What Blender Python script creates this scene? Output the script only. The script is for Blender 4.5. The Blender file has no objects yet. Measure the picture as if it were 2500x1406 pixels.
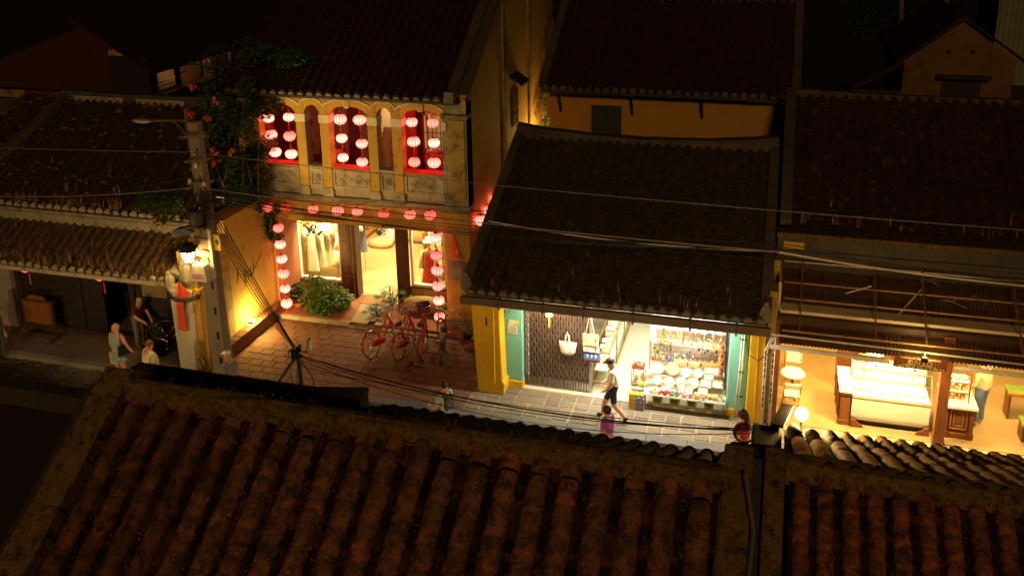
import bpy, bmesh, math, random
from mathutils import Vector, Matrix
R_ = math.radians
rnd = random.Random(11)
SC = bpy.context.scene
COL = SC.collection

# ------------------------------------------------------------------ camera
CAM = bpy.data.cameras.new('camera')
camo = bpy.data.objects.new('camera', CAM)
COL.objects.link(camo)
_r = Vector((0.961517, 0.274255, -0.016397)); _u = Vector((-0.060372, 0.269128, 0.961210)); _w = Vector((-0.268029, 0.923230, -0.275329))
camo.matrix_world = Matrix(((_r.x, _u.x, -_w.x, 0.0), (_r.y, _u.y, -_w.y, -21.5614),
                            (_r.z, _u.z, -_w.z, 13.0), (0, 0, 0, 1)))
CAM.sensor_width = 36.0
CAM.lens = 32.4
CAM.shift_y = -0.12868
CAM.clip_end = 500
SC.camera = camo

# ------------------------------------------------------------------ night sky, faint glow of the town, exposure
world = bpy.data.worlds.new('World')
SC.world = world
world.use_nodes = True
wn = world.node_tree
sky = wn.nodes.new('ShaderNodeTexSky')
sky.sky_type = 'NISHITA'
sky.sun_disc = False
SUN_EL, SUN_AZ = R_(25), R_(170)
sky.sun_elevation = SUN_EL
sky.sun_rotation = SUN_AZ
bg = wn.nodes['Background']
bg.inputs['Strength'].default_value = 0.0002
wn.links.new(sky.outputs[0], bg.inputs['Color'])
sl = bpy.data.lights.new('night_glow', 'SUN')
sl.energy = 0.48
sl.angle = R_(6)
sl.color = (1.0, 0.52, 0.2)
so = bpy.data.objects.new('night_glow', sl)
COL.objects.link(so)
_sd = Vector((math.sin(SUN_AZ) * math.cos(SUN_EL), math.cos(SUN_AZ) * math.cos(SUN_EL), math.sin(SUN_EL)))
so.rotation_euler = _sd.to_track_quat('Z', 'Y').to_euler()
so.location = (0, 0, 60)
SC.view_settings.view_transform = 'Standard'
SC.view_settings.look = 'None'
SC.view_settings.exposure = 0.0
SC.view_settings.gamma = 1.0
SC.view_settings.use_curve_mapping = False
SC.cycles.use_denoising = True
SC.cycles.max_bounces = 6
SC.cycles.diffuse_bounces = 3
SC.cycles.glossy_bounces = 2
SC.cycles.transparent_max_bounces = 8
SC.cycles.sample_clamp_indirect = 4.0
SC.cycles.caustics_reflective = False
SC.cycles.caustics_refractive = False

# ------------------------------------------------------------------ helpers
ORIGIN = {}                                   # thing -> world origin used for parts written in world coordinates

def _props(o, label=None, cat=None, group=None, kind=None):
    if label: o['label'] = label
    if cat: o['category'] = cat
    if group: o['group'] = group
    if kind: o['kind'] = kind
    return o

def thing(name, label, cat, loc=(0, 0, 0), rz=0.0, group=None, local=False):
    o = bpy.data.objects.new(name, None)
    COL.objects.link(o)
    o.empty_display_size = 0.2
    o.location = loc
    o.rotation_euler = (0, 0, rz)
    ORIGIN[o.name] = Vector((0, 0, 0)) if local else Vector(loc)
    return _props(o, label, cat, group)

def link(name, me, mat, parent=None):
    o = bpy.data.objects.new(name, me)
    COL.objects.link(o)
    if mat is not None and not me.materials:
        for m in (mat if isinstance(mat, (list, tuple)) else [mat]):
            me.materials.append(m)
    if parent is not None:
        o.parent = parent
        ORIGIN[o.name] = ORIGIN[parent.name]
    else:
        ORIGIN[o.name] = Vector((0, 0, 0))
    return o

def copy_tree(o, parent=None):
    c = o.copy()
    COL.objects.link(c)
    c.parent = parent
    for ch in o.children:
        copy_tree(ch, c)
    return c

class MB:
    """collects faces; build() links them as one mesh object"""
    def __init__(s):
        s.v = []; s.f = []; s.mi = []; s.cur = 0
    def add(s, vs, fs):
        b = len(s.v)
        s.v.extend(tuple(p) for p in vs)
        for f in fs:
            s.f.append(tuple(b + i for i in f)); s.mi.append(s.cur)
        return s
    def bx(s, x0, x1, y0, y1, z0, z1):
        return s.add([(x0, y0, z0), (x1, y0, z0), (x1, y1, z0), (x0, y1, z0), (x0, y0, z1), (x1, y0, z1), (x1, y1, z1), (x0, y1, z1)],
                     [(0, 3, 2, 1), (4, 5, 6, 7), (0, 1, 5, 4), (1, 2, 6, 5), (2, 3, 7, 6), (3, 0, 4, 7)])
    def box(s, c, size, M=None):
        h = [d / 2 for d in size]
        vs = [Vector((sx * h[0], sy * h[1], sz * h[2])) for sz in (-1, 1) for sx, sy in ((-1, -1), (1, -1), (1, 1), (-1, 1))]
        if M is not None: vs = [M @ p for p in vs]
        vs = [p + Vector(c) for p in vs]
        return s.add(vs, [(0, 3, 2, 1), (4, 5, 6, 7), (0, 1, 5, 4), (1, 2, 6, 5), (2, 3, 7, 6), (3, 0, 4, 7)])
    def prism(s, poly, ext):
        n = len(poly); e = Vector(ext)
        a = [Vector(p) for p in poly]
        vs = a + [p + e for p in a]
        fs = [tuple(range(n))[::-1], tuple(range(n, 2 * n))] + [(i, (i + 1) % n, n + (i + 1) % n, n + i) for i in range(n)]
        return s.add(vs, fs)
    def poly(s, pts):
        return s.add(pts, [tuple(range(len(pts)))])
    def tube(s, path, r, n=6, closed=False, cap=True):
        P = [Vector(p) for p in path]; m = len(P)
        rs = r if isinstance(r, (list, tuple)) else [r] * m
        vs = []; up = None
        for i, p in enumerate(P):
            if closed: t = P[(i + 1) % m] - P[i - 1]
            else: t = P[min(i + 1, m - 1)] - P[max(i - 1, 0)]
            if t.length < 1e-9: t = Vector((0, 0, 1))
            t.normalize()
            if up is None:
                up = Vector((0, 0, 1)) if abs(t.z) < 0.9 else Vector((1, 0, 0))
            a = t.cross(up)
            if a.length < 1e-6: a = t.cross(Vector((0.3, 1, 0.1)))
            a.normalize(); b = a.cross(t).normalized(); up = b
            for k in range(n):
                an = 2 * math.pi * k / n
                vs.append(p + (a * math.cos(an) + b * math.sin(an)) * rs[i])
        fs = []
        for i in range(m if closed else m - 1):
            j = (i + 1) % m
            for k in range(n):
                fs.append((i * n + k, i * n + (k + 1) % n, j * n + (k + 1) % n, j * n + k))
        if cap and not closed:
            fs.append(tuple(range(n))[::-1]); fs.append(tuple((m - 1) * n + k for k in range(n)))
        return s.add(vs, fs)
    def lathe(s, prof, n=16, c=(0, 0, 0), M=None, cap=True):
        vs = []
        for (r, z) in prof:
            for k in range(n):
                a = 2 * math.pi * k / n
                p = Vector((r * math.cos(a), r * math.sin(a), z))
                if M is not None: p = M @ p
                vs.append(p + Vector(c))
        m = len(prof)
        fs = [(i * n + k, i * n + (k + 1) % n, (i + 1) * n + (k + 1) % n, (i + 1) * n + k) for i in range(m - 1) for k in range(n)]
        if cap:
            fs.append(tuple(range(n))[::-1]); fs.append(tuple((m - 1) * n + k for k in range(n)))
        return s.add(vs, fs)
    def blob(s, c, rad, nu=10, nv=7, jit=0.0, M=None, seed=0):
        q = random.Random(seed); vs = []; fs = []
        for j in range(nv + 1):
            th = math.pi * j / nv
            for i in range(nu):
                a = 2 * math.pi * i / nu
                k = 1 + q.uniform(-jit, jit)
                p = Vector((rad[0] * math.sin(th) * math.cos(a) * k, rad[1] * math.sin(th) * math.sin(a) * k, -rad[2] * math.cos(th) * (k if 0 < j < nv else 1)))
                if M is not None: p = M @ p
                vs.append(p + Vector(c))
        for j in range(nv):
            for i in range(nu):
                fs.append((j * nu + i, j * nu + (i + 1) % nu, (j + 1) * nu + (i + 1) % nu, (j + 1) * nu + i))
        return s.add(vs, fs)
    def build(s, name, mat, parent=None, smooth=False, bevel=0.0, world_co=True, kind=None, label=None):
        me = bpy.data.meshes.new(name)
        off = ORIGIN[parent.name] if (parent is not None and world_co) else Vector((0, 0, 0))
        me.from_pydata([(x - off.x, y - off.y, z - off.z) for x, y, z in s.v], [], s.f)
        for m in (mat if isinstance(mat, (list, tuple)) else [mat]):
            me.materials.append(m)
        if any(s.mi):
            me.polygons.foreach_set('material_index', s.mi)
        if smooth: me.polygons.foreach_set('use_smooth', [True] * len(s.f))
        me.update()
        o = link(name, me, None, parent)
        if bevel:
            b = o.modifiers.new('bevel', 'BEVEL'); b.width = bevel; b.segments = 2; b.limit_method = 'ANGLE'; b.angle_limit = R_(40)
        if kind: o['kind'] = kind
        if label: o['label'] = label
        return o

def rotz(a): return Matrix.Rotation(a, 3, 'Z')
def rotx(a): return Matrix.Rotation(a, 3, 'X')
def roty(a): return Matrix.Rotation(a, 3, 'Y')

def lamp(name, loc, power, col, size=0.08, typ='POINT', rot=None, sx=1.0, sy=0.3, parent=None, spread=None):
    l = bpy.data.lights.new(name, typ)
    l.energy = power * 3.4; l.color = col
    if typ == 'AREA':
        l.shape = 'RECTANGLE'; l.size = sx; l.size_y = sy
        if spread: l.spread = spread
    elif typ == 'SPOT':
        l.spot_size = spread or R_(90); l.spot_blend = 0.6; l.shadow_soft_size = size
    else:
        l.shadow_soft_size = size
    o = bpy.data.objects.new(name, l); COL.objects.link(o)
    if parent is not None:
        o.parent = parent
        o.location = Vector(loc) - ORIGIN[parent.name]
    else: o.location = loc
    if rot: o.rotation_euler = rot
    return o

# ------------------------------------------------------------------ materials
def _mat(name):
    m = bpy.data.materials.new(name); m.use_nodes = True
    nt = m.node_tree; p = nt.nodes['Principled BSDF']
    return m, nt, p

def _n(nt, t, **kw):
    n = nt.nodes.new('ShaderNode' + t)
    for k, v in kw.items(): setattr(n, k, v)
    return n

def _mix(nt, a, b, fac):
    m = _n(nt, 'Mix', data_type='RGBA')
    for sock, val in ((m.inputs[6], a), (m.inputs[7], b)):
        if isinstance(val, (tuple, list)): sock.default_value = (*val[:3], 1)
        else: nt.links.new(val, sock)
    if isinstance(fac, (int, float)): m.inputs[0].default_value = fac
    else: nt.links.new(fac, m.inputs[0])
    return m.outputs[2]

def _ramp(nt, fac, lo, hi):
    r = _n(nt, 'MapRange'); r.inputs[1].default_value = lo; r.inputs[2].default_value = hi
    nt.links.new(fac, r.inputs[0]); return r.outputs[0]

def _noise(nt, scale, detail=4, vec=None, stretch=None, rough=0.6):
    co = vec
    if co is None:
        co = _n(nt, 'NewGeometry').outputs['Position']
    if stretch:
        mp = _n(nt, 'Mapping'); mp.inputs['Scale'].default_value = stretch
        nt.links.new(co, mp.inputs['Vector']); co = mp.outputs[0]
    t = _n(nt, 'TexNoise'); t.inputs['Scale'].default_value = scale; t.inputs['Detail'].default_value = detail
    t.inputs['Roughness'].default_value = rough
    nt.links.new(co, t.inputs['Vector'])
    return t.outputs['Fac']

def _bump(nt, p, h, dist, strength=0.6):
    b = _n(nt, 'Bump'); b.inputs['Distance'].default_value = dist; b.inputs['Strength'].default_value = strength
    nt.links.new(h, b.inputs['Height']); nt.links.new(b.outputs[0], p.inputs['Normal'])

def cloth(name, c, var=0.2, scale=6.0):
    m = plain(name, c, .9, var=var, scale=scale, local=True)
    nt = m.node_tree; co = _n(nt, 'TexCoord').outputs['Object']
    _bump(nt, nt.nodes['Principled BSDF'], _noise(nt, 9, 3, co, stretch=(1.6, 1.6, .5)), .06, .9)
    return m

def plain(name, c, rough=0.7, metal=0.0, var=0.25, scale=6.0, bump=0.0, spec=0.35, local=False):
    """one colour with uneven tone"""
    m, nt, p = _mat(name)
    vec = _n(nt, 'TexCoord').outputs['Object'] if local else None
    f = _noise(nt, scale, 5, vec)
    dark = tuple(x * (1 - var) for x in c); light = tuple(min(1, x * (1 + var * .6)) for x in c)
    nt.links.new(_mix(nt, dark, light, _ramp(nt, f, 0.3, 0.7)), p.inputs['Base Color'])
    p.inputs['Roughness'].default_value = rough; p.inputs['Metallic'].default_value = metal
    p.inputs['Specular IOR Level'].default_value = spec
    if bump: _bump(nt, p, _noise(nt, scale * 6, 5, vec), bump)
    return m

def weathered(name, c1, c2, mould=(0.02, 0.02, 0.015), amount=0.5, rough=0.85, scale=1.0, bump=0.01, streak=True, patch=None):
    """plaster: base tone, faded tone, dark mould patches and run-down streaks of their own shape"""
    m, nt, p = _mat(name)
    col = _mix(nt, c1, c2, _ramp(nt, _noise(nt, 1.1 * scale, 6), 0.35, 0.65))
    if patch: col = _mix(nt, col, patch, _ramp(nt, _noise(nt, 2.3 * scale, 3), 0.6, 0.66))
    f1 = _ramp(nt, _noise(nt, 2.6 * scale, 8, rough=0.7), 0.72 - 0.3 * amount, 0.9 - 0.3 * amount)
    col = _mix(nt, col, mould, f1)
    if streak:
        f2 = _ramp(nt, _noise(nt, 3.0 * scale, 5, stretch=(2.2, 2.2, 0.18)), 0.62 - 0.1 * amount, 0.95)
        col = _mix(nt, col, mould, f2)
    f3 = _ramp(nt, _noise(nt, 28 * scale, 4), 0.35, 0.75)
    col = _mix(nt, col, tuple(x * 0.6 for x in c1), f3) if amount > 0.3 else col
    nt.links.new(col, p.inputs['Base Color'])
    p.inputs['Roughness'].default_value = rough; p.inputs['Specular IOR Level'].default_value = 0.25
    _bump(nt, p, _noise(nt, 22 * scale, 8), bump)
    return m

def tilemat(name, base, alt, moss, lichen=None, mossamt=0.5, rough=0.8, spec=0.3, fresh=None, scale=1.0):
    """fired clay: every tile its own tone, dark moss, spots of lichen"""
    m, nt, p = _mat(name)
    g = _n(nt, 'NewGeometry'); oi = _n(nt, 'ObjectInfo')
    ad = _n(nt, 'Math', operation='ADD'); nt.links.new(g.outputs['Random Per Island'], ad.inputs[0]); nt.links.new(oi.outputs['Random'], ad.inputs[1])
    fr = _n(nt, 'Math', operation='FRACT'); nt.links.new(ad.outputs[0], fr.inputs[0])
    col = _mix(nt, base, alt, fr.outputs[0])
    if fresh: col = _mix(nt, col, fresh, _ramp(nt, fr.outputs[0], 0.955, 0.96))
    f = _ramp(nt, _noise(nt, 5 * scale, 8, g.outputs['Position'], rough=0.72), 0.66 - 0.4 * mossamt, 0.86 - 0.4 * mossamt)
    col = _mix(nt, col, moss, f)
    if lichen:
        v = _n(nt, 'TexVoronoi'); v.inputs['Scale'].default_value = 21 * scale
        nt.links.new(g.outputs['Position'], v.inputs['Vector'])
        near = _ramp(nt, v.outputs['Distance'], 0.27, 0.2)
        gate = _ramp(nt, _noise(nt, 3.7 * scale, 4, g.outputs['Position']), 0.5, 0.6)
        mu = _n(nt, 'Math', operation='MULTIPLY'); nt.links.new(near, mu.inputs[0]); nt.links.new(gate, mu.inputs[1])
        col = _mix(nt, col, lichen, mu.outputs[0])
    nt.links.new(col, p.inputs['Base Color'])
    p.inputs['Roughness'].default_value = rough; p.inputs['Specular IOR Level'].default_value = spec
    _bump(nt, p, _noise(nt, 45 * scale, 6, g.outputs['Position']), 0.012)
    return m

def emis(name, c, s):
    m, nt, p = _mat(name)
    p.inputs['Base Color'].default_value = (*[min(1, x) for x in c], 1)
    p.inputs['Emission Color'].default_value = (*c, 1); p.inputs['Emission Strength'].default_value = s
    p.inputs['Roughness'].default_value = 0.9
    return m

def wood(name, c, rough=0.55, scale=5.0, var=0.45, stretch=(1, 1, 0.12), spec=0.35):
    m, nt, p = _mat(name)
    f = _noise(nt, scale * 4, 6, stretch=stretch)
    col = _mix(nt, tuple(x * (1 - var) for x in c), c, _ramp(nt, f, 0.3, 0.7))
    nt.links.new(col, p.inputs['Base Color'])
    p.inputs['Roughness'].default_value = rough; p.inputs['Specular IOR Level'].default_value = spec
    _bump(nt, p, f, 0.004)
    return m

def glassmat(name, tint=(0.9, 0.95, 0.9), alpha=0.05, rough=0.03):
    m, nt, p = _mat(name)
    tr = _n(nt, 'BsdfTransparent'); tr.inputs[0].default_value = (*tint, 1)
    gl = _n(nt, 'BsdfGlossy'); gl.inputs['Roughness'].default_value = rough
    mx = _n(nt, 'MixShader'); mx.inputs[0].default_value = alpha
    nt.links.new(tr.outputs[0], mx.inputs[1]); nt.links.new(gl.outputs[0], mx.inputs[2])
    nt.links.new(mx.outputs[0], nt.nodes['Material Output'].inputs[0])
    return m

def leafmat(name, c1, c2, trans=0.25):
    m, nt, p = _mat(name)
    g = _n(nt, 'NewGeometry')
    nt.links.new(_mix(nt, c1, c2, g.outputs['Random Per Island']), p.inputs['Base Color'])
    p.inputs['Roughness'].default_value = 0.5; p.inputs['Specular IOR Level'].default_value = 0.3
    p.inputs['Subsurface Weight'].default_value = 0.0
    return m

M = {}
M['ground'] = plain('dark_earth', (0.012, 0.011, 0.01), 0.95)
M['road'] = weathered('worn_concrete_road', (0.32, 0.29, 0.25), (0.24, 0.22, 0.2), amount=0.2, streak=False)
M['stone'] = weathered('grey_paving_stone', (0.17, 0.145, 0.11), (0.12, 0.105, 0.083), mould=(0.06, 0.052, 0.042), amount=0.5, streak=False, bump=0.02)
M['stone2'] = weathered('worn_paving_stone', (0.21, 0.175, 0.13), (0.15, 0.127, 0.098), mould=(0.075, 0.064, 0.05), amount=0.5, streak=False, bump=0.02)
M['grout'] = weathered('pale_sandy_mortar', (0.27, 0.225, 0.15), (0.2, 0.17, 0.12), mould=(0.12, 0.1, 0.08), amount=0.2, streak=False)
M['kerb'] = weathered('dark_kerb_stone', (0.13, 0.125, 0.115), (0.09, 0.09, 0.085), amount=0.3, streak=False)
M['brickpave'] = weathered('brown_brick_paving', (0.17, 0.078, 0.045), (0.21, 0.1, 0.058), mould=(0.055, 0.033, 0.024), amount=0.35, streak=False, bump=0.02)
M['brickpave2'] = weathered('faded_brick_paving', (0.22, 0.115, 0.068), (0.15, 0.08, 0.048), mould=(0.06, 0.04, 0.03), amount=0.35, streak=False, bump=0.02)
M['pavegrout'] = weathered('grey_brown_joint', (0.15, 0.1, 0.068), (0.1, 0.07, 0.048), mould=(0.05, 0.04, 0.03), amount=0.3, streak=False)
M['slab'] = weathered('brown_stone_slab', (0.17, 0.13, 0.1), (0.12, 0.095, 0.075), mould=(0.05, 0.04, 0.033), amount=0.4, streak=False)
M['platform'] = weathered('red_brown_cement_floor', (0.3, 0.12, 0.06), (0.24, 0.1, 0.05), mould=(0.08, 0.05, 0.03), amount=0.3, streak=False)
M['ochre'] = weathered('mouldy_ochre_plaster', (0.5, 0.32, 0.06), (0.42, 0.27, 0.07), mould=(0.045, 0.04, 0.025), amount=0.55)
M['ochre_clean'] = weathered('ochre_plaster', (0.52, 0.3, 0.045), (0.46, 0.26, 0.045), mould=(0.12, 0.08, 0.03), amount=0.12)
M['ochre_dirty'] = weathered('blackened_ochre_plaster', (0.38, 0.26, 0.07), (0.26, 0.19, 0.07), mould=(0.03, 0.028, 0.02), amount=0.8)
M['greyplaster'] = weathered('blackened_grey_plaster', (0.33, 0.29, 0.2), (0.2, 0.18, 0.13), mould=(0.025, 0.025, 0.02), amount=0.85)
M['relief'] = weathered('weathered_relief_plaster', (0.46, 0.4, 0.29), (0.34, 0.3, 0.22), mould=(0.03, 0.028, 0.022), amount=0.78)
M['trimwhite'] = weathered('chalky_white_trim', (0.62, 0.55, 0.44), (0.5, 0.45, 0.36), mould=(0.12, 0.1, 0.08), amount=0.25)
M['yellow'] = weathered('bright_yellow_plaster', (0.68, 0.42, 0.015), (0.58, 0.34, 0.015), mould=(0.26, 0.155, 0.02), amount=0.34, streak=True)
M['turq'] = weathered('turquoise_plaster', (0.16, 0.42, 0.35), (0.13, 0.36, 0.3), mould=(0.07, 0.2, 0.16), amount=0.3)
M['cream'] = weathered('cream_interior_plaster', (0.66, 0.55, 0.36), (0.58, 0.49, 0.33), mould=(0.3, 0.25, 0.17), amount=0.1, streak=False)
M['palewall'] = weathered('pale_green_grey_plaster', (0.55, 0.51, 0.38), (0.47, 0.44, 0.33), mould=(0.3, 0.28, 0.2), amount=0.2, streak=False)
M['cement'] = weathered('cement_shop_floor', (0.52, 0.47, 0.35), (0.44, 0.4, 0.29), mould=(0.28, 0.25, 0.18), amount=0.25, streak=False)
M['warmfloor'] = weathered('polished_tan_cement', (0.42, 0.31, 0.15), (0.31, 0.225, 0.105), mould=(0.17, 0.12, 0.055), amount=0.38, streak=False, rough=0.5)
M['redwall'] = plain('red_limewash', (0.55, 0.05, 0.03), 0.8, var=0.3, scale=3)
M['redlit'] = weathered('redlit_plaster', (0.5, 0.2, 0.1), (0.42, 0.15, 0.08), mould=(0.15, 0.05, 0.03), amount=0.25)  # yellow plaster tinted with the red lantern light
M['louvre'] = wood('dark_red_louvre', (0.1, 0.018, 0.012))
M['stela'] = weathered('rough_grey_render', (0.34, 0.29, 0.24), (0.24, 0.21, 0.18), mould=(0.05, 0.045, 0.04), amount=0.6)
M['whitewash'] = weathered('peeling_whitewash', (0.6, 0.54, 0.42), (0.5, 0.44, 0.33), mould=(0.05, 0.045, 0.04), amount=0.4)
M['blackwood'] = wood('blackened_timber', (0.03, 0.025, 0.02), 0.6)
M['darkwood'] = wood('dark_brown_timber', (0.07, 0.035, 0.02), 0.5)
M['brownwood'] = wood('red_brown_timber', (0.2, 0.07, 0.025), 0.4)
M['plumwood'] = wood('plum_brown_shutter', (0.1, 0.03, 0.022), 0.5)
M['orangewood'] = wood('orange_varnished_wood', (0.42, 0.18, 0.04), 0.4)
M['boardwood'] = wood('varnished_notice_board', (0.26, 0.09, 0.03), 0.4)
M['tile_fore'] = tilemat('mossy_red_tile', (0.37, 0.15, 0.07), (0.18, 0.09, 0.046), (0.055, 0.037, 0.02), (0.5, 0.28, 0.11), 0.66, scale=1.7, fresh=(0.5, 0.15, 0.045))
M['tile_fore2'] = tilemat('mossy_red_tile_dark', (0.42, 0.14, 0.05), (0.2, 0.085, 0.035), (0.05, 0.033, 0.016), (0.34, 0.2, 0.08), 0.64, scale=1.7, fresh=(0.5, 0.13, 0.04))
M['pan_fore'] = tilemat('mossy_shaded_pan_tile', (0.2, 0.075, 0.03), (0.035, 0.018, 0.01), (0.012, 0.008, 0.005), (0.3, 0.12, 0.045), 0.8)  # pans darkened so the gaps between rows read as deep shade
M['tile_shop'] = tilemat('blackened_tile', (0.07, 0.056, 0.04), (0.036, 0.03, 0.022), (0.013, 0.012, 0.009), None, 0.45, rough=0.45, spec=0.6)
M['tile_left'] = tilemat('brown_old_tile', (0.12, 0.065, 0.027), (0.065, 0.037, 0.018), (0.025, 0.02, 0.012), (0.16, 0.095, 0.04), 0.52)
M['tile_right'] = tilemat('dark_red_old_tile', (0.055, 0.022, 0.012), (0.03, 0.015, 0.01), (0.014, 0.01, 0.007), None, 0.5, fresh=(0.12, 0.055, 0.02))
M['tile_dark'] = tilemat('night_dark_tile', (0.04, 0.014, 0.01), (0.025, 0.011, 0.008), (0.01, 0.007, 0.006), None, 0.4)
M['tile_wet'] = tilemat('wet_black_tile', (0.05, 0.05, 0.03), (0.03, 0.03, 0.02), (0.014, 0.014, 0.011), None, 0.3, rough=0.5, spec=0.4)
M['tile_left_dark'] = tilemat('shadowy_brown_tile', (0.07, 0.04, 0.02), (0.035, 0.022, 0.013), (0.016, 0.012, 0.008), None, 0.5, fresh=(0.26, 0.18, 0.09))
M['tile_lamplit'] = tilemat('lamplit_tile', (0.3, 0.18, 0.07), (0.2, 0.11, 0.045), (0.07, 0.045, 0.02), None, 0.42)  # golden lamplight on the cottage eave slope put into the tile colour
M['cap'] = weathered('mortar_tile_end', (0.4, 0.35, 0.24), (0.28, 0.25, 0.18), mould=(0.05, 0.045, 0.035), amount=0.45)
M['capdark'] = weathered('dark_mortar_tile_end', (0.2, 0.18, 0.14), (0.12, 0.11, 0.09), mould=(0.03, 0.028, 0.024), amount=0.5)
def mossy(name, c1, c2, c3, dark):
    m, nt, p = _mat(name)
    col = _mix(nt, c1, c2, _ramp(nt, _noise(nt, 7, 6), .4, .6))
    col = _mix(nt, col, c3, _ramp(nt, _noise(nt, 34, 5, rough=.75), .52, .66))
    col = _mix(nt, col, dark, _ramp(nt, _noise(nt, 11, 8, rough=.75), .5, .64))
    col = _mix(nt, col, dark, _ramp(nt, _noise(nt, 60, 3), .58, .7))
    nt.links.new(col, p.inputs['Base Color']); p.inputs['Roughness'].default_value = .95; p.inputs['Specular IOR Level'].default_value = .15
    _bump(nt, p, _noise(nt, 40, 8, rough=.75), .05, 1.0)
    return m
M['ridge'] = mossy('mossy_mortar_ridge', (0.42, 0.28, 0.08), (0.27, 0.2, 0.055), (0.5, 0.36, 0.12), (0.06, 0.045, 0.016))
M['ridge_dark'] = weathered('black_mortar_ridge', (0.085, 0.075, 0.055), (0.05, 0.045, 0.035), mould=(0.02, 0.018, 0.014), amount=0.6)
M['ridge_pale'] = weathered('lichened_ridge_panel', (0.34, 0.3, 0.22), (0.22, 0.2, 0.15), mould=(0.04, 0.04, 0.03), amount=0.6)
M['rooflath'] = plain('roof_underlay', (0.03, 0.02, 0.014), 0.95)
M['steel'] = plain('brushed_steel', (0.5, 0.48, 0.44), 0.35, metal=0.8, var=0.1)
M['chrome'] = plain('worn_chrome', (0.6, 0.57, 0.5), 0.25, metal=0.9, var=0.15)
M['gutter'] = plain('brown_metal_gutter', (0.09, 0.065, 0.05), 0.35, var=0.4, scale=3, spec=0.6)
M['rusty'] = plain('rusty_iron', (0.16, 0.085, 0.04), 0.7, var=0.5, scale=12)
M['rusty_pale'] = plain('pale_rusty_iron', (0.32, 0.18, 0.075), 0.7, var=0.5, scale=12)  # paler rust tone for the awning rails
M['ochre_shaded'] = weathered('shaded_ochre_plaster', (0.2, 0.12, 0.03), (0.14, 0.085, 0.025), mould=(0.03, 0.022, 0.012), amount=0.6)  # ochre darkened in the colour itself to keep the far gable in shade
M['ridge_mid'] = mossy('dark_mossy_ridge', (0.16, 0.1, 0.035), (0.1, 0.07, 0.025), (0.2, 0.14, 0.05), (0.03, 0.022, 0.01))
M['iron'] = plain('dark_iron', (0.05, 0.042, 0.038), 0.5, var=0.3)
M['gate'] = plain('brown_painted_gate', (0.15, 0.105, 0.08), 0.5, var=0.3)
M['zinc'] = weathered('rusty_corrugated_zinc', (0.085, 0.042, 0.018), (0.05, 0.028, 0.014), mould=(0.018, 0.012, 0.009), amount=0.5, streak=False)
M['pvc'] = plain('grey_plastic_pipe', (0.45, 0.42, 0.38), 0.5, var=0.15)
M['pvcwhite'] = plain('white_plastic_pipe', (0.6, 0.55, 0.45), 0.5, var=0.15)
M['blueprint'] = plain('blue_pipe_print', (0.04, 0.06, 0.3), 0.6)
M['concrete'] = weathered('stained_concrete', (0.3, 0.25, 0.18), (0.22, 0.185, 0.135), mould=(0.06, 0.05, 0.035), amount=0.35)
M['cable'] = plain('black_cable', (0.015, 0.013, 0.012), 0.5, var=0.1)
M['cablegrey'] = plain('grey_cable', (0.16, 0.14, 0.12), 0.5, var=0.1)
M['ceramic'] = plain('white_porcelain', (0.7, 0.68, 0.62), 0.2, var=0.05)
M['black'] = plain('black_plastic', (0.015, 0.014, 0.014), 0.45)
M['white'] = plain('white_paint', (0.75, 0.73, 0.68), 0.5, var=0.06)
M['marble'] = plain('white_marble', (0.8, 0.78, 0.72), 0.25, var=0.06)
M['paper'] = plain('pale_paper', (0.6, 0.58, 0.52), 0.8, var=0.08)
M['glass'] = glassmat('window_glass')
M['leaf'] = leafmat('dark_vine_leaf', (0.05, 0.11, 0.025), (0.1, 0.17, 0.04))
M['leaf_bush'] = leafmat('fresh_bush_leaf', (0.06, 0.14, 0.025), (0.14, 0.23, 0.05))
M['leaf_palm'] = leafmat('palm_leaf', (0.03, 0.075, 0.02), (0.06, 0.12, 0.03))
M['leaf_night'] = leafmat('night_tree_leaf', (0.02, 0.035, 0.012), (0.035, 0.055, 0.02))
M['bark'] = plain('grey_bark', (0.16, 0.12, 0.08), 0.9, var=0.4, scale=15)
M['straw'] = leafmat('dry_grass', (0.3, 0.17, 0.06), (0.16, 0.09, 0.035))
M['flower'] = plain('orange_red_petal', (0.6, 0.09, 0.03), 0.6)
M['redcloth'] = plain('red_flag_cloth', (0.62, 0.06, 0.03), 0.75, var=0.2)
M['rock'] = weathered('tan_boulder', (0.46, 0.3, 0.14), (0.36, 0.24, 0.12), mould=(0.18, 0.11, 0.05), amount=0.25, streak=False, bump=0.02)
M['redpaint'] = plain('red_bicycle_paint', (0.5, 0.025, 0.02), 0.3, var=0.15, spec=0.5)
M['rubber'] = plain('dusty_rubber', (0.04, 0.034, 0.03), 0.8)
M['tyretan'] = plain('tan_tyre_wall', (0.2, 0.15, 0.1), 0.75)
M['saddle'] = plain('black_saddle', (0.03, 0.028, 0.026), 0.4)
M['wicker'] = plain('brown_basket', (0.14, 0.05, 0.025), 0.7)
M['wirewhite'] = plain('white_wire', (0.62, 0.55, 0.45), 0.5)
M['skin'] = plain('skin', (0.5, 0.27, 0.16), 0.6, var=0.1, local=True)
M['hairdark'] = plain('black_hair', (0.018, 0.014, 0.012), 0.5, var=0.3, scale=40, local=True)
M['hairblond'] = plain('blond_hair', (0.42, 0.27, 0.1), 0.5, var=0.4, scale=40, local=True)
M['hairgrey'] = plain('grey_hair', (0.42, 0.36, 0.29), 0.6, var=0.25, scale=40, local=True)
# ------------------------------------------------------------------ ground, road, pavements
def struct(o):
    o['kind'] = 'structure'; return o

struct(MB().bx(-150, 150, -100, 200, -0.5, -0.2).build('ground', M['ground']))
struct(MB().bx(-60, 60, -5.6, -1.6, -0.199, -0.12).build('road', M['road']))

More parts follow.
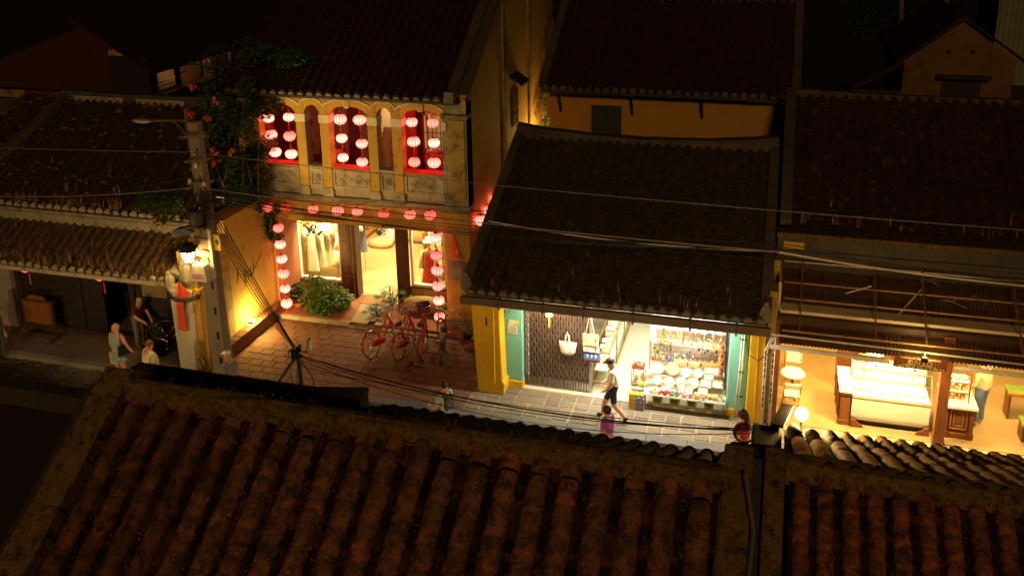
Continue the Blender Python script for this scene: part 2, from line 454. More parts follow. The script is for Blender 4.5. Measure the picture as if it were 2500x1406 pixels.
def stone_mesh(name, mat, seed):
    q = random.Random(seed); j = lambda a: q.uniform(-a, a)
    b = [(-.5 + j(.045), -.5 + j(.045), -1), (.5 + j(.045), -.5 + j(.045), -1), (.5 + j(.045), .5 + j(.045), -1), (-.5 + j(.045), .5 + j(.045), -1)]
    m_ = [(x, y, -.25) for x, y, z in b]; t = [(x * .93, y * .93, 0) for x, y, z in b]
    me = bpy.data.meshes.new(name)
    me.from_pydata(b + m_ + t, [], [(8, 9, 10, 11)] + [(i, (i + 1) % 4, 4 + (i + 1) % 4, 4 + i) for i in range(4)] + [(4 + i, 4 + (i + 1) % 4, 8 + (i + 1) % 4, 8 + i) for i in range(4)])
    me.materials.append(mat); me.update()
    return me

def pave(parent, name, x0, x1, y0, y1, nx, ny, mats, gap, depth=0.05, z=0.0, stagger=0.0, jz=0.006, seed=1, skip=None, irregular=False):
    q = random.Random(seed)
    meshes = [stone_mesh(name, m, seed + k) for k, m in enumerate(mats * 4)]
    rowoff = [q.uniform(-.1, .1) if irregular else 0 for _ in range(ny)]
    dx = (x1 - x0) / nx; dy = (y1 - y0) / ny
    for j in range(ny):
        for i in range(nx):
            cx = x0 + (i + .5 + rowoff[j] + (q.uniform(-.05, .05) if irregular else 0)) * dx + (stagger * dx if j % 2 else 0); cy = y0 + (j + .5) * dy
            if cx + dx * .4 > x1: continue
            if skip and skip(cx, cy): continue
            o = link(name, q.choice(meshes), None, parent)
            o.location = (cx, cy, z + q.uniform(-jz, jz))
            o.rotation_euler = (q.uniform(-.008, .008), q.uniform(-.008, .008), q.uniform(-.02, .02))
            o.scale = (dx - gap * q.uniform(.7, 1.4), dy - gap * q.uniform(.7, 1.4), depth)

pv = struct(MB().bx(-7.35, 9, -1.33, 0.2, -0.19, -0.018).build('pavement', M['grout']))
pave(pv, 'paving_stone', -7.3, 7.4, -1.3, 0.0, 37, 4, [M['stone'], M['stone2'], M['stone2']], 0.034, seed=3, stagger=.0, irregular=True)
fc = struct(MB().bx(-15.0, -7.36, -1.33, 2.35, -0.19, -0.012).build('forecourt', M['pavegrout']))
pave(fc, 'paving_brick', -14.95, -7.4, -1.3, 2.3, 19, 11, [M['brickpave'], M['brickpave2']], 0.013, seed=5, stagger=.5, jz=0.004)
lp = struct(MB().bx(-27, -15.01, -1.33, -0.02, -0.19, -0.01).build('pavement_left', M['pavegrout']))
pave(lp, 'paving_slab', -26.9, -15.05, -1.3, -0.1, 14, 3, [M['slab'], M['slab']], 0.02, seed=8, stagger=.5, jz=0.004)
kb = struct(MB().bx(-40, 12, -1.64, -1.32, -0.19, -0.02).build('kerb', M['kerb']))
for i in range(36):
    q = random.Random(i)
    o = MB().bx(-26.5 + i + .006, -25.5 + i - .006, -1.655, -1.315, -0.19, q.uniform(-.004, .008)).build('kerb_stone', M['kerb'], kb)
    b = o.modifiers.new('bevel', 'BEVEL'); b.width = .015; b.segments = 2

# ------------------------------------------------------------------ clay tile roofs
CAMP = Vector((0, -21.56, 13))
def to_px(p):
    q = Vector(p) - CAMP; d = q.dot(_w)
    return (1250 + 2250 * q.dot(_r) / d, 381.3 - 2250 * q.dot(_u) / d)

def tile_geo(r, L, lift, n=7, th=0.014, r2=None):
    r2 = r2 or r * .9
    A = [math.pi * k / n for k in range(n + 1)]
    vs = [(r * math.cos(a), 0, lift + r * .95 * math.sin(a)) for a in A] + [(r2 * math.cos(a), L, r2 * .95 * math.sin(a)) for a in A] \
        + [((r - th) * math.cos(a), 0.002, lift + (r - th) * .95 * math.sin(a)) for a in A]
    m = n + 1
    fs = [(i, m + i, m + i + 1, i + 1) for i in range(n)] + [(2 * m + i, i, i + 1, 2 * m + i + 1) for i in range(n)]
    return vs, fs

def roof_slope(parent, P0, u, s, W, L, pitch, course, r, mat, panmat, name='roof', n_ind=0, capmat=None, big_top=0, big_len=.24, joined=False,
               seed=1, sag=0.0, lift=.016, pan_course=.14, t_from=0.0, basemat=None, row_name='tile_row', ntile=7, label=None, bend=None):
    """one slope: a base slab (part) with pan tiles, barrel tiles and plugged tile ends (sub-parts). P0 eave corner, u along the eave, s up the slope"""
    q = random.Random(seed)
    P0 = Vector(P0); u = Vector(u).normalized(); s = Vector(s).normalized(); n = u.cross(s).normalized()
    off = ORIGIN[parent.name]
    def pt(a, b, c=0.0):
        t = b / L
        c -= sag * 4 * t * (1 - t)
        return P0 + u * a + s * b + n * c
    base = MB()
    K = 8
    vs = [pt(a, L * k / K, c) for c in (-.02, -.12) for k in range(K + 1) for a in (0, W)]
    m = 2 * (K + 1)
    fs = []
    for k in range(K):
        fs += [(2 * k, 2 * k + 1, 2 * k + 3, 2 * k + 2), (m + 2 * k, m + 2 * k + 2, m + 2 * k + 3, m + 2 * k + 1),
               (2 * k, 2 * k + 2, m + 2 * k + 2, m + 2 * k), (2 * k + 1, m + 2 * k + 1, m + 2 * k + 3, 2 * k + 3)]
    fs += [(0, m, m + 1, 1), (2 * K, 2 * K + 1, m + 2 * K + 1, m + 2 * K)]
    base.add(vs, fs)
    ro = base.build(name, basemat or M['rooflath'], parent, label=label)
    rows = int(round(W / pitch)); pitch = W / rows
    # pan tiles between the rows
    pm = MB()
    for i in range(rows + 1):
        a0 = max(0.0, (i - .5) * pitch + r * .5 + .0); a1 = min(W, (i + .5) * pitch - r * .5)
        b = t_from
        while b < L - .02:
            e = min(L, b + pan_course * 1.25); z0 = .034 + q.uniform(0, .014); am = (a0 + a1) / 2 + q.uniform(-.01, .01)
            dj = q.uniform(-.02, .02)
            pm.add([pt(a0, b + dj, z0 + .03), pt(am, b + dj, z0), pt(a1, b + dj, z0 + .03), pt(a1, e, .03), pt(am, e, .004), pt(a0, e, .03), pt(a0, b + dj, .0), pt(am, b + dj, -.012), pt(a1, b + dj, 0)],
                   [(0, 1, 4, 5), (1, 2, 3, 4), (6, 7, 1, 0), (7, 8, 2, 1)])
            b += pan_course
    po = pm.build('pan_tiles', panmat, ro, kind='stuff')
    # barrel rows
    R3 = Matrix((u, s, n)).transposed()
    tiles = []
    for i in range(rows):
        a = (i + .5) * pitch + q.uniform(-.008, .008)
        b = t_from + q.uniform(-.02, .02); L0 = L - big_top * big_len
        def put(b, ln, big):
            tiles.append((i, a + q.uniform(-.006, .006), b, ln, big, q.uniform(.94, 1.06), q.uniform(.5, 1.7) * lift * (1.0 if not big else .6), q.uniform(-.05, .05)))
        while b < L0 - (.03 if not big_top else course * .8):
            put(b, course, False); b += course
        for kb_ in range(big_top): put(L0 + kb_ * big_len + q.uniform(-.02, .01), big_len, True)
    ind = set()
    if n_ind:
        def score(t):
            p = pt(t[1], t[2] + t[3] / 2, r)
            x, y = to_px(p)
            vis = -20 < x < 2520 and -20 < y < 1426
            return (0 if vis else 1, (p - CAMP).length - (0.5 if t[4] else 0))
        order = sorted(range(len(tiles)), key=lambda k: score(tiles[k]))
        ind = set(order[:n_ind])
        protos = {}
        for big in (False, True):
            for k in range(3):
                vs, fs = tile_geo(r * (.97 + .03 * k), (big_len * 1.0 if big else course * 1.35 + .04), lift * (1 + .3 * k), ntile)
                me = bpy.data.meshes.new('barrel_tile'); me.from_pydata(vs, [], fs); me.materials.append(mat)
                me.polygons.foreach_set('use_smooth', [j < ntile for j in range(2 * ntile)])
                me.update(); protos[(big, k)] = me
    mass = {}
    for k, (i, a, b, ln, big, rs, lf, tw) in enumerate(tiles):
        if k in ind:
            o = link('barrel_tile', protos[(big, q.randrange(3))], None, ro)
            p = pt(a, b, .012) - off
            o.matrix_local = Matrix.Translation(p) @ (R3 @ Matrix.Rotation(tw * .6, 3, 'Z')).to_4x4()
            continue
        mb = mass.setdefault(0 if joined else i, MB())
        vs, fs = tile_geo(r * rs, min(ln * 1.35 + .04, L - b + .02), lf, ntile)
        ct, st = math.cos(tw * .5), math.sin(tw * .5)
        mb.add([pt(a + x * ct - y * st, b + y * ct + x * st, z + .012) for x, y, z in vs], fs)
    for i, mb in mass.items():
        o = mb.build('barrel_tiles' if joined else row_name, mat, ro)
        if joined: o['kind'] = 'stuff'
    if capmat:
        cm = MB()
        N = 8; rc = r * 1.02
        arc = [(rc * math.cos(math.pi * k / N), rc * math.sin(math.pi * k / N)) for k in range(N + 1)]
        arc = [(rc, -.045)] + arc + [(-rc, -.045)]
        vs = [(x, -.03, z) for x, z in arc] + [(x, .06, z) for x, z in arc]; m = len(arc)
        me = bpy.data.meshes.new('tile_end')
        me.from_pydata(vs, [], [tuple(range(m))[::-1]] + [(k, (k + 1) % m, m + (k + 1) % m, m + k) for k in range(m)])
        me.materials.append(capmat); me.update()
        for i in range(rows):
            o = link('tile_end', me, None, ro)
            o.matrix_local = Matrix.Translation(pt((i + .5) * pitch, t_from, .02 + q.uniform(-.008, .008)) - off) @ (R3 @ Matrix.Rotation(q.uniform(-.06, .06), 3, 'Y')).to_4x4()
            k = q.uniform(.92, 1.06); o.scale = (k, 1, k)
    return ro, pt, n

def bar(mb, a, b, w, h, up=(0, 0, 1)):
    """straight beam from a to b, w across, h along up"""
    a = Vector(a); b = Vector(b); d = (b - a).normalized(); up = Vector(up)
    sd = d.cross(up).normalized(); up = sd.cross(d).normalized()
    vs = [p + sd * (i * w / 2) + up * (j * h / 2) for p in (a, b) for i, j in ((-1, -1), (1, -1), (1, 1), (-1, 1))]
    mb.add(vs, [(0, 1, 2, 3), (7, 6, 5, 4), (0, 4, 5, 1), (1, 5, 6, 2), (2, 6, 7, 3), (3, 7, 4, 0)])
    return mb

def ridge_line(parent, pts, prof, mat, name='ridge', seg=None, seed=0, jit=.01):
    """mortar ridge: profile (y across, z up) swept along pts, slightly uneven"""
    q = random.Random(seed); P = []
    for a, b in zip(pts[:-1], pts[1:]):
        a = Vector(a); b = Vector(b); k = max(1, int((b - a).length / .35))
        P += [a.lerp(b, t / k) for t in range(k)]
    P.append(Vector(pts[-1])); m = len(prof); mb = MB(); vs = []
    for i, p in enumerate(P):
        d = (P[min(i + 1, len(P) - 1)] - P[max(i - 1, 0)]).normalized()
        sd = Vector((-d.y, d.x, 0)).normalized()
        for (y, z) in prof:
            vs.append(p + sd * (y + q.uniform(-jit, jit)) + Vector((0, 0, z + q.uniform(-jit, jit))))
    fs = [(i * m + k, i * m + (k + 1) % m, (i + 1) * m + (k + 1) % m, (i + 1) * m + k) for i in range(len(P) - 1) for k in range(m)]
    fs += [tuple(range(m))[::-1], tuple((len(P) - 1) * m + k for k in range(m))]
    mb.add(vs, fs)
    return mb.build(name, mat, parent)

RIDGE_PROF = [(-.2, -.12), (-.17, .06), (-.12, .14), (.12, .14), (.17, .06), (.2, -.12)]

def sl(dy, dz):
    return Vector((0, dy, dz)).normalized()
# ------------------------------------------------------------------ the souvenir shop house (middle)
sh = thing('shop_house', 'single-storey shop house with bright yellow pillars, turquoise pilasters and black tile roof', 'house', (-3.5, 0, 0))
SHL = Vector((0, 5.6, 2.75)).length
roof, rpt, rn = roof_slope(sh, (-7.42, -.6, 2.99), (1, 0, 0), sl(5.6, 2.75), 7.62, SHL, .293, .062, .095, M['tile_shop'], M['tile_shop'], capmat=M['capdark'], seed=21, sag=.05, lift=.024)
MB().prism([(-7.4, 5.0, 5.68), (-7.4, 9.0, 3.7), (-7.4, 9.0, 3.6), (-7.4, 5.0, 5.58)], (7.6, 0, 0)).build('rear_roof', M['rooflath'], sh)
ridge_line(roof, [(-7.5, 5.0, 5.98), (-6.6, 5.0, 5.86), (-5.2, 5.0, 5.76), (-3.6, 5.0, 5.73), (-1.8, 5.0, 5.78), (-.5, 5.0, 5.9), (.25, 5.0, 6.0)],
           [(-.16, -.25), (-.15, .08), (-.2, .1), (-.18, .17), (.18, .17), (.2, .1), (.15, .08), (.16, -.25)], M['ridge_dark'])
for x in (-7.42, .16):
    v = MB(); a = Vector((x, -.45, 3.16)); b = Vector((x, 5.0, 5.86))
    bar(v, a, b, .26, .22, rn); v.build('verge', M['ridge_dark'], roof)
    MB().lathe([(.15, 3.0), (.15, 3.22), (.12, 3.27), (.1, 3.36), (.055, 3.4), (.05, 3.47), (.0, 3.5)], 4, (x, -.52, 0), cap=False).build('verge_finial', M['capdark'], roof)
# a second course line where the upper tiles overlap the lower
bar(MB(), rpt(.2, 2.0, .1), rpt(7.45, 2.0, .1), .05, .03, rn).build('overlap_strip', M['tile_shop'], roof)
g = MB()
gp = [(-.80, 2.93), (-.80, 2.73), (-.74, 2.69), (-.66, 2.69), (-.62, 2.73), (-.62, 2.90), (-.64, 2.90), (-.64, 2.75), (-.77, 2.75), (-.77, 2.93)]
g.prism([(-7.5, y, z) for y, z in gp][::-1], (7.8, 0, 0))
gut = g.build('gutter', M['gutter'], sh)
for x in (-6.45, -5.3, -4.25, -3.0, -1.6, -.5):
    MB().bx(x - .02, x + .02, -.815, -.6, 2.66, 2.95).build('gutter_strap', M['iron'], gut)
# pillars
p = MB().prism([(-7.2, 0, 0), (-6.46, 0, 0), (-6.44, 0, .3), (-6.5, 0, .42), (-6.56, 0, 2.95), (-7.36, 0, 2.95)], (0, -.45, 0)).build('yellow_pillar', M['yellow'], sh, bevel=.035)
MB().bx(-6.74, -6.70, -.475, -.45, .32, 2.9).build('corner_bead', M['yellow'], p, bevel=.012)
MB().bx(-6.93, -6.89, -.47, -.448, 2.0, 2.25).build('vent_slot', M['black'], p)
p = MB().prism([(-.2, .02, 0), (.22, .02, 0), (.2, .02, 2.95), (-.16, .02, 2.95)], (0, -.2, 0)).build('yellow_pillar', M['yellow'], sh, bevel=.03)
MB().bx(.02, .05, -.2, -.18, .1, 2.9).build('corner_bead', M['yellow'], p, bevel=.01)
for x0, x1 in ((-6.55, -6.07), (-.66, -.19)):
    p = MB().bx(x0, x1, 0.02, .42, .2, 2.95).build('turquoise_pilaster', M['turq'], sh, bevel=.015)
    MB().bx(x0 - .01, x1 + .01, -.02, .44, -.02, .215).build('yellow_base', M['yellow'], p, bevel=.015)
MB().bx(.22, .43, -.1, .5, -.02, 3.6).build('party_wall', M['ochre_dirty'], sh, bevel=.02)
for x_ in (-7.32, -.06): MB().prism([(x_, .46, 0), (x_, 8.6, 0), (x_, 8.6, 3.7), (x_, 5.0, 5.4), (x_, .46, 3.2)], (.25, 0, 0)).build('side_wall', M['ochre_dirty'], sh)
MB().bx(-7.0, -.02, 6.0, 6.2, 0, 4.4).build('back_wall', M['palewall'], sh)
MB().bx(-7.04, -6.56, .05, .3, 0, 3.0).build('front_wall', M['yellow'], sh)
MB().bx(-7.04, -.01, .02, 6.0, -.19, .012).build('shop_floor', M['cement'], sh)
MB().bx(-6.5, -6.4, .43, 6.0, .013, 3.0).build('inner_wall', M['palewall'], sh)
MB().bx(-.3, -.2, .45, 6.0, .013, 3.0).build('inner_wall', M['palewall'], sh)
MB().bx(-6.9, -.02, -.3, 5.9, 2.98, 3.02).build('ceiling', M['palewall'], sh)
MB().bx(-6.06, -.67, .02, .2, 2.62, 2.97).build('lintel', M['darkwood'], sh)
# folding gate: every slat and lattice bar
gt = MB(); bar(gt, (-6.06, .22, 2.5), (-4.27, .22, 2.5), .06, .05); bar(gt, (-6.06, .22, .03), (-4.27, .22, .03), .05, .03)
gate = gt.build('folding_gate', M['gate'], sh, label='half-closed folding lattice gate of brown steel')
NS = 24
ss = (1.79) / NS
slat_me = None
for i in range(NS + 1):
    x = -6.06 + i * ss
    o = MB().bx(x - .011, x + .011, .2, .235, .02, 2.48).build('gate_slat', M['gate'], gate)
for i in range(NS):
    x = -6.06 + i * ss
    lb = MB()
    z = .22; k = i % 2
    pts = []
    while z < 2.44:
        pts.append((x + (ss if k else 0), .19, z)); z += .145; k ^= 1
    for a, b in zip(pts[:-1], pts[1:]):
        bar(lb, a, b, .01, .02, (0, -1, 0))
    k = (i + 1) % 2; z = .22; pts = []
    while z < 2.44:
        pts.append((x + (ss if k else 0), .245, z)); z += .145; k ^= 1
    for a, b in zip(pts[:-1], pts[1:]):
        bar(lb, a, b, .01, .02, (0, -1, 0))
    lb.build('lattice_bar', M['gate'], gate)
MB().bx(-4.27, -4.2, .19, .26, 0, 2.6).build('gate_post', M['steel'], gate)
# small things on the pilaster
e = thing('meter_box', 'grey electric meter box high on the turquoise pilaster', 'meter', (-6.47, 0, 2.36))
MB().bx(-6.56, -6.38, -.08, .015, 2.34, 2.56).build('case', M['pvc'], e, bevel=.01)
MB().bx(-6.42, -6.39, -.09, -.08, 2.4, 2.5).build('breaker', M['redpaint'], e)
MB().tube([(-6.52, -.04, 2.34), (-6.52, -.06, 2.22), (-6.44, -.06, 2.2), (-6.4, -.03, 2.34)], .008).build('lead', M['cable'], e)
_props(MB().bx(-6.27, -6.16, -.02, .018, 2.4, 2.53).build('house_number_plate', M['iron']), 'small dark number plate beside the meter box on turquoise pilaster', 'plate')
pp = MB().bx(-6.43, -6.25, .004, .016, 1.88, 2.0); pp.cur = 1; pp.bx(-6.248, -6.15, .003, .016, 1.88, 2.0)
_props(pp.build('sticker', [M['paper'], plain('yellow_sticker', (0.6, 0.5, 0.05))]), 'red and yellow stickers on the turquoise pilaster', 'sticker')
pp = MB().bx(-6.46, -6.2, .004, .016, 1.6, 1.86); pp.cur = 1
for k in range(7): pp.bx(-6.44, -6.23, .001, .0038, 1.625 + k * .03, 1.632 + k * .03)
_props(pp.build('notice_sheet', [M['paper'], M['iron']]), 'printed white notice sheet pasted on the turquoise pilaster', 'notice')

# ------------------------------------------------------------------ shop fittings and goods
ORD = ['first', 'second', 'third', 'fourth', 'fifth', 'sixth', 'seventh', 'eighth', 'ninth', 'tenth', 'eleventh', 'twelfth', 'thirteenth', 'fourteenth', 'fifteenth', 'sixteenth', 'seventeenth', 'eighteenth']
def tint(name, c, **k): return plain(name, c, k.pop('rough', .7), **k)
G = {k: tint('goods_' + k, c) for k, c in dict(red=(.55, .06, .04), orange=(.6, .22, .05), yellow=(.62, .5, .04), lime=(.4, .6, .05), green=(.16, .24, .05), blue=(.08, .16, .42),
     sky=(.35, .5, .62), teal=(.12, .45, .4), purple=(.25, .2, .5), tan=(.55, .35, .17), brown=(.24, .12, .06), white=(.75, .72, .66), pink=(.65, .3, .28), straw=(.68, .52, .3), black=(.03, .03, .035), grey=(.3, .3, .3)).items()}
gl = [G[k] for k in G]
cab = thing('glass_showcase', 'long glass showcase with orange wooden rails behind the folding gate', 'showcase', (-4.0, 1.8, 0))
MB().bx(-4.22, -3.78, .55, 4.4, .0, .08).build('plinth', M['cream'], cab)
for z in (.95, 1.02):
    pass
MB().bx(-4.2, -3.8, .58, 4.36, .5, .52).build('shelf', M['white'], cab)
t = MB()
for x in (-4.22, -3.8):
    for z in (.14, 1.06): bar(t, (x, .55, z), (x, 4.4, z), .035, .035)
    for y in (.56, 1.8, 3.1, 4.38): bar(t, (x, y, .12), (x, y, 1.07), .03, .03, (0, 1, 0))
for y in (.56, 4.38):
    for z in (.14, 1.06): bar(t, (-4.22, y, z), (-3.8, y, z), .03, .03)
t.build('frame', M['orangewood'], cab)
MB().bx(-3.795, -3.79, .6, 4.35, .16, 1.04).build('side_glass', M['glass'], cab)
MB().bx(-4.2, -3.82, .56, .565, .16, 1.04).build('end_glass', M['glass'], cab)
MB().bx(-4.2, -3.82, .6, 4.35, 1.08, 1.085).build('top_glass', M['glass'], cab)
q = random.Random(4)
for i in range(10):
    y = .8 + i * .36
    o = MB().box((-4.0, y, 1.12), (q.uniform(.12, .28), q.uniform(.15, .28), .06)).build('boxed_souvenir', [G['straw'], G['white'], G['tan'], G['pink']][i % 4])
    _props(o, 'pale boxed souvenir on the glass showcase, %s from the street' % ORD[i], 'souvenir', 'souvenirs on the glass showcase')

# display stand in the opening
ds = thing('display_stand', 'stepped display stand with wire grid and front shelf full of souvenirs', 'stand', (-1.7, .3, 0))
MB().bx(-2.75, -.69, -.25, .62, .44, .47).build('front_shelf', M['white'], ds)
MB().bx(-2.72, -.72, .08, .62, .47, .6).build('step', M['palewall'], ds)
MB().bx(-2.72, -.72, .3, .62, .6, .74).build('step', M['palewall'], ds)
MB().bx(-2.7, -.72, .45, .8, .96, .98).build('middle_shelf', M['steel'], ds)
MB().bx(-2.74, -.7, .8, .82, .9, 2.35).build('back_panel', M['white'], ds)
for x in (-2.74, -.72):
    MB().bx(x - .015, x + .015, .0, .03, 0, .44).build('stand_leg', M['steel'], ds)
    MB().bx(x - .015, x + .015, .76, .79, 0, 2.35).build('stand_leg', M['steel'], ds)
MB().bx(-.76, -.72, .24, .28, .0, 2.6).build('black_upright', M['black'], ds)
wg = MB()
for i in range(17): bar(wg, (-2.7 + i * .12, .76, 1.0), (-2.7 + i * .12, .76, 2.3), .006, .006, (0, 1, 0))
for i in range(11): bar(wg, (-2.7, .755, 1.0 + i * .13), (-.76, .755, 1.0 + i * .13), .006, .006)
wg.build('wire_grid', M['steel'], ds)
MB().bx(-2.72, -.74, .28, .31, 2.36, 2.39).build('hanging_rail', M['steel'], ds)

tray_rim = tint('woven_tray_rim', (.5, .3, .13)); tray_in = tint('pale_tray_face', (.78, .7, .55), var=.1); tray_in2 = tint('patterned_tray_face', (.6, .42, .26), var=.5, scale=60)
def round_tray(x, y, z, r, lab, inner, tilt=62):
    t = thing('round_tray', lab, 'tray', (x, y, z), group='woven trays on the display stand', local=True)
    t.rotation_euler = (R_(tilt), 0, 0)
    MB().lathe([(.0, -.01), (r * .93, -.01), (r, .025), (r, .035), (r * .92, .03), (r * .88, .008), (0, .008)], 28, cap=False).build('rim', tray_rim, t, smooth=True)
    MB().lathe([(0, .0095), (r * .87, .0095)], 28, cap=False).build('face', inner, t)
    rg = MB(); rg.tube([(r * .62 * math.cos(a), r * .62 * math.sin(a), .011) for a in [2 * math.pi * k / 24 for k in range(24)]], .004, 4, closed=True)
    if r > .15: rg.tube([(r * .3 * math.cos(a), r * .3 * math.sin(a), .011) for a in [2 * math.pi * k / 24 for k in range(24)]], .004, 4, closed=True)
    rg.build('painted_ring', tray_rim, t)
T1 = [(-2.47, .35, .93, .165), (-2.08, .35, .96, .175), (-1.74, .35, .90, .14), (-1.44, .35, .92, .135)]
T2 = [(-2.45, .13, .71, .14), (-2.14, .13, .70, .145), (-1.84, .13, .74, .145), (-1.53, .13, .75, .155)]
T3 = [(-2.12, .0, .62, .125), (-1.8, .0, .64, .125), (-1.62, .0, .64, .12), (-2.02, -.08, .57, .09)]
nm = ['first', 'second', 'third', 'fourth']
for row, (T, w) in enumerate(((T1, 'back row'), (T2, 'middle row'), (T3, 'front row'))):
    for k, (x, y, z, r) in enumerate(T):
        round_tray(x, y, z, r, 'round woven tray, %s from the folding gate in the %s of trays' % (nm[k], w), (tray_in2 if (row, k) in ((0, 1),) else tray_in))
def rect_tray(x, y, z, w, h, lab):
    t = thing('square_tray', lab, 'tray', (x, y, z), group='square trays on the display stand', local=True)
    t.rotation_euler = (R_(62), 0, 0)
    MB().bx(-w, w, -h, h, 0, .012).build('face', tray_in, t)
    f = MB(); f.bx(-w, w, -h - .012, -h, 0, .04).bx(-w, w, h, h + .012, 0, .04).bx(-w - .012, -w, -h - .012, h + .012, 0, .04).bx(w, w + .012, -h - .012, h + .012, 0, .04)
    f.build('rim', tray_rim, t)
for x, y, z, w, h, l in [(-1.15, .36, 1.02, .11, .08, 'upper square tray leaning beside the back row of round trays'), (-.93, .36, 1.03, .09, .08, 'upper square tray next to the string of chillies'),
                         (-1.15, .28, .9, .11, .07, 'square tray just under the upper one in the back row'), (-1.2, .12, .78, .12, .1, 'square tray leaning in the middle row beside round trays'),
                         (-.93, .12, .8, .11, .09, 'square tray in the middle row nearest the turquoise pilaster'), (-1.26, -.04, .66, .11, .09, 'lowest square tray standing behind the shelf boxes')]:
    rect_tray(x, y, z, w, h, l)

def goods_bin(x, y, z, w, d, h, mat, fill, lab, n=26, seed=0, r=.026):
    t = thing('goods_bin', lab, 'bin', (x, y, z), group='bins of trinkets on the shelf')
    b = MB().bx(x - w, x + w, y - d, y + d, z, z + .01)
    for a in ((x - w, x + w, y - d, y - d + .01), (x - w, x + w, y + d - .01, y + d), (x - w, x - w + .01, y - d, y + d), (x + w - .01, x + w, y - d, y + d)): b.bx(*a, z, z + h)
    b.build('box', mat, t)
    q = random.Random(seed); mb = MB()
    for i in range(n):
        mb.cur = q.randrange(len(fill))
        mb.blob((x + q.uniform(-w + .02, w - .02), y + q.uniform(-d + .02, d - .02), z + h + q.uniform(-.02, .035)), (r * q.uniform(.6, 1.3), r * q.uniform(.6, 1.3), r * q.uniform(.6, 1.2)), 6, 4, .2, seed=i)
    o = mb.build('trinkets', [G[k] for k in fill], t); o['kind'] = 'stuff'
for x, w, m, fill, lab in [(-2.48, .13, 'white', ['white', 'straw', 'pink'], 'white bin of pale dolls at the folding-gate end of the shelf'), (-2.22, .11, 'red', ['red', 'white', 'pink'], 'red bin of small trinkets on the front shelf'),
                           (-1.97, .12, 'teal', ['brown', 'white', 'red'], 'teal bin of little figures on the front shelf'), (-1.66, .15, 'pink', ['white', 'straw', 'white'], 'wide pale pink bin of shells on the front shelf'),
                           (-1.33, .14, 'tan', ['straw', 'white', 'tan'], 'tan bin of wooden spoons on the front shelf'), (-.82, .09, 'white', ['green', 'straw', 'white'], 'narrow white bin beside the turquoise pilaster')]:
    goods_bin(x, -.13, .475, w, .1, .1, G[m], fill, lab, seed=int(-x * 100))
for k, (x, z, r) in enumerate(((-1.1, .475, .06), (-.97, .475, .065))):
    t = thing('wooden_cup', ['first', 'second'][k] + ' of two wooden cups standing on the front shelf', 'cup', (x, -.12, z))
    MB().lathe([(r * .8, 0), (r, .05), (r, .13), (r * .9, .13), (r * .85, .03), (0, .03)], 14, (x, -.12, z), cap=False).build('body', G['tan'], t, smooth=True)
for k, x in enumerate((-2.4, -1.96, -1.52, -1.09)):
    t = thing('green_basket', 'olive green plastic basket under the shelf, %s from the folding gate' % nm[k], 'basket', (x, -.1, .15), group='green baskets under the display shelf')
    b = MB()
    P = [(-.13, .43), (.13, .43), (.11, .2), (-.11, .2)]; Q = [(-.085, .37), (.085, .37), (.07, .25), (-.07, .25)]
    vs = [(x + a, -.2, z) for a, z in P] + [(x + a, -.2, z) for a, z in Q] + [(x + a, .15, z) for a, z in P]
    b.add(vs, [(0, 1, 5, 4), (1, 2, 6, 5), (2, 3, 7, 6), (3, 0, 4, 7), (0, 8, 9, 1), (1, 9, 10, 2), (2, 10, 11, 3), (3, 11, 8, 0), (8, 11, 10, 9)])
    b.build('shell', G['green'], t)
    MB().bx(x - .09, x + .09, -.15, .1, .21, .3).build('content', G['brown'], t)
    MB().bx(x - .07, x + .07, -.22, .1, .14, .19).build('box_under', G['tan'], t)
# left end of the stand: stacked yellow packs, purple bin, red basket, plush bears
t = thing('pack_stack', 'stack of yellow snack packs standing on the pavement by the display', 'packs', (-2.95, -.25, 0))
for j in range(4):
    for i in range(3):
        MB().bx(-3.13 + i * .135, -3.005 + i * .135, -.3, -.16, .0 + j * .115, .11 + j * .115).build('yellow_pack', G['yellow'], t, bevel=.01)
        MB().blob((-3.067 + i * .135, -.302, .055 + j * .115), (.035, .01, .03), 8, 4).build('pack_print', G['brown'], t)
pc = MB().bx(-2.92, -2.73, -.335, -.31, .0, .36); pc.cur = 1; pc.blob((-2.82, -.34, .24), (.035, .008, .06), 8, 5).blob((-2.82, -.34, .1), (.04, .008, .05), 8, 5)
_props(pc.build('toy_card', [G['blue'], G['red']]), 'blue toy card with red print leaning on the yellow packs', 'toy')
t = thing('side_shelf', 'small side shelf at the gate end of the display stand', 'shelf', (-2.95, .1, 0))
MB().bx(-3.12, -2.76, -.12, .3, .52, .54).build('board', M['white'], t)
for x in (-3.1, -2.78):
    for y in (-.1, .28): MB().bx(x - .012, x + .012, y - .012, y + .012, 0, 1.02).build('shelf_leg', M['steel'], t)
MB().bx(-3.1, -2.76, .0, .3, 1.0, 1.02).build('board', M['white'], t)
t = MB().bx(-3.07, -2.8, -.14, .1, .4, .52).build('purple_tub', G['purple'], bevel=.02); _props(t, 'purple plastic tub tucked under the side shelf', 'tub')
goods_bin(-2.94, .1, 1.03, .16, .12, .08, G['red'], ['brown', 'tan', 'red'], 'red basket of coconut heads on the side shelf', 14, 5, .05)
for k, (x, z, s, m) in enumerate(((-3.02, .6, .1, 'straw'), (-2.98, .78, .085, 'straw'))):
    t = thing('plush_toy', ['cream plush toy sitting on the lower side shelf', 'cream plush toy leaning above the other on the side shelf'][k], 'toy', (x, 0, z - .06))
    MB().blob((x, 0, z), (s, s * .7, s), 10, 7).build('body', G[m], t, smooth=True)
    MB().blob((x, -.04, z + s * 1.2), (s * .7, s * .6, s * .6), 10, 7).build('head', G[m], t, smooth=True)
    MB().blob((x, -.085, z + .01), (s * .5, .03, s * .5), 8, 5).build('belly_patch', G['brown'], t, smooth=True)
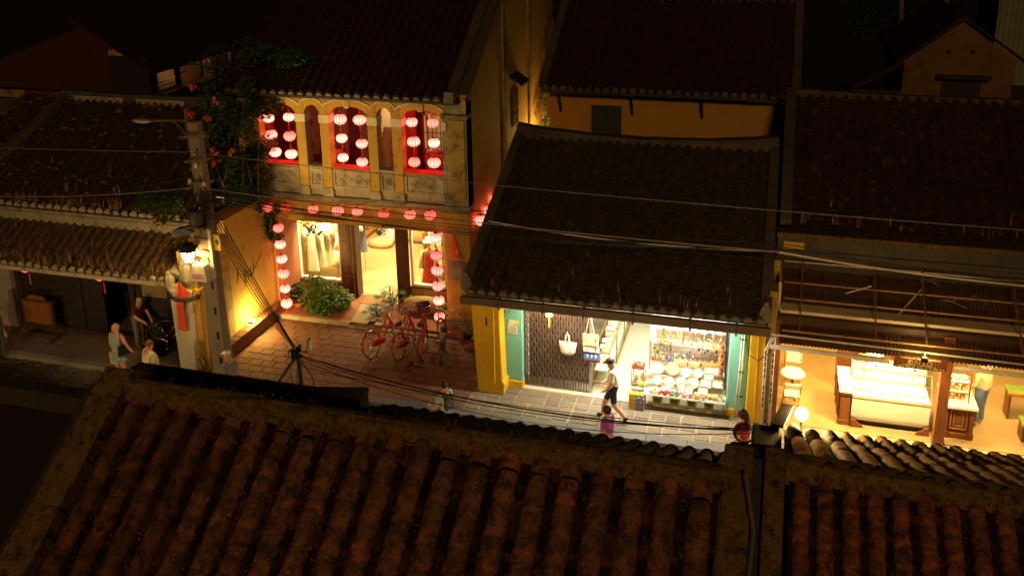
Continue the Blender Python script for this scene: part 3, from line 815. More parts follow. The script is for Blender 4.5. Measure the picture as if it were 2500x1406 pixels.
_props(MB().bx(-2.93, -2.76, -.1, .08, .545, .66).build('lime_box', G['lime'], bevel=.012), 'lime green box on the lower side shelf', 'box')
_props(MB().blob((-2.8, .12, .74), (.09, .1, .12), 10, 6, .15, seed=3).build('tan_pouch', G['tan']), 'tan leather pouch behind the lime green box', 'pouch')
# middle shelf and wire grid
for k, (x, w, h, m) in enumerate(((-1.9, .17, .13, 'tan'), (-1.55, .14, .12, 'tan'), (-1.15, .2, .13, 'orange'))):
    _props(MB().bx(x - w, x + w, .46, .6, .985, .985 + h).build('card_box', G[m], bevel=.006), ['tan card box at the gate side of the middle shelf', 'tan card box in the middle of the middle shelf', 'orange card box at the pilaster side of the middle shelf'][k], 'box')
q = random.Random(9)
for k in range(24):
    i, j = k % 6, k // 6
    o = MB().box((-2.62 + i * .085, .73, 1.08 + j * .11), (.05, .02, .07)).build('key_ring', G[q.choice(['black', 'blue', 'yellow', 'orange', 'grey', 'green'])])
    _props(o, 'key ring on the wire grid, %s row from the bottom, %s from the folding gate' % (ORD[j], ORD[i]), 'key ring', 'key rings on the wire grid')
for k in range(18):
    x = -2.05 + k * .075
    o = MB().blob((x, .62, 1.22 + .06 * (k % 3) + (.1 if x > -1.5 else 0)), (.03, .03, .04), 7, 5, .15, seed=k).build('magnet', G[q.choice(['blue', 'sky', 'red', 'white', 'pink', 'orange', 'black'])])
    _props(o, 'small magnet figure above the middle shelf, %s from the folding gate' % ORD[k], 'magnet', 'magnet figures above the middle shelf')
for k in range(14):
    o = MB().blob((-1.98 + k * .085, .5, 1.0), (.03, .03, .022), 7, 5, .15, seed=k).build('bead_ball', G[q.choice(['red', 'white', 'green', 'pink', 'blue'])])
    _props(o, 'tiny coloured ball on the middle shelf lip, %s from the folding gate' % ORD[k], 'ball', 'tiny balls on the middle shelf')
for k, (x, m) in enumerate(((-2.0, 'grey'), (-1.73, 'grey'), (-1.47, 'pink'), (-1.2, 'straw'), (-.97, 'orange'))):
    z = 1.62
    t = thing('handbag', 'small handbag hanging under the hat lamps, %s from the folding gate' % (nm + ['fifth'])[k], 'handbag', (x, .4, z), group='handbags hung in a row')
    MB().prism([(x - .12, .36, z), (x + .12, .36, z), (x + .07, .36, z + .16), (x - .07, .36, z + .16)], (0, .07, 0)).build('body', G[m], t, bevel=.012)
    MB().prism([(x - .05, .352, z + .06), (x + .05, .352, z + .06), (x + .045, .352, z + .16), (x - .045, .352, z + .16)], (0, .01, 0)).build('flap', G['tan'], t)
    MB().tube([(x - .05, .39, z + .15), (x - .045, .39, z + .24), (x, .39, z + .28), (x + .045, .39, z + .24), (x + .05, .39, z + .15)], .008).build('handle', G['straw'], t)
hatm = tint('conical_hat_straw', (.72, .6, .4), var=.1)
for k, x in enumerate((-2.42, -2.2, -1.98, -1.76, -1.54, -1.32, -1.1, -.9)):
    z = 2.16 - .02 * (k % 3)
    t = thing('straw_hat', 'small conical straw hat hung from the rail, %s from the folding gate' % (nm + ['fifth', 'sixth', 'seventh', 'eighth'])[k], 'hat', (x, .3, z), group='conical hats on the rail')
    MB().lathe([(.105, 0), (.06, .045), (.0, .1)], 16, (x, .3, z), cap=False).build('cone', hatm, t, smooth=True)
    MB().tube([(x, .3, z + .09), (x, .3, 2.37)], .004, 4).build('cord', G['red'], t)
    sb = MB(); sb.cur = 0
    for j in range(3): sb.blob((x + .02 * (j - 1), .3, z - .05 - .05 * j), (.022, .022, .025), 6, 4, .1, seed=j)
    sb.build('charm', G[['orange', 'green', 'tan', 'red'][k % 4]], t)
for k in range(12):
    x = -2.62 + k * .165
    o = MB().prism([(x - .03, -.243, .485), (x + .03, -.243, .485), (x + .03, -.235, .53), (x - .03, -.235, .53)], (0, .004, 0)).build('price_card', [G['white'], G['yellow'], G['white']][k % 3])
    _props(o, 'small price card on the shelf lip, %s from the folding gate' % ORD[k], 'price card', 'price cards on the shelf lip')
for k in range(14):
    x = -2.66 + k * .14 + q.uniform(-.02, .02); s_ = q.uniform(.028, .04); z_ = 1.0
    t = thing('paper_doll', 'little painted doll standing on the middle shelf, %s from the folding gate' % ORD[k], 'doll', (x, .68, .98), group='dolls on the middle shelf')
    MB().lathe([(s_, .982), (s_ * .8, 1.04), (s_ * .35, 1.09)], 8, (x, .68, 0)).build('robe', G[['red', 'orange', 'pink', 'blue', 'green', 'yellow', 'white'][k % 7]], t, smooth=True)
    MB().blob((x, .68, 1.11), (s_ * .6, s_ * .6, s_ * .7), 8, 6).build('head', G['straw'], t, smooth=True)
for k in range(10):
    x = -2.55 + k * .19
    pcd = MB().bx(x - .06, x + .06, .742, .748, 1.42 + .03 * (k % 2), 1.56 + .03 * (k % 2)); pcd.cur = 1; pcd.bx(x - .05, x + .05, .739, .742, 1.45 + .03 * (k % 2), 1.51 + .03 * (k % 2))
    _props(pcd.build('postcard', [G['white'], G[['sky', 'orange', 'green', 'red', 'teal'][k % 5]]]), 'picture postcard clipped on the wire grid, %s from the folding gate' % ORD[k], 'postcard', 'postcards on the wire grid')
for k in range(9):
    x = -2.5 + k * .2; n_ = 5
    mb = MB()
    for j in range(n_): mb.blob((x + q.uniform(-.015, .015), .36, 2.0 - j * .05), (.02, .02, .024), 6, 4, .1, seed=j)
    _props(mb.build('bead_strand', G[['red', 'green', 'orange', 'yellow', 'brown'][k % 5]]), 'short bead strand hanging between the hats, %s from the folding gate' % ORD[k], 'beads', 'bead strands between the hats')
def garland(name, lab, x, y, z0, z1, mats, r, n, seed):
    t = thing(name, lab, 'garland', (x, y, z1)); q = random.Random(seed); mb = MB()
    for i in range(n):
        mb.cur = q.randrange(len(mats)); a = q.uniform(0, 6.28)
        mb.blob((x + .045 * math.cos(a), y + .045 * math.sin(a), z1 + (z0 - z1) * i / n), (r * .7, r * .7, r * 1.5), 6, 4, .2, seed=i, M=rotx(q.uniform(-.8, .8)))
    o = mb.build('pods', [G[k] for k in mats], t); o['kind'] = 'stuff'
    MB().tube([(x, y, z1), (x, y, z0 + .3)], .006, 4).build('cord', G['brown'], t)
garland('chilli_string', 'long string of red and orange pods beside the black upright', -.86, .26, 1.9, .95, ['red', 'orange', 'brown', 'orange'], .04, 90, 2)
garland('shell_string', 'bunch of pale shell strings hung at the gate end of the rail', -2.62, .3, 2.12, 1.75, ['straw', 'white', 'pink'], .05, 50, 7)
garland('charm_string', 'string of green and orange charms beside the pale shell strings', -2.36, .34, 2.05, 1.72, ['green', 'orange', 'brown'], .03, 30, 8)
for k, (x, z, w, h) in enumerate(((-1.62, 2.0, .1, .09), (-1.25, 1.98, .13, .12))):
    pc = MB().bx(x - w, x + w, .72, .735, z - h, z + h); pc.cur = 1; pc.bx(x - w * .4, x + w * .2, .712, .72, z - h * .6, z + h * .5)
    _props(pc.build('picture_panel', [G['sky' if k == 0 else 'blue'], G['pink']]), ['pale blue picture panel behind the hats', 'dark blue picture panel behind the hats'][k], 'picture')
# bags hanging on the gate
t = thing('tote_bag', 'white dotted tote bag hanging on the folding gate', 'bag', (-4.83, .1, 1.14))
tb = MB(); n = 16
pr = [(.13, 1.14, .05), (.19, 1.2, .07), (.225, 1.35, .075), (.25, 1.5, .06)]
vs = []
for (w, z, d) in pr:
    for k in range(n):
        a = 2 * math.pi * k / n
        vs.append((-4.83 + w * math.cos(a), .1 + d * math.sin(a), z + (.015 * math.sin(5 * a) if z > 1.45 else 0)))
tb.add(vs, [(j * n + k, j * n + (k + 1) % n, (j + 1) * n + (k + 1) % n, (j + 1) * n + k) for j in range(3) for k in range(n)] + [tuple(range(n))[::-1]])
tb.build('body', G['white'], t, smooth=True)
for k in range(11):
    x = -4.99 + (k % 4) * .1 + (.05 if k // 4 == 1 else 0); z = 1.23 + (k // 4) * .095
    MB().blob((x, .1 - .072 * math.sqrt(max(.1, 1 - ((x + 4.83) / .26) ** 2)), z), (.016, .008, .016), 6, 4).build('dot', G['tan'], t)
for s_ in (-.03, .03):
    MB().tube([(-4.9, .1 + s_, 1.48), (-4.89, .1 + s_, 1.68), (-4.85, .1 + s_, 1.77), (-4.81, .1 + s_, 1.68), (-4.78, .1 + s_, 1.48)], .012).build('handle', G['white'], t)
for k, (z0, z1, m, lab) in enumerate(((1.5, 1.84, 'straw', 'beige printed shopping bag on the gate post, topmost of the pile'), (1.3, 1.5, 'white', 'white printed shopping bag below the beige one'), (1.05, 1.3, 'blue', 'dark blue printed shopping bag below the white one'), (.98, 1.2, 'red', 'red shopping bag at the bottom of the hanging pile'))):
    y = .03 + .03 * k
    t = thing('shopping_bag', lab, 'bag', (-4.2, y, z0), group='shopping bags hung on the gate post')
    b = MB().bx(-4.42 + .01 * k, -4.0 + .012 * k, y, y + .03, z0, z1); b.build('body', G[m], t, bevel=.012)
    if k < 3:
        for j in range(3):
            MB().blob((-4.3 + j * .11, y - .004, (z0 + z1) / 2), (.022, .006, min(.06, (z1 - z0) * .3)), 7, 5).build('printed_figure', G[['yellow', 'sky', 'red'][j] if k < 2 else 'white'], t)
MB().tube([(-4.35, .05, 1.82), (-4.28, .1, 2.2), (-4.24, .15, 2.5), (-4.2, .1, 2.2), (-4.1, .05, 1.82)], .008).build('bag_cord', G['straw'], bpy.data.objects['shopping_bag'])
t = thing('tassel_lamp', 'small orange pendant light with yellow tassel under the shop gutter', 'lamp', (-5.29, -.1, 2.1))
MB().lathe([(.09, 2.3), (.1, 2.34), (.02, 2.38)], 14, (-5.29, -.1, 0)).build('shade', emis('pendant_glow', (1.0, .5, .12), 3.0), t)
MB().lathe([(.008, 2.3), (.02, 2.22), (.02, 2.0), (.01, 1.95)], 8, (-5.29, -.1, 0)).build('tassel', G['yellow'], t)
lamp('pendant_bulb', (-5.29, -.12, 2.2), 5, (1, .5, .15), .05, parent=t)
# tube lights under the shop ceiling (out of sight behind the gutter)
for k, (x, y, p_, c_) in enumerate(((-1.6, -.44, 46, (1, .89, .68)), (-3.3, -.44, 38, (1, .88, .65)), (-5.1, -.44, 27, (1, .82, .54)), (-2.6, 2.9, 44, (1, .93, .76)), (-3.2, 1.2, 34, (1, .93, .76)), (-1.7, .12, 150, (1, .94, .8)))):
    t = thing('tube_light', ['tube light under the gutter above the display stand', 'tube light under the gutter above the shop entrance', 'tube light under the gutter above the folding gate', 'tube light deep inside the shop', 'tube light just inside the shop entrance', 'tube light right above the hats'][k], 'lamp', (x, y, 2.7))
    MB().bx(x - .5, x + .5, y - .02, y + .02, 2.76, 2.8).build('tube', emis('tube_glow', c_, 6), t)
    lamp('tube_lamp', (x, y, 2.74), p_, c_, typ='AREA', sx=1.3, sy=.1, parent=t)
MB().bx(-6.05, -4.3, .7, .76, .013, 2.95).build('gate_dark_backing', M['darkwood'], sh)  # dark sheet added for the interior shade behind the gate
# ------------------------------------------------------------------ two-storey lantern house
tw = thing('lantern_house', 'two-storey mouldy ochre house with arched loggia hung with lanterns', 'house', (-12.2, 2.8, 0))
XL, XR, YF = -15.95, -8.43, 2.8
# front slope
roof, tpt, tn = roof_slope(tw, (XL - .1, 2.42, 7.33), (1, 0, 0), sl(6.1, 4.2), 7.35, 7.4, .30, .085, .1, M['tile_dark'], M['tile_dark'], capmat=M['capdark'], seed=31, sag=.04, ntile=6)
MB().prism([(XL, 8.55, 11.5), (XL, 14.2, 7.6), (XL, 14.2, 7.5), (XL, 8.55, 11.4)], (7.4, 0, 0)).build('rear_roof', M['rooflath'], tw)
v = MB(); bar(v, (-8.72, 2.5, 7.5), (-8.72, 8.55, 11.66), .3, .24, tn); v.build('verge', M['ridge_dark'], roof)
MB().bx(-8.9, -8.62, 2.3, 2.6, 7.3, 7.62).build('verge_block', M['capdark'], roof)
MB().bx(XL - .1, -8.55, 2.36, 2.8, 7.24, 7.31).build('eave_board', M['blackwood'], roof)
# gable side wall with pilaster strips
MB().prism([(-8.43, 2.8, 0), (-8.43, 14, 0), (-8.43, 14, 7.75), (-8.43, 13.2, 8.6), (-8.43, 8.6, 11.75), (-8.43, 2.8, 7.45)], (-.28, 0, 0)).build('gable_wall', M['ochre'], tw)
for y, z in ((6.6, 10.2), (9.75, 10.9)):
    MB().bx(-8.43, -8.36, y - .13, y + .13, 0, z).build('wall_strip', M['greyplaster'], tw)
v = MB(); bar(v, (-8.5, 2.75, 7.5), (-8.5, 8.6, 11.82), .42, .1, (0, -.58, .8)); bar(v, (-8.5, 8.6, 11.82), (-8.5, 13.2, 8.66), .42, .1, (0, .58, .8)); v.build('gable_coping', M['ridge_dark'], tw)
MB().bx(XL, XL + .25, 2.81, 14, 0, 7.2).build('far_side_wall', M['ochre'], tw)
MB().bx(XL + .26, -8.72, 13.7, 13.98, 0, 7.5).build('rear_wall', M['ochre'], tw)
wnd = MB().bx(-8.428, -8.40, 7.55, 8.15, 5.35, 6.6).build('gable_window', M['blackwood'], tw)
w2 = MB()
for y in (7.55, 7.75, 7.95, 8.15): w2.bx(-8.4, -8.37, y - .015, y + .015, 5.35, 6.6)
for z in (5.35, 5.65, 5.95, 6.25, 6.6): w2.bx(-8.395, -8.375, 7.55, 8.15, z - .015, z + .015)
w2.build('window_grille', M['rusty'], wnd)
MB().prism([(-8.43, 7.35, 7.05), (-8.0, 7.35, 6.8), (-8.0, 7.35, 6.86), (-8.43, 7.35, 7.14)], (0, .95, 0)).build('window_hood', M['tile_dark'], tw)

# loggia front: columns, arches, parapet
def arch_bay(x0, x1, zs, zc, zt, y0, y1):
    """wall above an opening with an arched lower edge"""
    mb = MB(); N = 14; pts = []
    for k in range(N + 1):
        a = math.pi * k / N
        pts.append(((x0 + x1) / 2 - (x1 - x0) / 2 * math.cos(a), zs + (zc - zs) * math.sin(a)))
    for k in range(N):
        (a, za), (b, zb) = pts[k], pts[k + 1]
        mb.add([(a, y0, za), (b, y0, zb), (b, y0, zt), (a, y0, zt), (a, y1, za), (b, y1, zb), (b, y1, zt), (a, y1, zt)],
               [(0, 1, 2, 3), (5, 4, 7, 6), (4, 5, 1, 0)])
    return mb
cols = [(-15.45, -15.18), (-13.91, -13.6), (-13.11, -12.81), (-11.54, -11.24), (-10.76, -10.46)]
ZS, ZT = 6.66, 7.24
for k, (a, b) in enumerate(((-15.18, -13.91), (-13.6, -13.11), (-12.81, -11.54), (-11.24, -10.76), (-10.46, -9.18))):
    wide = k % 2 == 0
    arch_bay(a, b, ZS, 6.95, ZT, YF, YF + .34).build('arch', M['ochre_clean'], tw)
for (a, b) in cols:
    c = MB().bx(a, b, YF - .001, YF + .34, 4.3, ZT).build('column', M['ochre'], tw, bevel=.012)
    MB().bx(a - .02, b + .02, YF - .025, YF + .36, 6.4, 6.655).build('capital', M['trimwhite'], c, bevel=.01)
    MB().prism([(a - .03, YF - .05, 4.02), (b + .03, YF - .05, 4.02), (b + .03, YF - .05, 4.2), (b, YF - .05, 4.36), (a, YF - .05, 4.36), (a - .03, YF - .05, 4.2)], (0, .3, 0)).build('column_foot', M['relief'], c, bevel=.012)
pier = MB().bx(-9.18, XR, YF - .002, YF + .5, 4.05, ZT).build('corner_pier', M['greyplaster'], tw, bevel=.015)
MB().bx(-9.0, XR - .06, YF - .045, YF, 4.3, 6.7).build('pier_panel', M['ochre_dirty'], pier, bevel=.01)
MB().bx(-9.2, XR + .06, YF - .08, YF + .4, 6.75, 6.86).build('pier_cornice', M['greyplaster'], pier, bevel=.012)
MB().bx(-9.19, -9.05, YF - .03, YF + .3, 6.38, 6.62).build('pier_capital', M['trimwhite'], pier)
MB().bx(XL, -15.45, YF, YF + .34, 4.05, ZT).build('corner_pier', M['ochre'], tw)
MB().bx(XL, XR, YF - .05, YF + .34, ZT, 7.36).build('cornice', M['ochre_clean'], tw, bevel=.02)
# scalloped white moulding over the arches
cx = [-15.32, -13.755, -12.96, -11.39, -10.61, -9.1]
for a, b in zip(cx[:-1], cx[1:]):
    wide = b - a > 1; N = 20; zv = 6.92; zp = 7.16
    path = []
    for k in range(N + 1):
        t = k / N; path.append((a + (b - a) * t, zv + (zp - zv) * math.sin(math.pi * t) ** .62))
    mb = MB(); vs = []
    for (x, z) in path: vs += [(x, YF - .03, z - .028), (x, YF - .03, z + .028), (x, YF, z + .028), (x, YF, z - .028)]
    mb.add(vs, [(i * 4 + k, i * 4 + (k + 1) % 4, i * 4 + 4 + (k + 1) % 4, i * 4 + 4 + k) for i in range(N) for k in range(4)])
    mb.build('scallop_moulding', M['trimwhite'], tw)
for x in (-12.17, -9.83):
    k = MB(); k.prism([(x - .07, YF - .05, 6.9), (x + .07, YF - .05, 6.9), (x + .11, YF - .05, 7.22), (x - .11, YF - .05, 7.22)], (0, .05, 0)).build('keystone', M['trimwhite'], tw, bevel=.008)
    MB().prism([(x - .045, YF - .058, 6.94), (x + .045, YF - .058, 6.94), (x + .08, YF - .058, 7.17), (x - .08, YF - .058, 7.17)], (0, .01, 0)).build('keystone_panel', M['ochre_clean'], tw)
# parapet panels with relief
for a, b in ((-15.18, -13.91), (-13.6, -13.11), (-12.81, -11.54), (-11.24, -10.76), (-10.46, -9.18)):
    pa = MB().bx(a, b, YF + .05, YF + .28, 4.1, 4.98).build('parapet', M['relief'], tw)
    MB().bx(a - .0, b + .0, YF - .02, YF + .34, 4.985, 5.045).build('sill', M['redwall'] if b - a > 1 else M['relief'], pa, bevel=.01)  # wide sills carry the red lantern light in their colour
    f = MB(); w = .05
    f.bx(a + .02, b - .02, YF + .01, YF + .05, 4.86, 4.93).bx(a + .02, b - .02, YF + .01, YF + .05, 4.36, 4.43).bx(a + .02, a + .09, YF + .01, YF + .05, 4.43, 4.86).bx(b - .09, b - .02, YF + .01, YF + .05, 4.43, 4.86)
    f.build('panel_frame', M['relief'], pa, bevel=.008)
    r_ = MB(); m = (a + b) / 2; h = (b - a) / 2 - .16
    if h > .3:
        for sgn in (-1, 1):
            c = m + sgn * h * .5
            d = [(c - h * .45, 4.645), (c, 4.79), (c + h * .45, 4.645), (c, 4.5)]
            for i in range(4):
                p0, p1 = d[i], d[(i + 1) % 4]; bar(r_, (p0[0], YF + .035, p0[1]), (p1[0], YF + .035, p1[1]), .03, .03, (0, -1, 0))
            d = [(c - h * .2, 4.645), (c, 4.71), (c + h * .2, 4.645), (c, 4.58)]
            for i in range(4):
                p0, p1 = d[i], d[(i + 1) % 4]; bar(r_, (p0[0], YF + .035, p0[1]), (p1[0], YF + .035, p1[1]), .03, .025, (0, -1, 0))
        r_.tube([(m + .06 * math.cos(t), YF + .04, 4.645 + .06 * math.sin(t)) for t in [6.283 * k / 10 for k in range(10)]], .018, 5, closed=True)
    else:
        for q_ in range(4):
            an = q_ * 1.571 + .785
            r_.tube([(m + .07 * math.cos(an) + .05 * math.cos(t), YF + .04, 4.645 + .09 * math.sin(an) + .05 * math.sin(t)) for t in [6.283 * k / 9 for k in range(9)]], .014, 5, closed=True)
    r_.build('relief_ornament', M['relief'], pa)
MB().bx(XL, XR + .05, YF - .07, YF + .3, 3.98, 4.08).build('string_course', M['greyplaster'], tw, bevel=.02)
MB().bx(XL, XR + .02, YF - .02, YF + .32, 3.88, 3.98).build('string_course', M['greyplaster'], tw, bevel=.02)
MB().bx(XL + .02, -8.75, YF + .34, 8.0, 3.72, 3.9).build('upper_floor', M['brownwood'], tw)
MB().bx(XL + .02, -8.75, YF + .34, 5.8, 7.12, 7.2).build('loggia_ceiling', M['ochre_clean'], tw)
# loggia back wall with louvred doors, lit room and barred window
YB = 4.25
MB().bx(-15.7, -12.15, YB, YB + .12, 3.9, 7.12).build('loggia_wall', M['redwall'], tw)
MB().bx(-11.4, -10.3, YB, YB + .12, 3.9, 7.12).build('loggia_wall', M['redwall'], tw)
MB().bx(-10.3, -8.73, YB, YB + .12, 3.9, 5.3).build('loggia_wall', M['redwall'], tw)
MB().bx(-10.3, -8.73, YB, YB + .12, 6.5, 7.12).build('loggia_wall', M['redwall'], tw)
for (a, b) in ((-15.5, -14.7), (-14.5, -13.65), (-13.55, -12.95), (-12.9, -12.16), (-11.38, -11.02), (-10.55, -10.32)):
    d = MB().bx(a, b, YB - .05, YB - .005, 4.0 if a > -14.6 else 4.0, 6.95).build('louvred_door', M['louvre'], tw)
    lv = MB(); z = 5.0
    while z < 6.85:
        lv.prism([(a + .07, YB - .05, z), (a + .07, YB - .075, z - .02), (a + .07, YB - .07, z - .03), (a + .07, YB - .05, z - .015)], (b - a - .14, 0, 0)); z += .07
    lv.build('louvre_slats', M['louvre'], d)
for x in (-15.6, -12.12, -9.12):
    pass
# red side faces of the wide openings and low red wall inside
for (a, b) in ((-13.64, -13.05), (-10.2, -9.1)):
    MB().bx(a, b, YB - .3, YB - .06, 3.9, 5.25).build('low_red_wall', M['redwall'], tw)
rm = MB().bx(-12.14, -9.6, 7.6, 7.7, 3.9, 7.1).build('room_wall', M['cream'], tw)
MB().bx(-12.16, -12.06, YB + .12, 7.6, 3.9, 7.1).build('room_wall', M['cream'], tw)
MB().bx(-9.0, -8.75, YB + .12, 7.6, 3.9, 7.1).build('room_wall', M['cream'], tw)
MB().bx(-12.06, -11.42, YB + .9, YB + 1.0, 3.92, 5.75).build('room_screen', M['palewall'], tw)
wf = MB()
for a in ((-10.3, -10.24, 5.3, 6.5), (-9.06, -9.0, 5.3, 6.5)): wf.bx(a[0], a[1], YB - .02, YB + .1, a[2], a[3])
wf.bx(-10.3, -9.0, YB - .02, YB + .1, 5.3, 5.36).bx(-10.3, -9.0, YB - .02, YB + .1, 6.44, 6.5).bx(-9.68, -9.62, YB - .02, YB + .1, 5.3, 6.5)
wfo = wf.build('barred_window', M['cream'], tw)
for k in range(9):
    MB().tube([(-10.18 + k * .14, YB - .03, 5.32), (-10.18 + k * .14, YB - .03, 6.48)], .012, 5).build('window_bar', M['iron'], wfo)
MB().tube([(-10.28, YB - .03, 5.9), (-9.02, YB - .03, 5.9)], .012, 5).build('window_bar', M['iron'], wfo)
hg = MB()
for k in range(6):
    x = -10.1 + k * .17
    hg.prism([(x, 5.6, 5.5), (x + .14, 5.6, 5.5), (x + .11, 5.6, 6.4), (x + .03, 5.6, 6.4)], (0, .05, 0))
_props(hg.build('hanging_garments', plain('dim_garments', (.25, .14, .06), scale=9)), 'row of dim garments hanging behind the barred upstairs window', 'garments')
t = thing('upstairs_lamp', 'warm ceiling lamp in the room behind the loggia', 'lamp', (-11.0, 5.9, 6.9))
MB().lathe([(.14, 6.92), (.1, 7.0), (.02, 7.08)], 14, (-11.0, 5.9, 0)).build('shade', emis('upstairs_glow', (1, .7, .35), 4), t)
lamp('upstairs_bulb', (-11.0, 5.9, 6.8), 28, (1, .68, .32), .1, parent=t)

# ground floor porch
MB().bx(XL, XR, YF - .0, YF + .3, 3.18, 3.87).build('porch_beam', M['ochre'], tw, bevel=.02)
MB().bx(XL + .25, -8.72, YF + .3, 4.2, 3.6, 3.7).build('porch_ceiling', M['brownwood'], tw)
pp = MB().bx(-9.22, XR + .01, YF - .03, YF + .55, .0, 3.87).build('porch_pier', M['ochre'], tw, bevel=.02)
for z0, z1, d in ((.0, .28, .16), (.28, .36, .1), (.36, .44, .07)):
    MB().bx(-9.24 - d * .4, XR + d * .6, YF - .03 - d, YF + .5, z0, z1).build('pier_plinth', M['greyplaster'], pp, bevel=.02)
MB().bx(-9.14, -8.5, YF - .06, YF - .03, 1.72, 2.35).build('moss_patch_panel', M['greyplaster'], pp, bevel=.02)
MB().bx(-15.2, -14.98, YF - .02, 4.2, .0, 3.18).build('porch_side_wall', M['redlit'], tw)
MB().bx(XL, -15.2, YF, YF + .3, .0, 3.18).build('porch_pier', M['ochre'], tw)
# platform and step
MB().bx(-14.97, -8.6, 2.36, 9.4, -.19, .15).build('platform', M['platform'], tw, bevel=.02)
MB().bx(-15.0, -12.3, 2.27, 2.38, -.1, .14).build('platform_edge', M['relief'], tw, bevel=.015)
MB().bx(-12.28, -9.3, 2.2, 2.36, -.1, .06).build('step', M['relief'], tw, bevel=.015)
MB().prism([(-12.6, 4.2, .152), (-12.3, 2.3, .152), (-11.2, 2.3, .152), (-11.4, 4.2, .152)][::-1], (0, 0, .006)).build('cement_ramp', M['warmfloor'], tw)
# storefront
YS = 4.2
sf = MB()
sf.bx(-15.7, -8.72, YS, YS + .14, 2.78, 3.6).bx(-15.7, -13.05, YS, YS + .14, .15, .58).bx(-11.42, -8.72, YS, YS + .14, .15, .72).bx(-9.72, -8.72, YS, YS + .14, .72, 2.78).bx(-15.7, -15.36, YS, YS + .14, .58, 2.78)
sf.build('shop_front_wall', M['ochre'], tw)
def frame(mb, a, b, z0, z1, y0, y1, w): mb.bx(a, a + w, y0, y1, z0, z1).bx(b - w, b, y0, y1, z0, z1).bx(a + w, b - w, y0, y1, z0, z0 + w).bx(a + w, b - w, y0, y1, z1 - w, z1)
for a, b, z0, z1 in ((-15.02, -13.42, .58, 2.78), (-10.95, -9.72, .72, 2.78)):
    f = MB(); frame(f, a, b, z0, z1, YS - .04, YS + .1, .07); fo = f.build('shop_window', M['marble'], tw)
    MB().bx(a + .07, b - .07, YS + .02, YS + .026, z0 + .07, z1 - .07).build('window_pane', M['glass'], fo)
    MB().bx(a - .1, b + .1, YS - .1, YS - .042, z0 - .07, z0 - .005).build('window_sill', M['plumwood'], fo)
def panel_leaf(name, a, b, z0, z1, y, mat, n=4):
    o = MB().bx(a, b, y, y + .05, z0, z1).build(name, mat, tw, bevel=.006)
    h = (z1 - z0) / n
    for k in range(n):
        MB().bx(a + .06, b - .06, y - .018, y, z0 + k * h + .07, z0 + (k + 1) * h - .05).build('raised_panel', mat, o, bevel=.014)
    return o
panel_leaf('window_shutter', -15.36, -15.04, .55, 2.78, YS - .12, M['plumwood'])
panel_leaf('window_shutter', -13.4, -13.05, .2, 2.78, YS - .12, M['brownwood'])
panel_leaf('window_shutter', -11.42, -10.97, .2, 2.78, YS - .12, M['plumwood'], 5)
db = MB().bx(-13.03, -12.8, YS - .2, YS + .2, .15, 2.9).build('door_jamb', M['darkwood'], tw, bevel=.01)
MB().bx(-12.93, -12.9, YS - .215, YS - .2, .2, 2.85).build('bright_strip', M['orangewood'], db)
MB().bx(-13.0, -11.0, YS - .1, YS + .16, 2.79, 2.93).build('door_head', M['darkwood'], tw)
# shop interior
MB().bx(-15.68, -8.73, 10.4, 10.5, .15, 3.7).build('shop_back_wall', M['cream'], tw)
MB().bx(-15.68, -15.58, YS + .15, 10.4, .15, 3.7).build('shop_side_wall', M['cream'], tw)
MB().bx(-8.85, -8.74, YS + .15, 10.4, .15, 3.7).build('shop_side_wall', M['cream'], tw)
MB().bx(-15.57, -8.86, YS + .02, 10.4, .151, .162).build('shop_floor', M['warmfloor'], tw)
MB().bx(-15.57, -8.86, YS + .15, 10.4, 3.6, 3.7).build('shop_ceiling', M['cream'], tw)
for k, (x, y, p_) in enumerate(((-14.3, 4.52, 150), (-12.2, 6.2, 110), (-10.3, 5.3, 62), (-13.3, 8.4, 70))):
    t = thing('ceiling_spot', ['ceiling light over the clothes rack', 'ceiling light inside the doorway', 'ceiling light over the mannequin', 'ceiling light above the boulders'][k], 'lamp', (x, y, 3.55))
    MB().lathe([(.1, 3.52), (.1, 3.58), (.0, 3.59)], 14, (x, y, 0)).build('disc', emis('spot_glow', (1, .72, .36), 6), t)
    lamp('ceiling_bulb', (x, y, 3.45), p_, (1, .72, .34), typ='AREA', sx=.5, sy=.5, parent=t)
mt = MB().prism([(-12.55, 4.1, .159), (-11.6, 4.1, .159), (-11.75, 3.62, .159), (-12.6, 3.62, .159)][::-1], (0, 0, .012)).build('door_mat', plain('tan_coir', (.3, .19, .08), .95, scale=60)); _props(mt, 'tan coir mat before the shop door', 'mat')

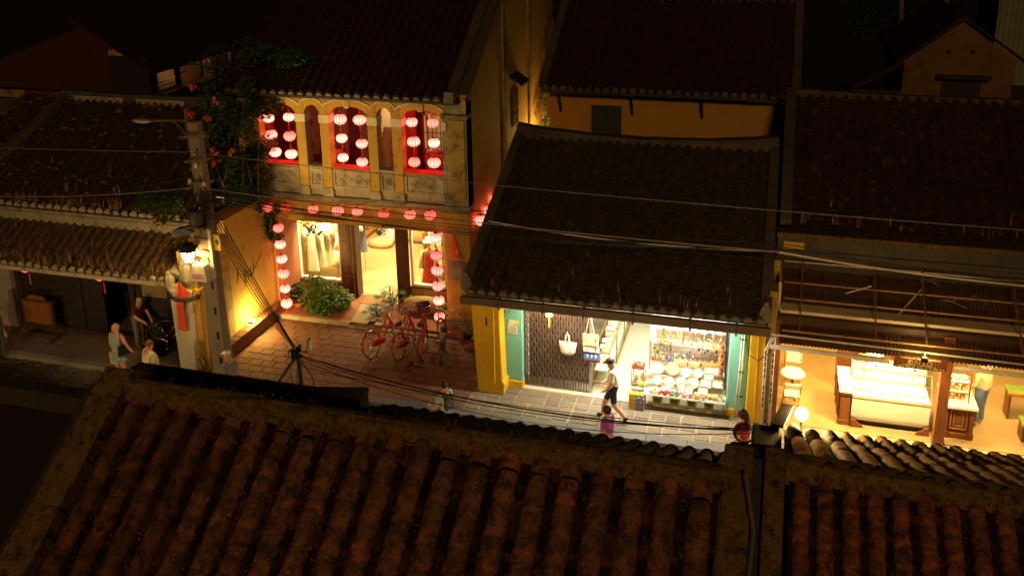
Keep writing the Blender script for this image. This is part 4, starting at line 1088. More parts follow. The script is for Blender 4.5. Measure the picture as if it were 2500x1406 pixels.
# interior things
rk = thing('clothes_rack', 'wooden clothes rack with a row of dresses behind the shop window', 'rack', (-14.2, 5.3, .16))
MB().tube([(-14.95, 4.75, 2.32), (-13.5, 6.1, 2.32)], .018).build('rail', M['steel'], rk)
for x, y in ((-14.95, 4.75), (-13.5, 6.1)): MB().tube([(x, y, .16), (x, y, 2.32)], .018).build('rack_post', M['steel'], rk)
dm = [plain('dress_' + k, c, .8, var=.12, local=True) for k, c in (('white', (.78, .74, .66)), ('ivory', (.75, .68, .5)), ('cream', (.7, .6, .42)), ('rose', (.6, .24, .18)), ('sand', (.55, .4, .22)), ('red', (.5, .06, .05)), ('olive', (.3, .26, .12)), ('indigo', (.1, .12, .2)), ('peach', (.66, .42, .25)))]
def dress(x, y, z1, z0, w, d, mat, lab, ang):
    t = thing('dress', lab, 'dress', (x, y, z1), group='dresses on the clothes rack', rz=ang, local=True)
    mb = MB(); n = 16; L = z1 - z0
    prof = [(.0, .05, .03), (.04, .55, .06), (.09, .95, .07), (.3, .82, .07), (.5, .85, .08), (.8, .98, .1), (1.0, 1.06, .11)]
    vs = []
    for (t_, kw, kd) in prof:
        for k in range(n):
            a = 2 * math.pi * k / n
            fold = 1 + (.1 * t_ * math.sin(a * 5))
            vs.append((w * kw * math.cos(a) * fold, d * kd * 10 * math.sin(a) * fold, -L * t_))
    mb.add(vs, [(j * n + (k + 1) % n, j * n + k, (j + 1) * n + k, (j + 1) * n + (k + 1) % n) for j in range(len(prof) - 1) for k in range(n)])
    mb.build('gown', mat, t, smooth=True, world_co=False)
    for s_ in (-1, 1):
        MB().tube([(s_ * w * .85, 0, -.07 * L), (s_ * w * 1.15, 0, -.2 * L), (s_ * w * 1.3, 0, -.36 * L)], [.05, .07, .09], 8).build('sleeve', mat, t, smooth=True, world_co=False)
    MB().tube([(-w * .8, 0, -.05 * L), (0, 0, .02), (w * .8, 0, -.05 * L)], .01, 5).build('hanger', M['orangewood'], t, world_co=False)
for k, (tt, z0, m, lab) in enumerate(((.02, .6, 0, 'long white embroidered dress at the front of the clothes rack'), (.16, .7, 1, 'ivory dress just behind the white embroidered dress'), (.27, .75, 2, 'cream dress third on the clothes rack'), (.37, .8, 4, 'sand coloured dress fourth on the clothes rack'), (.47, .85, 3, 'rose pink dress in the middle of the clothes rack'), (.57, .8, 5, 'dark red dress after the rose pink one'), (.67, .95, 8, 'peach dress after the dark red one'), (.78, .9, 0, 'white dress near the wall end of the rack'), (.9, .95, 7, 'indigo dress at the wall end of the rack'))):
    dress(-14.95 + 1.45 * tt + .1, 4.75 + 1.35 * tt, 2.28, z0, .2, .06, dm[m], lab, R_(10))
def cushion(x, y, z, s, mat, lab, rx=80, rz=0, ry=0):
    t = thing('cushion', lab, 'cushion', (x, y, z), local=True); t.rotation_euler = (R_(rx), R_(ry), R_(rz))
    mb = MB(); n = 10; vs = []
    for side in (1, -1):
        for j in range(n + 1):
            for i in range(n + 1):
                a, b = 2 * i / n - 1, 2 * j / n - 1
                h = (1 - a * a) ** .5 * (1 - b * b) ** .5
                k = 1 - .09 * (1 - abs(a * b)) * (max(abs(a), abs(b)))
                vs.append((a * s * k, b * s * k, side * .1 * h))
    m = n + 1; fs = []
    for sd in (0, 1):
        for j in range(n):
            for i in range(n):
                q_ = (sd * m * m + j * m + i, sd * m * m + j * m + i + 1, sd * m * m + (j + 1) * m + i + 1, sd * m * m + (j + 1) * m + i)
                fs.append(q_ if sd == 0 else q_[::-1])
    mb.add(vs, fs); mb.build('cover', mat, t, smooth=True, world_co=False)
cu1 = plain('cream_embroidery', (.72, .62, .42), .85, var=.3, scale=50); cu2 = plain('grey_blue_weave', (.3, .29, .33), .85, var=.45, scale=45)
cushion(-13.72, 4.9, 1.72, .26, cu1, 'cream cushion, upper of the two beside the shop window shutter', 78, 8, 6)
cushion(-13.75, 4.75, 1.12, .29, cu1, 'cream cushion, lower of the two beside the shop window shutter', 78, 4, 4)
cushion(-13.75, 8.75, .62, .36, cu2, 'grey blue patterned cushion leaning on boulders inside the shop', 55, -10, 12)
st = thing('step_ladder_display', 'small wooden display ladder holding the cream cushions', 'display', (-13.7, 5.0, .16))
for x in (-13.95, -13.5): MB().tube([(x, 4.8, .16), (x, 5.15, 2.1)], .025).build('rail', M['orangewood'], st)
for z in (.8, 1.45): MB().bx(-13.95, -13.5, 4.82, 5.05, z - .02, z).build('rung', M['orangewood'], st)
for k, (x, y, z, rad, lab) in enumerate(((-13.95, 8.45, .3, (.5, .32, .2), 'low flat boulder on the shop floor under the cushion'), (-12.85, 9.4, .55, (.75, .5, .5), 'large rounded boulder at the back of the shop'), (-10.25, 3.55, .38, (.78, .33, .27), 'long boulder bench on the porch under the second window'), (-10.4, 6.4, .4, (.4, .3, .25), 'small boulder beside the mannequin'))):
    mb = MB().blob((x, y, z), rad, 18, 10, .05, seed=k + 3); o = mb.build('boulder', M['rock'], smooth=True); _props(o, lab, 'boulder')
ib = thing('wooden_shelf', 'stacked plank shelf against the side of the doorway inside', 'shelf', (-14.9, 8.6, .16))
for k in range(4): MB().bx(-15.5, -14.75, 8.0, 10.2, .3 + k * .42, .66 + k * .42).build('plank', M['orangewood'], ib, bevel=.012)
# mannequin with red dress
mq = thing('mannequin', 'mannequin in a long dark red dress with cream cardigan in the shop window', 'mannequin', (-10.72, 5.2, .16))
mred = plain('dark_red_satin', (.42, .02, .02), .45)
MB().lathe([(.3, .2), (.27, .5), (.2, .95), (.155, 1.2), (.18, 1.4), (.13, 1.48)], 18, (-10.72, 5.2, 0)).build('dress', mred, mq, smooth=True)
MB().lathe([(.14, 1.45), (.17, 1.52), (.12, 1.6), (.05, 1.63), (.045, 1.72)], 14, (-10.72, 5.2, 0)).build('torso', M['skin'], mq, smooth=True)
MB().blob((-10.72, 5.2, 1.83), (.085, .1, .12), 12, 8).build('head', M['skin'], mq, smooth=True)
MB().lathe([(.2, 1.9), (.11, 1.93), (.09, 2.03), (0, 2.05)], 16, (-10.72, 5.2, 0), cap=False).build('sun_hat', dm[1], mq, smooth=True)
for s_ in (-1, 1): MB().tube([(-10.72 + s_ * .17, 5.2, 1.55), (-10.72 + s_ * .26, 5.18, 1.25), (-10.72 + s_ * .27, 5.12, .95)], [.075, .085, .09], 10).build('cardigan_sleeve', dm[2], mq, smooth=True)
MB().tube([(-10.72, 5.2, .165), (-10.72, 5.2, .3)], .02).build('stand', M['steel'], mq)
mq2 = thing('dress_form', 'second dress form in white blouse and black skirt beside the red dress', 'mannequin', (-9.85, 5.3, .16))
MB().lathe([(.22, .7), (.2, 1.0), (.16, 1.15)], 14, (-9.85, 5.3, 0)).build('skirt', M['black'], mq2, smooth=True)
MB().lathe([(.17, 1.12), (.2, 1.4), (.15, 1.55), (.05, 1.62)], 14, (-9.85, 5.3, 0)).build('blouse', dm[0], mq2, smooth=True)
MB().tube([(-9.85, 5.3, .165), (-9.85, 5.3, .72)], .02).build('stand', M['steel'], mq2)
hs = thing('goods_shelf', 'low shelf of cushions and slippers behind the second shop window', 'shelf', (-11.1, 6.4, .16))
for z in (.55, 1.05, 1.5): MB().bx(-11.2, -10.5, 5.9, 6.3, z, z + .04).build('board', M['cream'], hs)
for x in (-11.18, -10.52): MB().bx(x - .02, x + .02, 5.9, 6.3, .16, 1.9).build('upright', M['orangewood'], hs)
q = random.Random(2)
for k in range(10):
    o = MB().blob((-11.08 + (k % 5) * .12, 6.05, .63 + .5 * (k // 5)), (.05, .1, .05), 8, 5, .1, seed=k).build('slipper', dm[q.randrange(9)]); _props(o, 'slipper on the low goods shelf, %s board, %s from the door' % (('lower', 'upper')[k // 5], ORD[k % 5]), 'slipper', 'slippers on the goods shelf')
cushion(-10.85, 6.02, 1.78, .22, cu2, 'grey patterned cushion on top of the low goods shelf', 80, 0, 3)

# red flag on the pier
fl = thing('folded_flag', 'folded red flag hanging on the mouldy porch pier', 'flag', (-8.88, 2.74, 2.4))
MB().prism([(-8.92, 2.74, 3.18), (-8.90, 2.72, 3.18), (-8.7, 2.7, 2.5), (-8.76, 2.68, 2.44), (-8.86, 2.7, 2.5), (-8.97, 2.7, 2.42)], (0, .03, 0)).build('cloth', M['redcloth'], fl)
MB().blob((-8.81, 2.69, 2.66), (.04, .01, .05), 8, 5).build('yellow_mark', G['yellow'], fl)
# bulb on a hook by the shop roof
bu = thing('hook_bulb', 'bare white bulb on an iron hook at the shop roof corner', 'lamp', (-7.75, .45, 2.5))
MB().tube([(-7.4, .45, 2.85), (-7.78, .45, 2.85), (-7.78, .45, 2.66)], .008).build('hook', M['rusty'], bu)
MB().lathe([(.02, 2.66), (.024, 2.6), (.015, 2.58)], 8, (-7.78, .45, 0)).build('socket', M['black'], bu)
MB().blob((-7.78, .45, 2.545), (.032, .032, .045), 10, 7).build('bulb', emis('bulb_white', (1, .9, .72), 110), bu, smooth=True)
def to_mesh(o):
    dg = bpy.context.evaluated_depsgraph_get(); dg.update()
    me = bpy.data.meshes.new_from_object(o.evaluated_get(dg)); n = o.name
    bpy.data.objects.remove(o); return link(n, me, None)
# ------------------------------------------------------------------ silk lanterns
def silk(name, c, s):
    m, nt, p = _mat(name)
    p.inputs['Base Color'].default_value = (.6, .2, .15, 1); p.inputs['Emission Color'].default_value = (*c, 1); p.inputs['Roughness'].default_value = .9
    se = _n(nt, 'SeparateXYZ'); nt.links.new(_n(nt, 'TexCoord').outputs['Object'], se.inputs[0])
    ab = _n(nt, 'Math', operation='ABSOLUTE'); nt.links.new(se.outputs[2], ab.inputs[0])
    mr = _n(nt, 'MapRange'); mr.inputs[1].default_value = 0; mr.inputs[2].default_value = .15; mr.inputs[3].default_value = s * 1.3; mr.inputs[4].default_value = s * .62
    nt.links.new(ab.outputs[0], mr.inputs[0]); nt.links.new(mr.outputs[0], p.inputs['Emission Strength'])
    return m
LM = {}
for _k, (_c, _s) in {'bright': ((1.0, .13, .097), 6.0), 'side': ((1.0, .16, .125), 3.8), 'row': ((1.0, .115, .085), 1.7), 'dim': ((1.0, .06, .04), .7)}.items():
    LM[_k] = silk('lantern_silk_' + _k, _c, _s)
    LM[_k + '1'] = silk('lantern_silk_' + _k + '_faded', (_c[0], _c[1] * 1.25, _c[2] * 1.2), _s * 1.22)
    LM[_k + '2'] = silk('lantern_silk_' + _k + '_dull', (_c[0], _c[1] * .82, _c[2] * .8), _s * .72)
M['rib'] = plain('dark_red_rib', (.22, .03, .025), .8)
M['tassel'] = plain('red_tassel', (.55, .05, .04), .8)
M['bead'] = plain('gold_bead', (.6, .45, .2), .4)
def lantern(kind):
    t = thing('silk_lantern', 'x', 'lantern', (0, 0, 0), local=True)
    R0, H = .18, .145; N = 9
    prof = [(max(.05, R0 * math.cos(a) ** .8), H * math.sin(a)) for a in [-1.35 + 2.7 * k / N for k in range(N + 1)]]
    MB().lathe(prof, 24, cap=False).build('shade', LM[kind], t, smooth=True, world_co=False)
    rb = MB()
    for k in range(12):
        a = 2 * math.pi * k / 12
        rb.tube([((r + .003) * math.cos(a), (r + .003) * math.sin(a), z) for r, z in prof], .0075, 4)
    rb.build('ribs', M['rib'], t, world_co=False)
    MB().lathe([(.05, H * .96), (.055, H + .012), (.05, H + .02)], 12).build('top_ring', M['rib'], t, world_co=False)
    MB().lathe([(.055, -H * .96), (.06, -H - .012), (.05, -H - .018)], 12).build('bottom_ring', M['rib'], t, world_co=False)
    MB().tube([(.05, 0, H + .01), (0, 0, H + .13), (-.05, 0, H + .01)], .005, 4).tube([(0, .05, H + .01), (0, 0, H + .13), (0, -.05, H + .01)], .005, 4).build('hanging_cord', M['tassel'], t, world_co=False)
    tb = MB(); tb.cur = 0; tb.blob((0, 0, -H - .05), (.018, .018, .018), 8, 5); tb.cur = 1; tb.lathe([(.006, -H - .07), (.015, -H - .1), (.018, -H - .17)], 7)
    tb.build('tassel', [M['bead'], M['tassel']], t, world_co=False)
    return t
LP = {}
def place_lantern(kind, x, y, z, lab, group, s=1.0):
    kind += rnd.choice(['', '', '1', '1', '2'])
    if kind not in LP: LP[kind] = o = lantern(kind)
    else:
        o = copy_tree(LP[kind])
    o['label'] = lab; o['group'] = group
    o.location = (x, y, z); o.rotation_euler = (rnd.uniform(-.09, .09), rnd.uniform(-.09, .09), rnd.uniform(0, 3)); s *= rnd.uniform(.93, 1.08); o.scale = (s, s, s * rnd.uniform(.95, 1.05))
ordn = ['first', 'second', 'third', 'fourth', 'fifth', 'sixth', 'seventh', 'eighth']
pos3 = ['top', 'middle', 'bottom']
UP = [[(-14.9, 6.48), (-14.86, 5.95), (-14.77, 5.39)], [(-14.2, 6.54), (-14.22, 5.94), (-14.22, 5.36)], [(-12.47, 6.56), (-12.46, 5.97), (-12.46, 5.36)],
      [(-11.83, 6.57), (-11.8, 5.84), (-11.83, 5.26)], [(-10.15, 6.59), (-10.12, 6.0), (-10.13, 5.37)], [(-9.49, 6.6), (-9.48, 6.0), (-9.5, 5.39)]]
ST = ['in the vine-covered arch, string by the vine', 'in the vine-covered arch, string by the column', 'in the middle wide arch, string by the red door', 'in the middle wide arch, string by the lit room', 'in the wide arch by the corner pier, inner string', 'in the wide arch by the corner pier, outer string']
for k, S in enumerate(UP):
    for j, (x, z) in enumerate(S):
        place_lantern('bright', x - .03, 2.97, z - .06, '%s upstairs lantern %s' % (pos3[j], ST[k]), 'lanterns hung in the loggia')
    cd = MB().tube([(S[0][0] - .03, 2.97, 6.93), (S[2][0] - .03, 2.97, S[2][1])], .005, 4).build('suspension_line', M['tassel'])
    _props(cd, 'red cord carrying the lanterns %s' % ST[k], 'cord')
for k, (x, z) in enumerate([(-14.94, 3.66), (-14.32, 3.69), (-13.39, 3.72), (-12.55, 3.74), (-11.9, 3.76), (-11.03, 3.77), (-10.18, 3.81), (-9.54, 3.85)]):
    place_lantern('dim' if k == 1 else 'row', x, 2.5, z, 'red lantern over the porch, %s from the vine along the row' % ordn[k], 'row of lanterns over the porch')
_props(MB().tube([(-15.2, 2.5, 4.02), (-13.4, 2.5, 3.98), (-11.9, 2.5, 3.97), (-9.2, 2.5, 4.05)], .006, 4).build('suspension_line', M['cable']), 'thin cord carrying the row of porch lanterns', 'cord')
for k, z in enumerate((3.0, 2.46, 1.96, 1.46, .95, .44)):
    place_lantern('side', -14.65 + .01 * k, 2.5, z, 'pink lantern at the vine side of the porch, %s from the top of its string' % ordn[k], 'lantern string at the vine side of the porch', .98)
for k, z in enumerate((3.14, 2.58, 2.1, 1.6, 1.12, .58)):
    place_lantern('side', -9.4 + .005 * k, 2.5, z, 'pink lantern in front of the mannequin window, %s from the top of its string' % ordn[k], 'lantern string in front of the mannequin window', .98)
for x, z0, z1, w in ((-14.62, .4, 3.5, 'vine side'), (-9.4, .5, 3.65, 'mannequin side')):
    _props(MB().tube([(x, 2.5, z1), (x, 2.5, z0)], .006, 4).build('suspension_line', M['tassel']), 'red cord of the lantern string at the %s of the porch' % w, 'cord')
for k, (y, z) in enumerate(((3.3, 3.53), (4.1, 3.57), (4.86, 3.67))):
    place_lantern('bright', -8.22, y, z - .02, 'red lantern in the alley beside the shop roof, %s from the street' % ordn[k], 'lanterns in the alley', 1.05)
_props(MB().tube([(-8.1, 2.7, 3.85), (-8.1, 4.1, 3.84), (-8.1, 5.8, 3.95)], .006, 4).build('suspension_line', M['cable']), 'cord carrying the alley lanterns', 'cord')
rc = MB(); bar(rc, (-8.4, 3.0, 3.9), (-7.35, 6.0, 3.0), .03, .03); rc.build('alley_bracket', M['iron'])
_props(bpy.data.objects['alley_bracket'], 'dark iron strut across the alley above the lanterns', 'bracket')
al = thing('alley_lamp', 'small wall lamp deep in the alley behind the shop roof', 'lamp', (-7.9, 9.3, 4.9))
MB().blob((-7.6, 10.0, 4.55), (.07, .07, .09), 10, 7).build('globe', emis('alley_glow', (1, .6, .14), 650), al, smooth=True)
MB().tube([(-7.35, 10.0, 4.7), (-7.6, 10.0, 4.7), (-7.6, 10.0, 4.63)], .015).build('arm', M['iron'], al)

# ------------------------------------------------------------------ old timber-front house on the left
lh = thing('timber_house', 'old low house with black timber front, grassy tile roof and pale panelled ridge', 'house', (-19.5, 0, 0))
# upper roof
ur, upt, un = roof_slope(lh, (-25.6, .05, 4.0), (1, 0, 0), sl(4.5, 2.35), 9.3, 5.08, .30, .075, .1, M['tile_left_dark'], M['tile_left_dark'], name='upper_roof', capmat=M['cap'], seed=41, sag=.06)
ridge_line(ur, [(-23.8, 4.5, 6.36), (-22, 4.5, 6.32), (-19, 4.5, 6.33), (-16.4, 4.5, 6.4)], [(-.12, -.3), (-.12, .16), (-.2, .18), (-.18, .27), (.18, .27), (.2, .18), (.12, .16), (.12, -.3)], M['ridge_dark'])
for a, b in ((-23.3, -21.3), (-20.8, -18.9), (-18.2, -17.3)):
    MB().bx(a, b, 4.345, 4.375, 6.24, 6.47).build('ridge_panel', M['ridge_pale'], ur, bevel=.012)
for x in (-21.05, -18.55, -23.55): MB().blob((x, 4.36, 6.36), (.11, .04, .1), 10, 6).build('ridge_roundel', M['ridge_dark'], ur)
ridge_line(ur, [(-30.5, 4.5, 6.15), (-27, 4.5, 6.0), (-25.0, 4.5, 6.05), (-23.9, 4.5, 6.35)], [(-.12, -.3), (-.12, .1), (-.16, .12), (-.14, .2), (.14, .2), (.16, .12), (.12, .1), (.12, -.3)], M['ridge_dark'], name='lower_ridge', seed=2)
v = MB(); bar(v, upt(1.9, 5.0, .12), upt(1.15, .0, .12), .3, .2, un); v.build('descending_ridge', M['ridge_dark'], ur)
MB().bx(-25.6, -15.3, .1, .5, 3.3, 3.98).build('cornice_wall', M['greyplaster'], lh)
for a in range(5): MB().bx(-25.3 + a * 2, -23.45 + a * 2, .06, .1, 3.5, 3.78).build('cornice_panel', M['ridge_pale'], lh, bevel=.01)
MB().bx(-25.6, -15.25, .0, .14, 3.82, 3.92).build('cornice_moulding', M['greyplaster'], lh, bevel=.02)
MB().prism([(-25.6, 4.5, 6.25), (-25.6, 9.2, 3.9), (-25.6, 9.2, 3.8), (-25.6, 4.5, 6.15)], (9.4, 0, 0)).build('rear_roof', M['rooflath'], lh)
# lower roof
lr, lpt, ln_ = roof_slope(lh, (-25.4, -1.28, 2.66), (1, 0, 0), sl(1.5, .86), 9.65, 1.73, .30, .06, .1, M['tile_left'], M['tile_left'], name='lower_roof', capmat=M['cap'], seed=43, lift=.02)
MB().bx(-25.4, -15.7, -1.36, -1.2, 2.5, 2.62).build('eave_fascia', M['relief'], lr, bevel=.02)
# straw-covered verge at the street-lamp end
v = MB(); bar(v, (-15.72, -1.3, 2.85), (-15.45, .2, 3.75), .36, .3, ln_); v.build('verge', M['ridge_pale'], lr, bevel=.05)
MB().lathe([(.14, 2.6), (.14, 2.82), (.1, 2.9), (.11, 2.97), (0, 3.02)], 6, (-15.92, -1.28, 0)).build('verge_finial', M['cap'], lr)
MB().bx(-15.98, -15.62, -1.4, -1.2, 2.42, 2.58).build('eave_block', M['relief'], lr, bevel=.02)
# walls and timber front
MB().bx(-26, -22.55, -.35, .2, 0, 3.3).build('rendered_wall', M['stela'], lh, bevel=.03)
MB().bx(-25.6, -15.3, 2.8, 3.0, 0, 3.9).build('inner_wall', M['blackwood'], lh)
MB().bx(-25.6, -15.3, -.15, 2.8, -.19, .06).build('house_floor', M['slab'], lh)
MB().bx(-25.5, -15.3, -.1, 4.4, 3.1, 3.2).build('house_ceiling', M['blackwood'], lh)
MB().bx(-15.85, -15.2, .25, 9, 0, 3.9).build('house_side_wall', M['ochre'], lh)
MB().bx(-22.5, -15.5, -.18, .0, .0, .12).build('threshold', M['darkwood'], lh, bevel=.01)
for x in (-22.45, -20.2, -18.25, -16.9):
    MB().bx(x - .1, x + .1, -.16, .06, .0, 3.2).build('timber_post', M['blackwood'], lh, bevel=.012)
for a, b in ((-22.34, -20.31), (-18.14, -15.9)):
    fo = MB().bx(a, b, -.08, .0, .12, 3.1).build('plank_front', M['blackwood'], lh)
    n = int((b - a) / .34); w = (b - a) / n
    for k in range(7):
        MB().bx(a, b, -.105, -.081, .14 + k * .3, .415 + k * .3).build('front_board', M['blackwood'], fo, bevel=.006)
MB().bx(-20.1, -19.35, -.08, -.03, .1, 2.6).build('open_door_leaf', M['blackwood'], lh)
MB().bx(-22.0, -20.5, -.13, -.106, .28, .36).build('door_rail', M['darkwood'], lh)
sg = thing('carved_plaque', 'long gilt inscription plaque high on the timber front', 'plaque', (-17.4, -.12, 1.5))
MB().bx(-17.85, -16.95, -.15, -.11, 1.52, 1.86).build('plate', plain('dull_gilt', (.36, .26, .11), .5), sg, bevel=.008)
mk = MB(); q = random.Random(6)
for r_ in range(7):
    x = -17.8
    while x < -17.02:
        w = q.uniform(.02, .07); mk.bx(x, x + w, -.153, -.1502, 1.56 + r_ * .04, 1.575 + r_ * .04); x += w + .015
mk.build('inscription', M['darkwood'], sg)
# dry grass on the roofs
def grass(name, pts, parent, seed, mat, hmin=.1, hmax=.34):
    q = random.Random(seed); mb = MB()
    for p in pts:
        for k in range(q.randrange(3, 7)):
            a = q.uniform(0, 6.28); h = q.uniform(hmin, hmax); l = q.uniform(.02, .14); w = .005
            b = Vector(p) + Vector((q.uniform(-.04, .04), q.uniform(-.04, .04), 0)); d = Vector((math.cos(a), math.sin(a), 0)); sd = Vector((-d.y, d.x, 0)) * w
            m1 = b + d * l * .35 + Vector((0, 0, h * .6)); e = b + d * l + Vector((0, 0, h))
            mb.add([b - sd, b + sd, m1 + sd * .7, m1 - sd * .7, e], [(0, 1, 2, 3), (3, 2, 4)])
    return mb.build(name, mat, parent, kind='stuff')
q = random.Random(12)
grass('dry_grass', [lpt(q.uniform(.2, 9.5), q.choice([.05, .1, .2, q.uniform(.1, 1.6)]), .1) for _ in range(120)], lr, 3, M['straw'], .1, .4)
grass('dry_grass', [upt(q.uniform(3, 9.2), q.choice([.05, .15, q.uniform(.1, 2)]), .1) for _ in range(90)], ur, 4, M['straw'], .1, .4)
grass('dry_grass', [Vector((-15.75 + q.uniform(-.17, .3), -1.25 + 1.4 * (t_ := q.random()), 2.98 + .84 * t_)) for _ in range(260)], lr, 5, M['straw'], .04, .18)
grass('dry_grass', [rpt(q.uniform(.2, 7.4), q.choice([.05, .2, q.uniform(.1, 3)]), .09) for _ in range(26)], bpy.data.objects['roof'], 6, M['straw'], .1, .35)
for k, x in enumerate((-21.2, -18.55)):
    t = thing('eave_lantern', ['red lantern under the eave above the notice board', 'red lantern under the eave above the man in maroon'][k], 'lantern', (x, -1.0, 2.2))
    MB().lathe([(.05, 2.3), (.14, 2.38), (.17, 2.5), (.14, 2.62), (.05, 2.7)], 14, (x, -1.0, 0)).build('shade', LM['row'], t, smooth=True)
    MB().lathe([(.012, 2.28), (.022, 2.2), (.026, 1.92)], 8, (x + .12, -1.0, 0)).build('tassel', M['tassel'], t)
# end pier of the house, whitewashed on the street side
pr = thing('end_pier', 'peeling whitewashed pier with ochre flank at the end of the timber house', 'pier', (-15.35, -1.3, 0))
MB().prism([(-15.84, -1.42, 0), (-15.2, -1.42, 0), (-15.16, -1.42, 2.5), (-15.9, -1.42, 2.5)], (0, .28, 0)).build('white_face', M['whitewash'], pr, bevel=.02)
MB().bx(-15.22, -14.98, -1.36, -1.0, 0, 2.55).build('ochre_flank', M['ochre_clean'], pr, bevel=.03)
MB().bx(-15.6, -15.02, -1.3, .24, .0, 3.6).build('wall_behind', M['ochre_dirty'], pr)
MB().blob((-15.35, -1.15, 2.95), (.4, .25, .5), 12, 8, .12, seed=8).build('broken_crown', M['greyplaster'], pr)
cb = MB()
q = random.Random(3)
for k in range(7):
    z = 2.42 + q.uniform(-.08, .06); a = q.uniform(.42, .5); cb.tube([(-15.45 + a * math.cos(t), -1.3 + .3 * math.sin(t), z - .12 * math.cos(t * 1.0 + 1.57 + q.uniform(-.3, .3))) for t in [3.0 + 3.4 * j / 12 for j in range(13)]], .012, 5)
cb.build('cable_coil', M['cable'], pr)
flg = thing('pennant', 'red triangular flag hanging down the whitewashed pier', 'flag', (-15.5, -1.5, 1.3))
MB().prism([(-15.5, -1.5, 2.78), (-15.42, -1.54, 2.75), (-15.15, -1.52, 2.5), (-15.38, -1.54, 2.2), (-15.4, -1.52, 1.3), (-15.68, -1.5, 1.32), (-15.62, -1.54, 2.1)], (0, .012, 0)).build('cloth', M['redcloth'], flg)
MB().tube([(-15.5, -1.48, 2.85), (-15.6, -1.48, 2.0)], .01).build('stick', M['darkwood'], flg)
# courtyard wall with handwriting
yw = thing('courtyard_wall', 'yellow plaster side wall with black handwriting, lit from its foot', 'wall', (-15.2, 1.4, 0))
MB().bx(-15.2, -15.05, .25, 2.78, 0, 4.0).build('plaster', M['ochre'], yw)
cu = bpy.data.curves.new('handwriting', 'FONT'); cu.body = 'hu'; cu.size = .62; cu.extrude = .002; cu.shear = .3
ho = bpy.data.objects.new('handwriting', cu); COL.objects.link(ho); cu.materials.append(M['black'])
ho = to_mesh(ho); ho.parent = yw; ho.matrix_local = Matrix.Translation(Vector((-15.046, .95, 1.72)) - Vector((-15.2, 1.4, 0))) @ Matrix.Rotation(R_(90), 4, 'Z') @ Matrix.Rotation(R_(90), 4, 'X') @ Matrix.Rotation(R_(12), 4, 'Z')
wr = MB()
wr.tube([(-15.044, .62, 2.1), (-15.044, .7, 2.35), (-15.044, .66, 2.0), (-15.044, .6, 1.9)], .008, 4).tube([(-15.044, 1.5, 2.3), (-15.044, 1.6, 1.95), (-15.044, 1.75, 2.15), (-15.044, 1.95, 2.25), (-15.044, 2.1, 2.2)], .008, 4)
for k in range(7): wr.blob((-15.044, .75 + k * .11, 1.55 + k * .055), (.006, .02, .02), 6, 4)
wr.build('pen_strokes', M['black'], yw)
lw = thing('brick_bench', 'low dark brick bench wall running along the courtyard wall', 'wall', (-14.85, 1.0, 0))
MB().bx(-15.04, -14.78, -.9, 2.24, -.02, .36).build('core', M['brickpave'], lw)
for k in range(10): MB().bx(-15.045, -14.72, -.88 + k * .312, -.585 + k * .312, .36, .45).build('coping_brick', M['brickpave'], lw, bevel=.015)
# flood light at the wall foot
fl = thing('flood_light', 'small flood light at the foot of the handwriting wall', 'lamp', (-14.9, .95, .45))
MB().bx(-14.98, -14.86, .9, 1.08, .452, .5).build('housing', M['black'], fl, bevel=.008)
MB().bx(-14.975, -14.865, .905, 1.075, .501, .512).build('lens', emis('flood_glow', (1, .66, .2), 30), fl)
lamp('flood_bulb', (-14.74, .95, .7), 60, (1, .64, .16), .05, parent=fl)
# notice board on stand
nb = thing('notice_board', 'varnished wooden notice board on feet before the timber house', 'board', (-21.2, -.9, 0))
MB().prism([(-21.75, -.78, .5), (-20.72, -.78, .5), (-20.72, -.78, 1.2), (-20.85, -.78, 1.27), (-21.0, -.78, 1.42), (-21.45, -.78, 1.45), (-21.6, -.78, 1.28), (-21.75, -.78, 1.24)], (0, .05, 0)).build('panel', M['boardwood'], nb, bevel=.01)
for x in (-21.76, -20.7):
    MB().bx(x - .035, x + .035, -.8, -.72, .06, 1.28).build('board_post', M['darkwood'], nb, bevel=.008)
    MB().prism([(x - .05, -1.1, .0), (x - .05, -.42, .0), (x - .05, -.46, .09), (x - .05, -.7, .13), (x - .05, -.82, .13), (x - .05, -1.06, .09)], (.1, 0, 0)).build('foot', M['darkwood'], nb, bevel=.01)
MB().bx(-21.9, -20.58, -.82, -.7, 1.24, 1.3).build('crosspiece', M['darkwood'], nb, bevel=.01)
for z in (.46, .14): MB().bx(-21.75, -20.7, -.79, -.74, z - .03, z + .03).build('stretcher', M['darkwood'], nb)
# desk with papers just inside
dk = thing('desk', 'small dark desk with glowing papers inside the timber house doorway', 'desk', (-18.9, 1.0, 0))
MB().bx(-19.25, -18.55, .7, 1.3, 1.02, 1.06).build('top', M['blackwood'], dk)
for x in (-19.2, -18.6):
    for y in (.75, 1.25): MB().bx(x - .02, x + .02, y - .02, y + .02, .06, 1.02).build('leg', M['blackwood'], dk)
MB().bx(-19.1, -18.75, .78, 1.1, 1.062, 1.075).build('paper', emis('paper_glow', (.55, .65, .75), .55), dk)  # paper given a faint glow of its own
_props(MB().bx(-18.95, -18.62, 1.4, 1.6, .06, .75).build('red_stool', G['red'], bevel=.03), 'dark red stool beside the desk in the doorway', 'stool')
sk = thing('white_sack', 'crumpled white sack inside the timber house doorway', 'sack', (-18.35, .9, .06))
MB().blob((-18.35, .95, .72), (.2, .15, .2), 12, 8, .18, seed=4).build('body', G['white'], sk, smooth=True)
MB().bx(-18.52, -18.18, .8, 1.1, .06, .55).build('crate_under', M['blackwood'], sk)

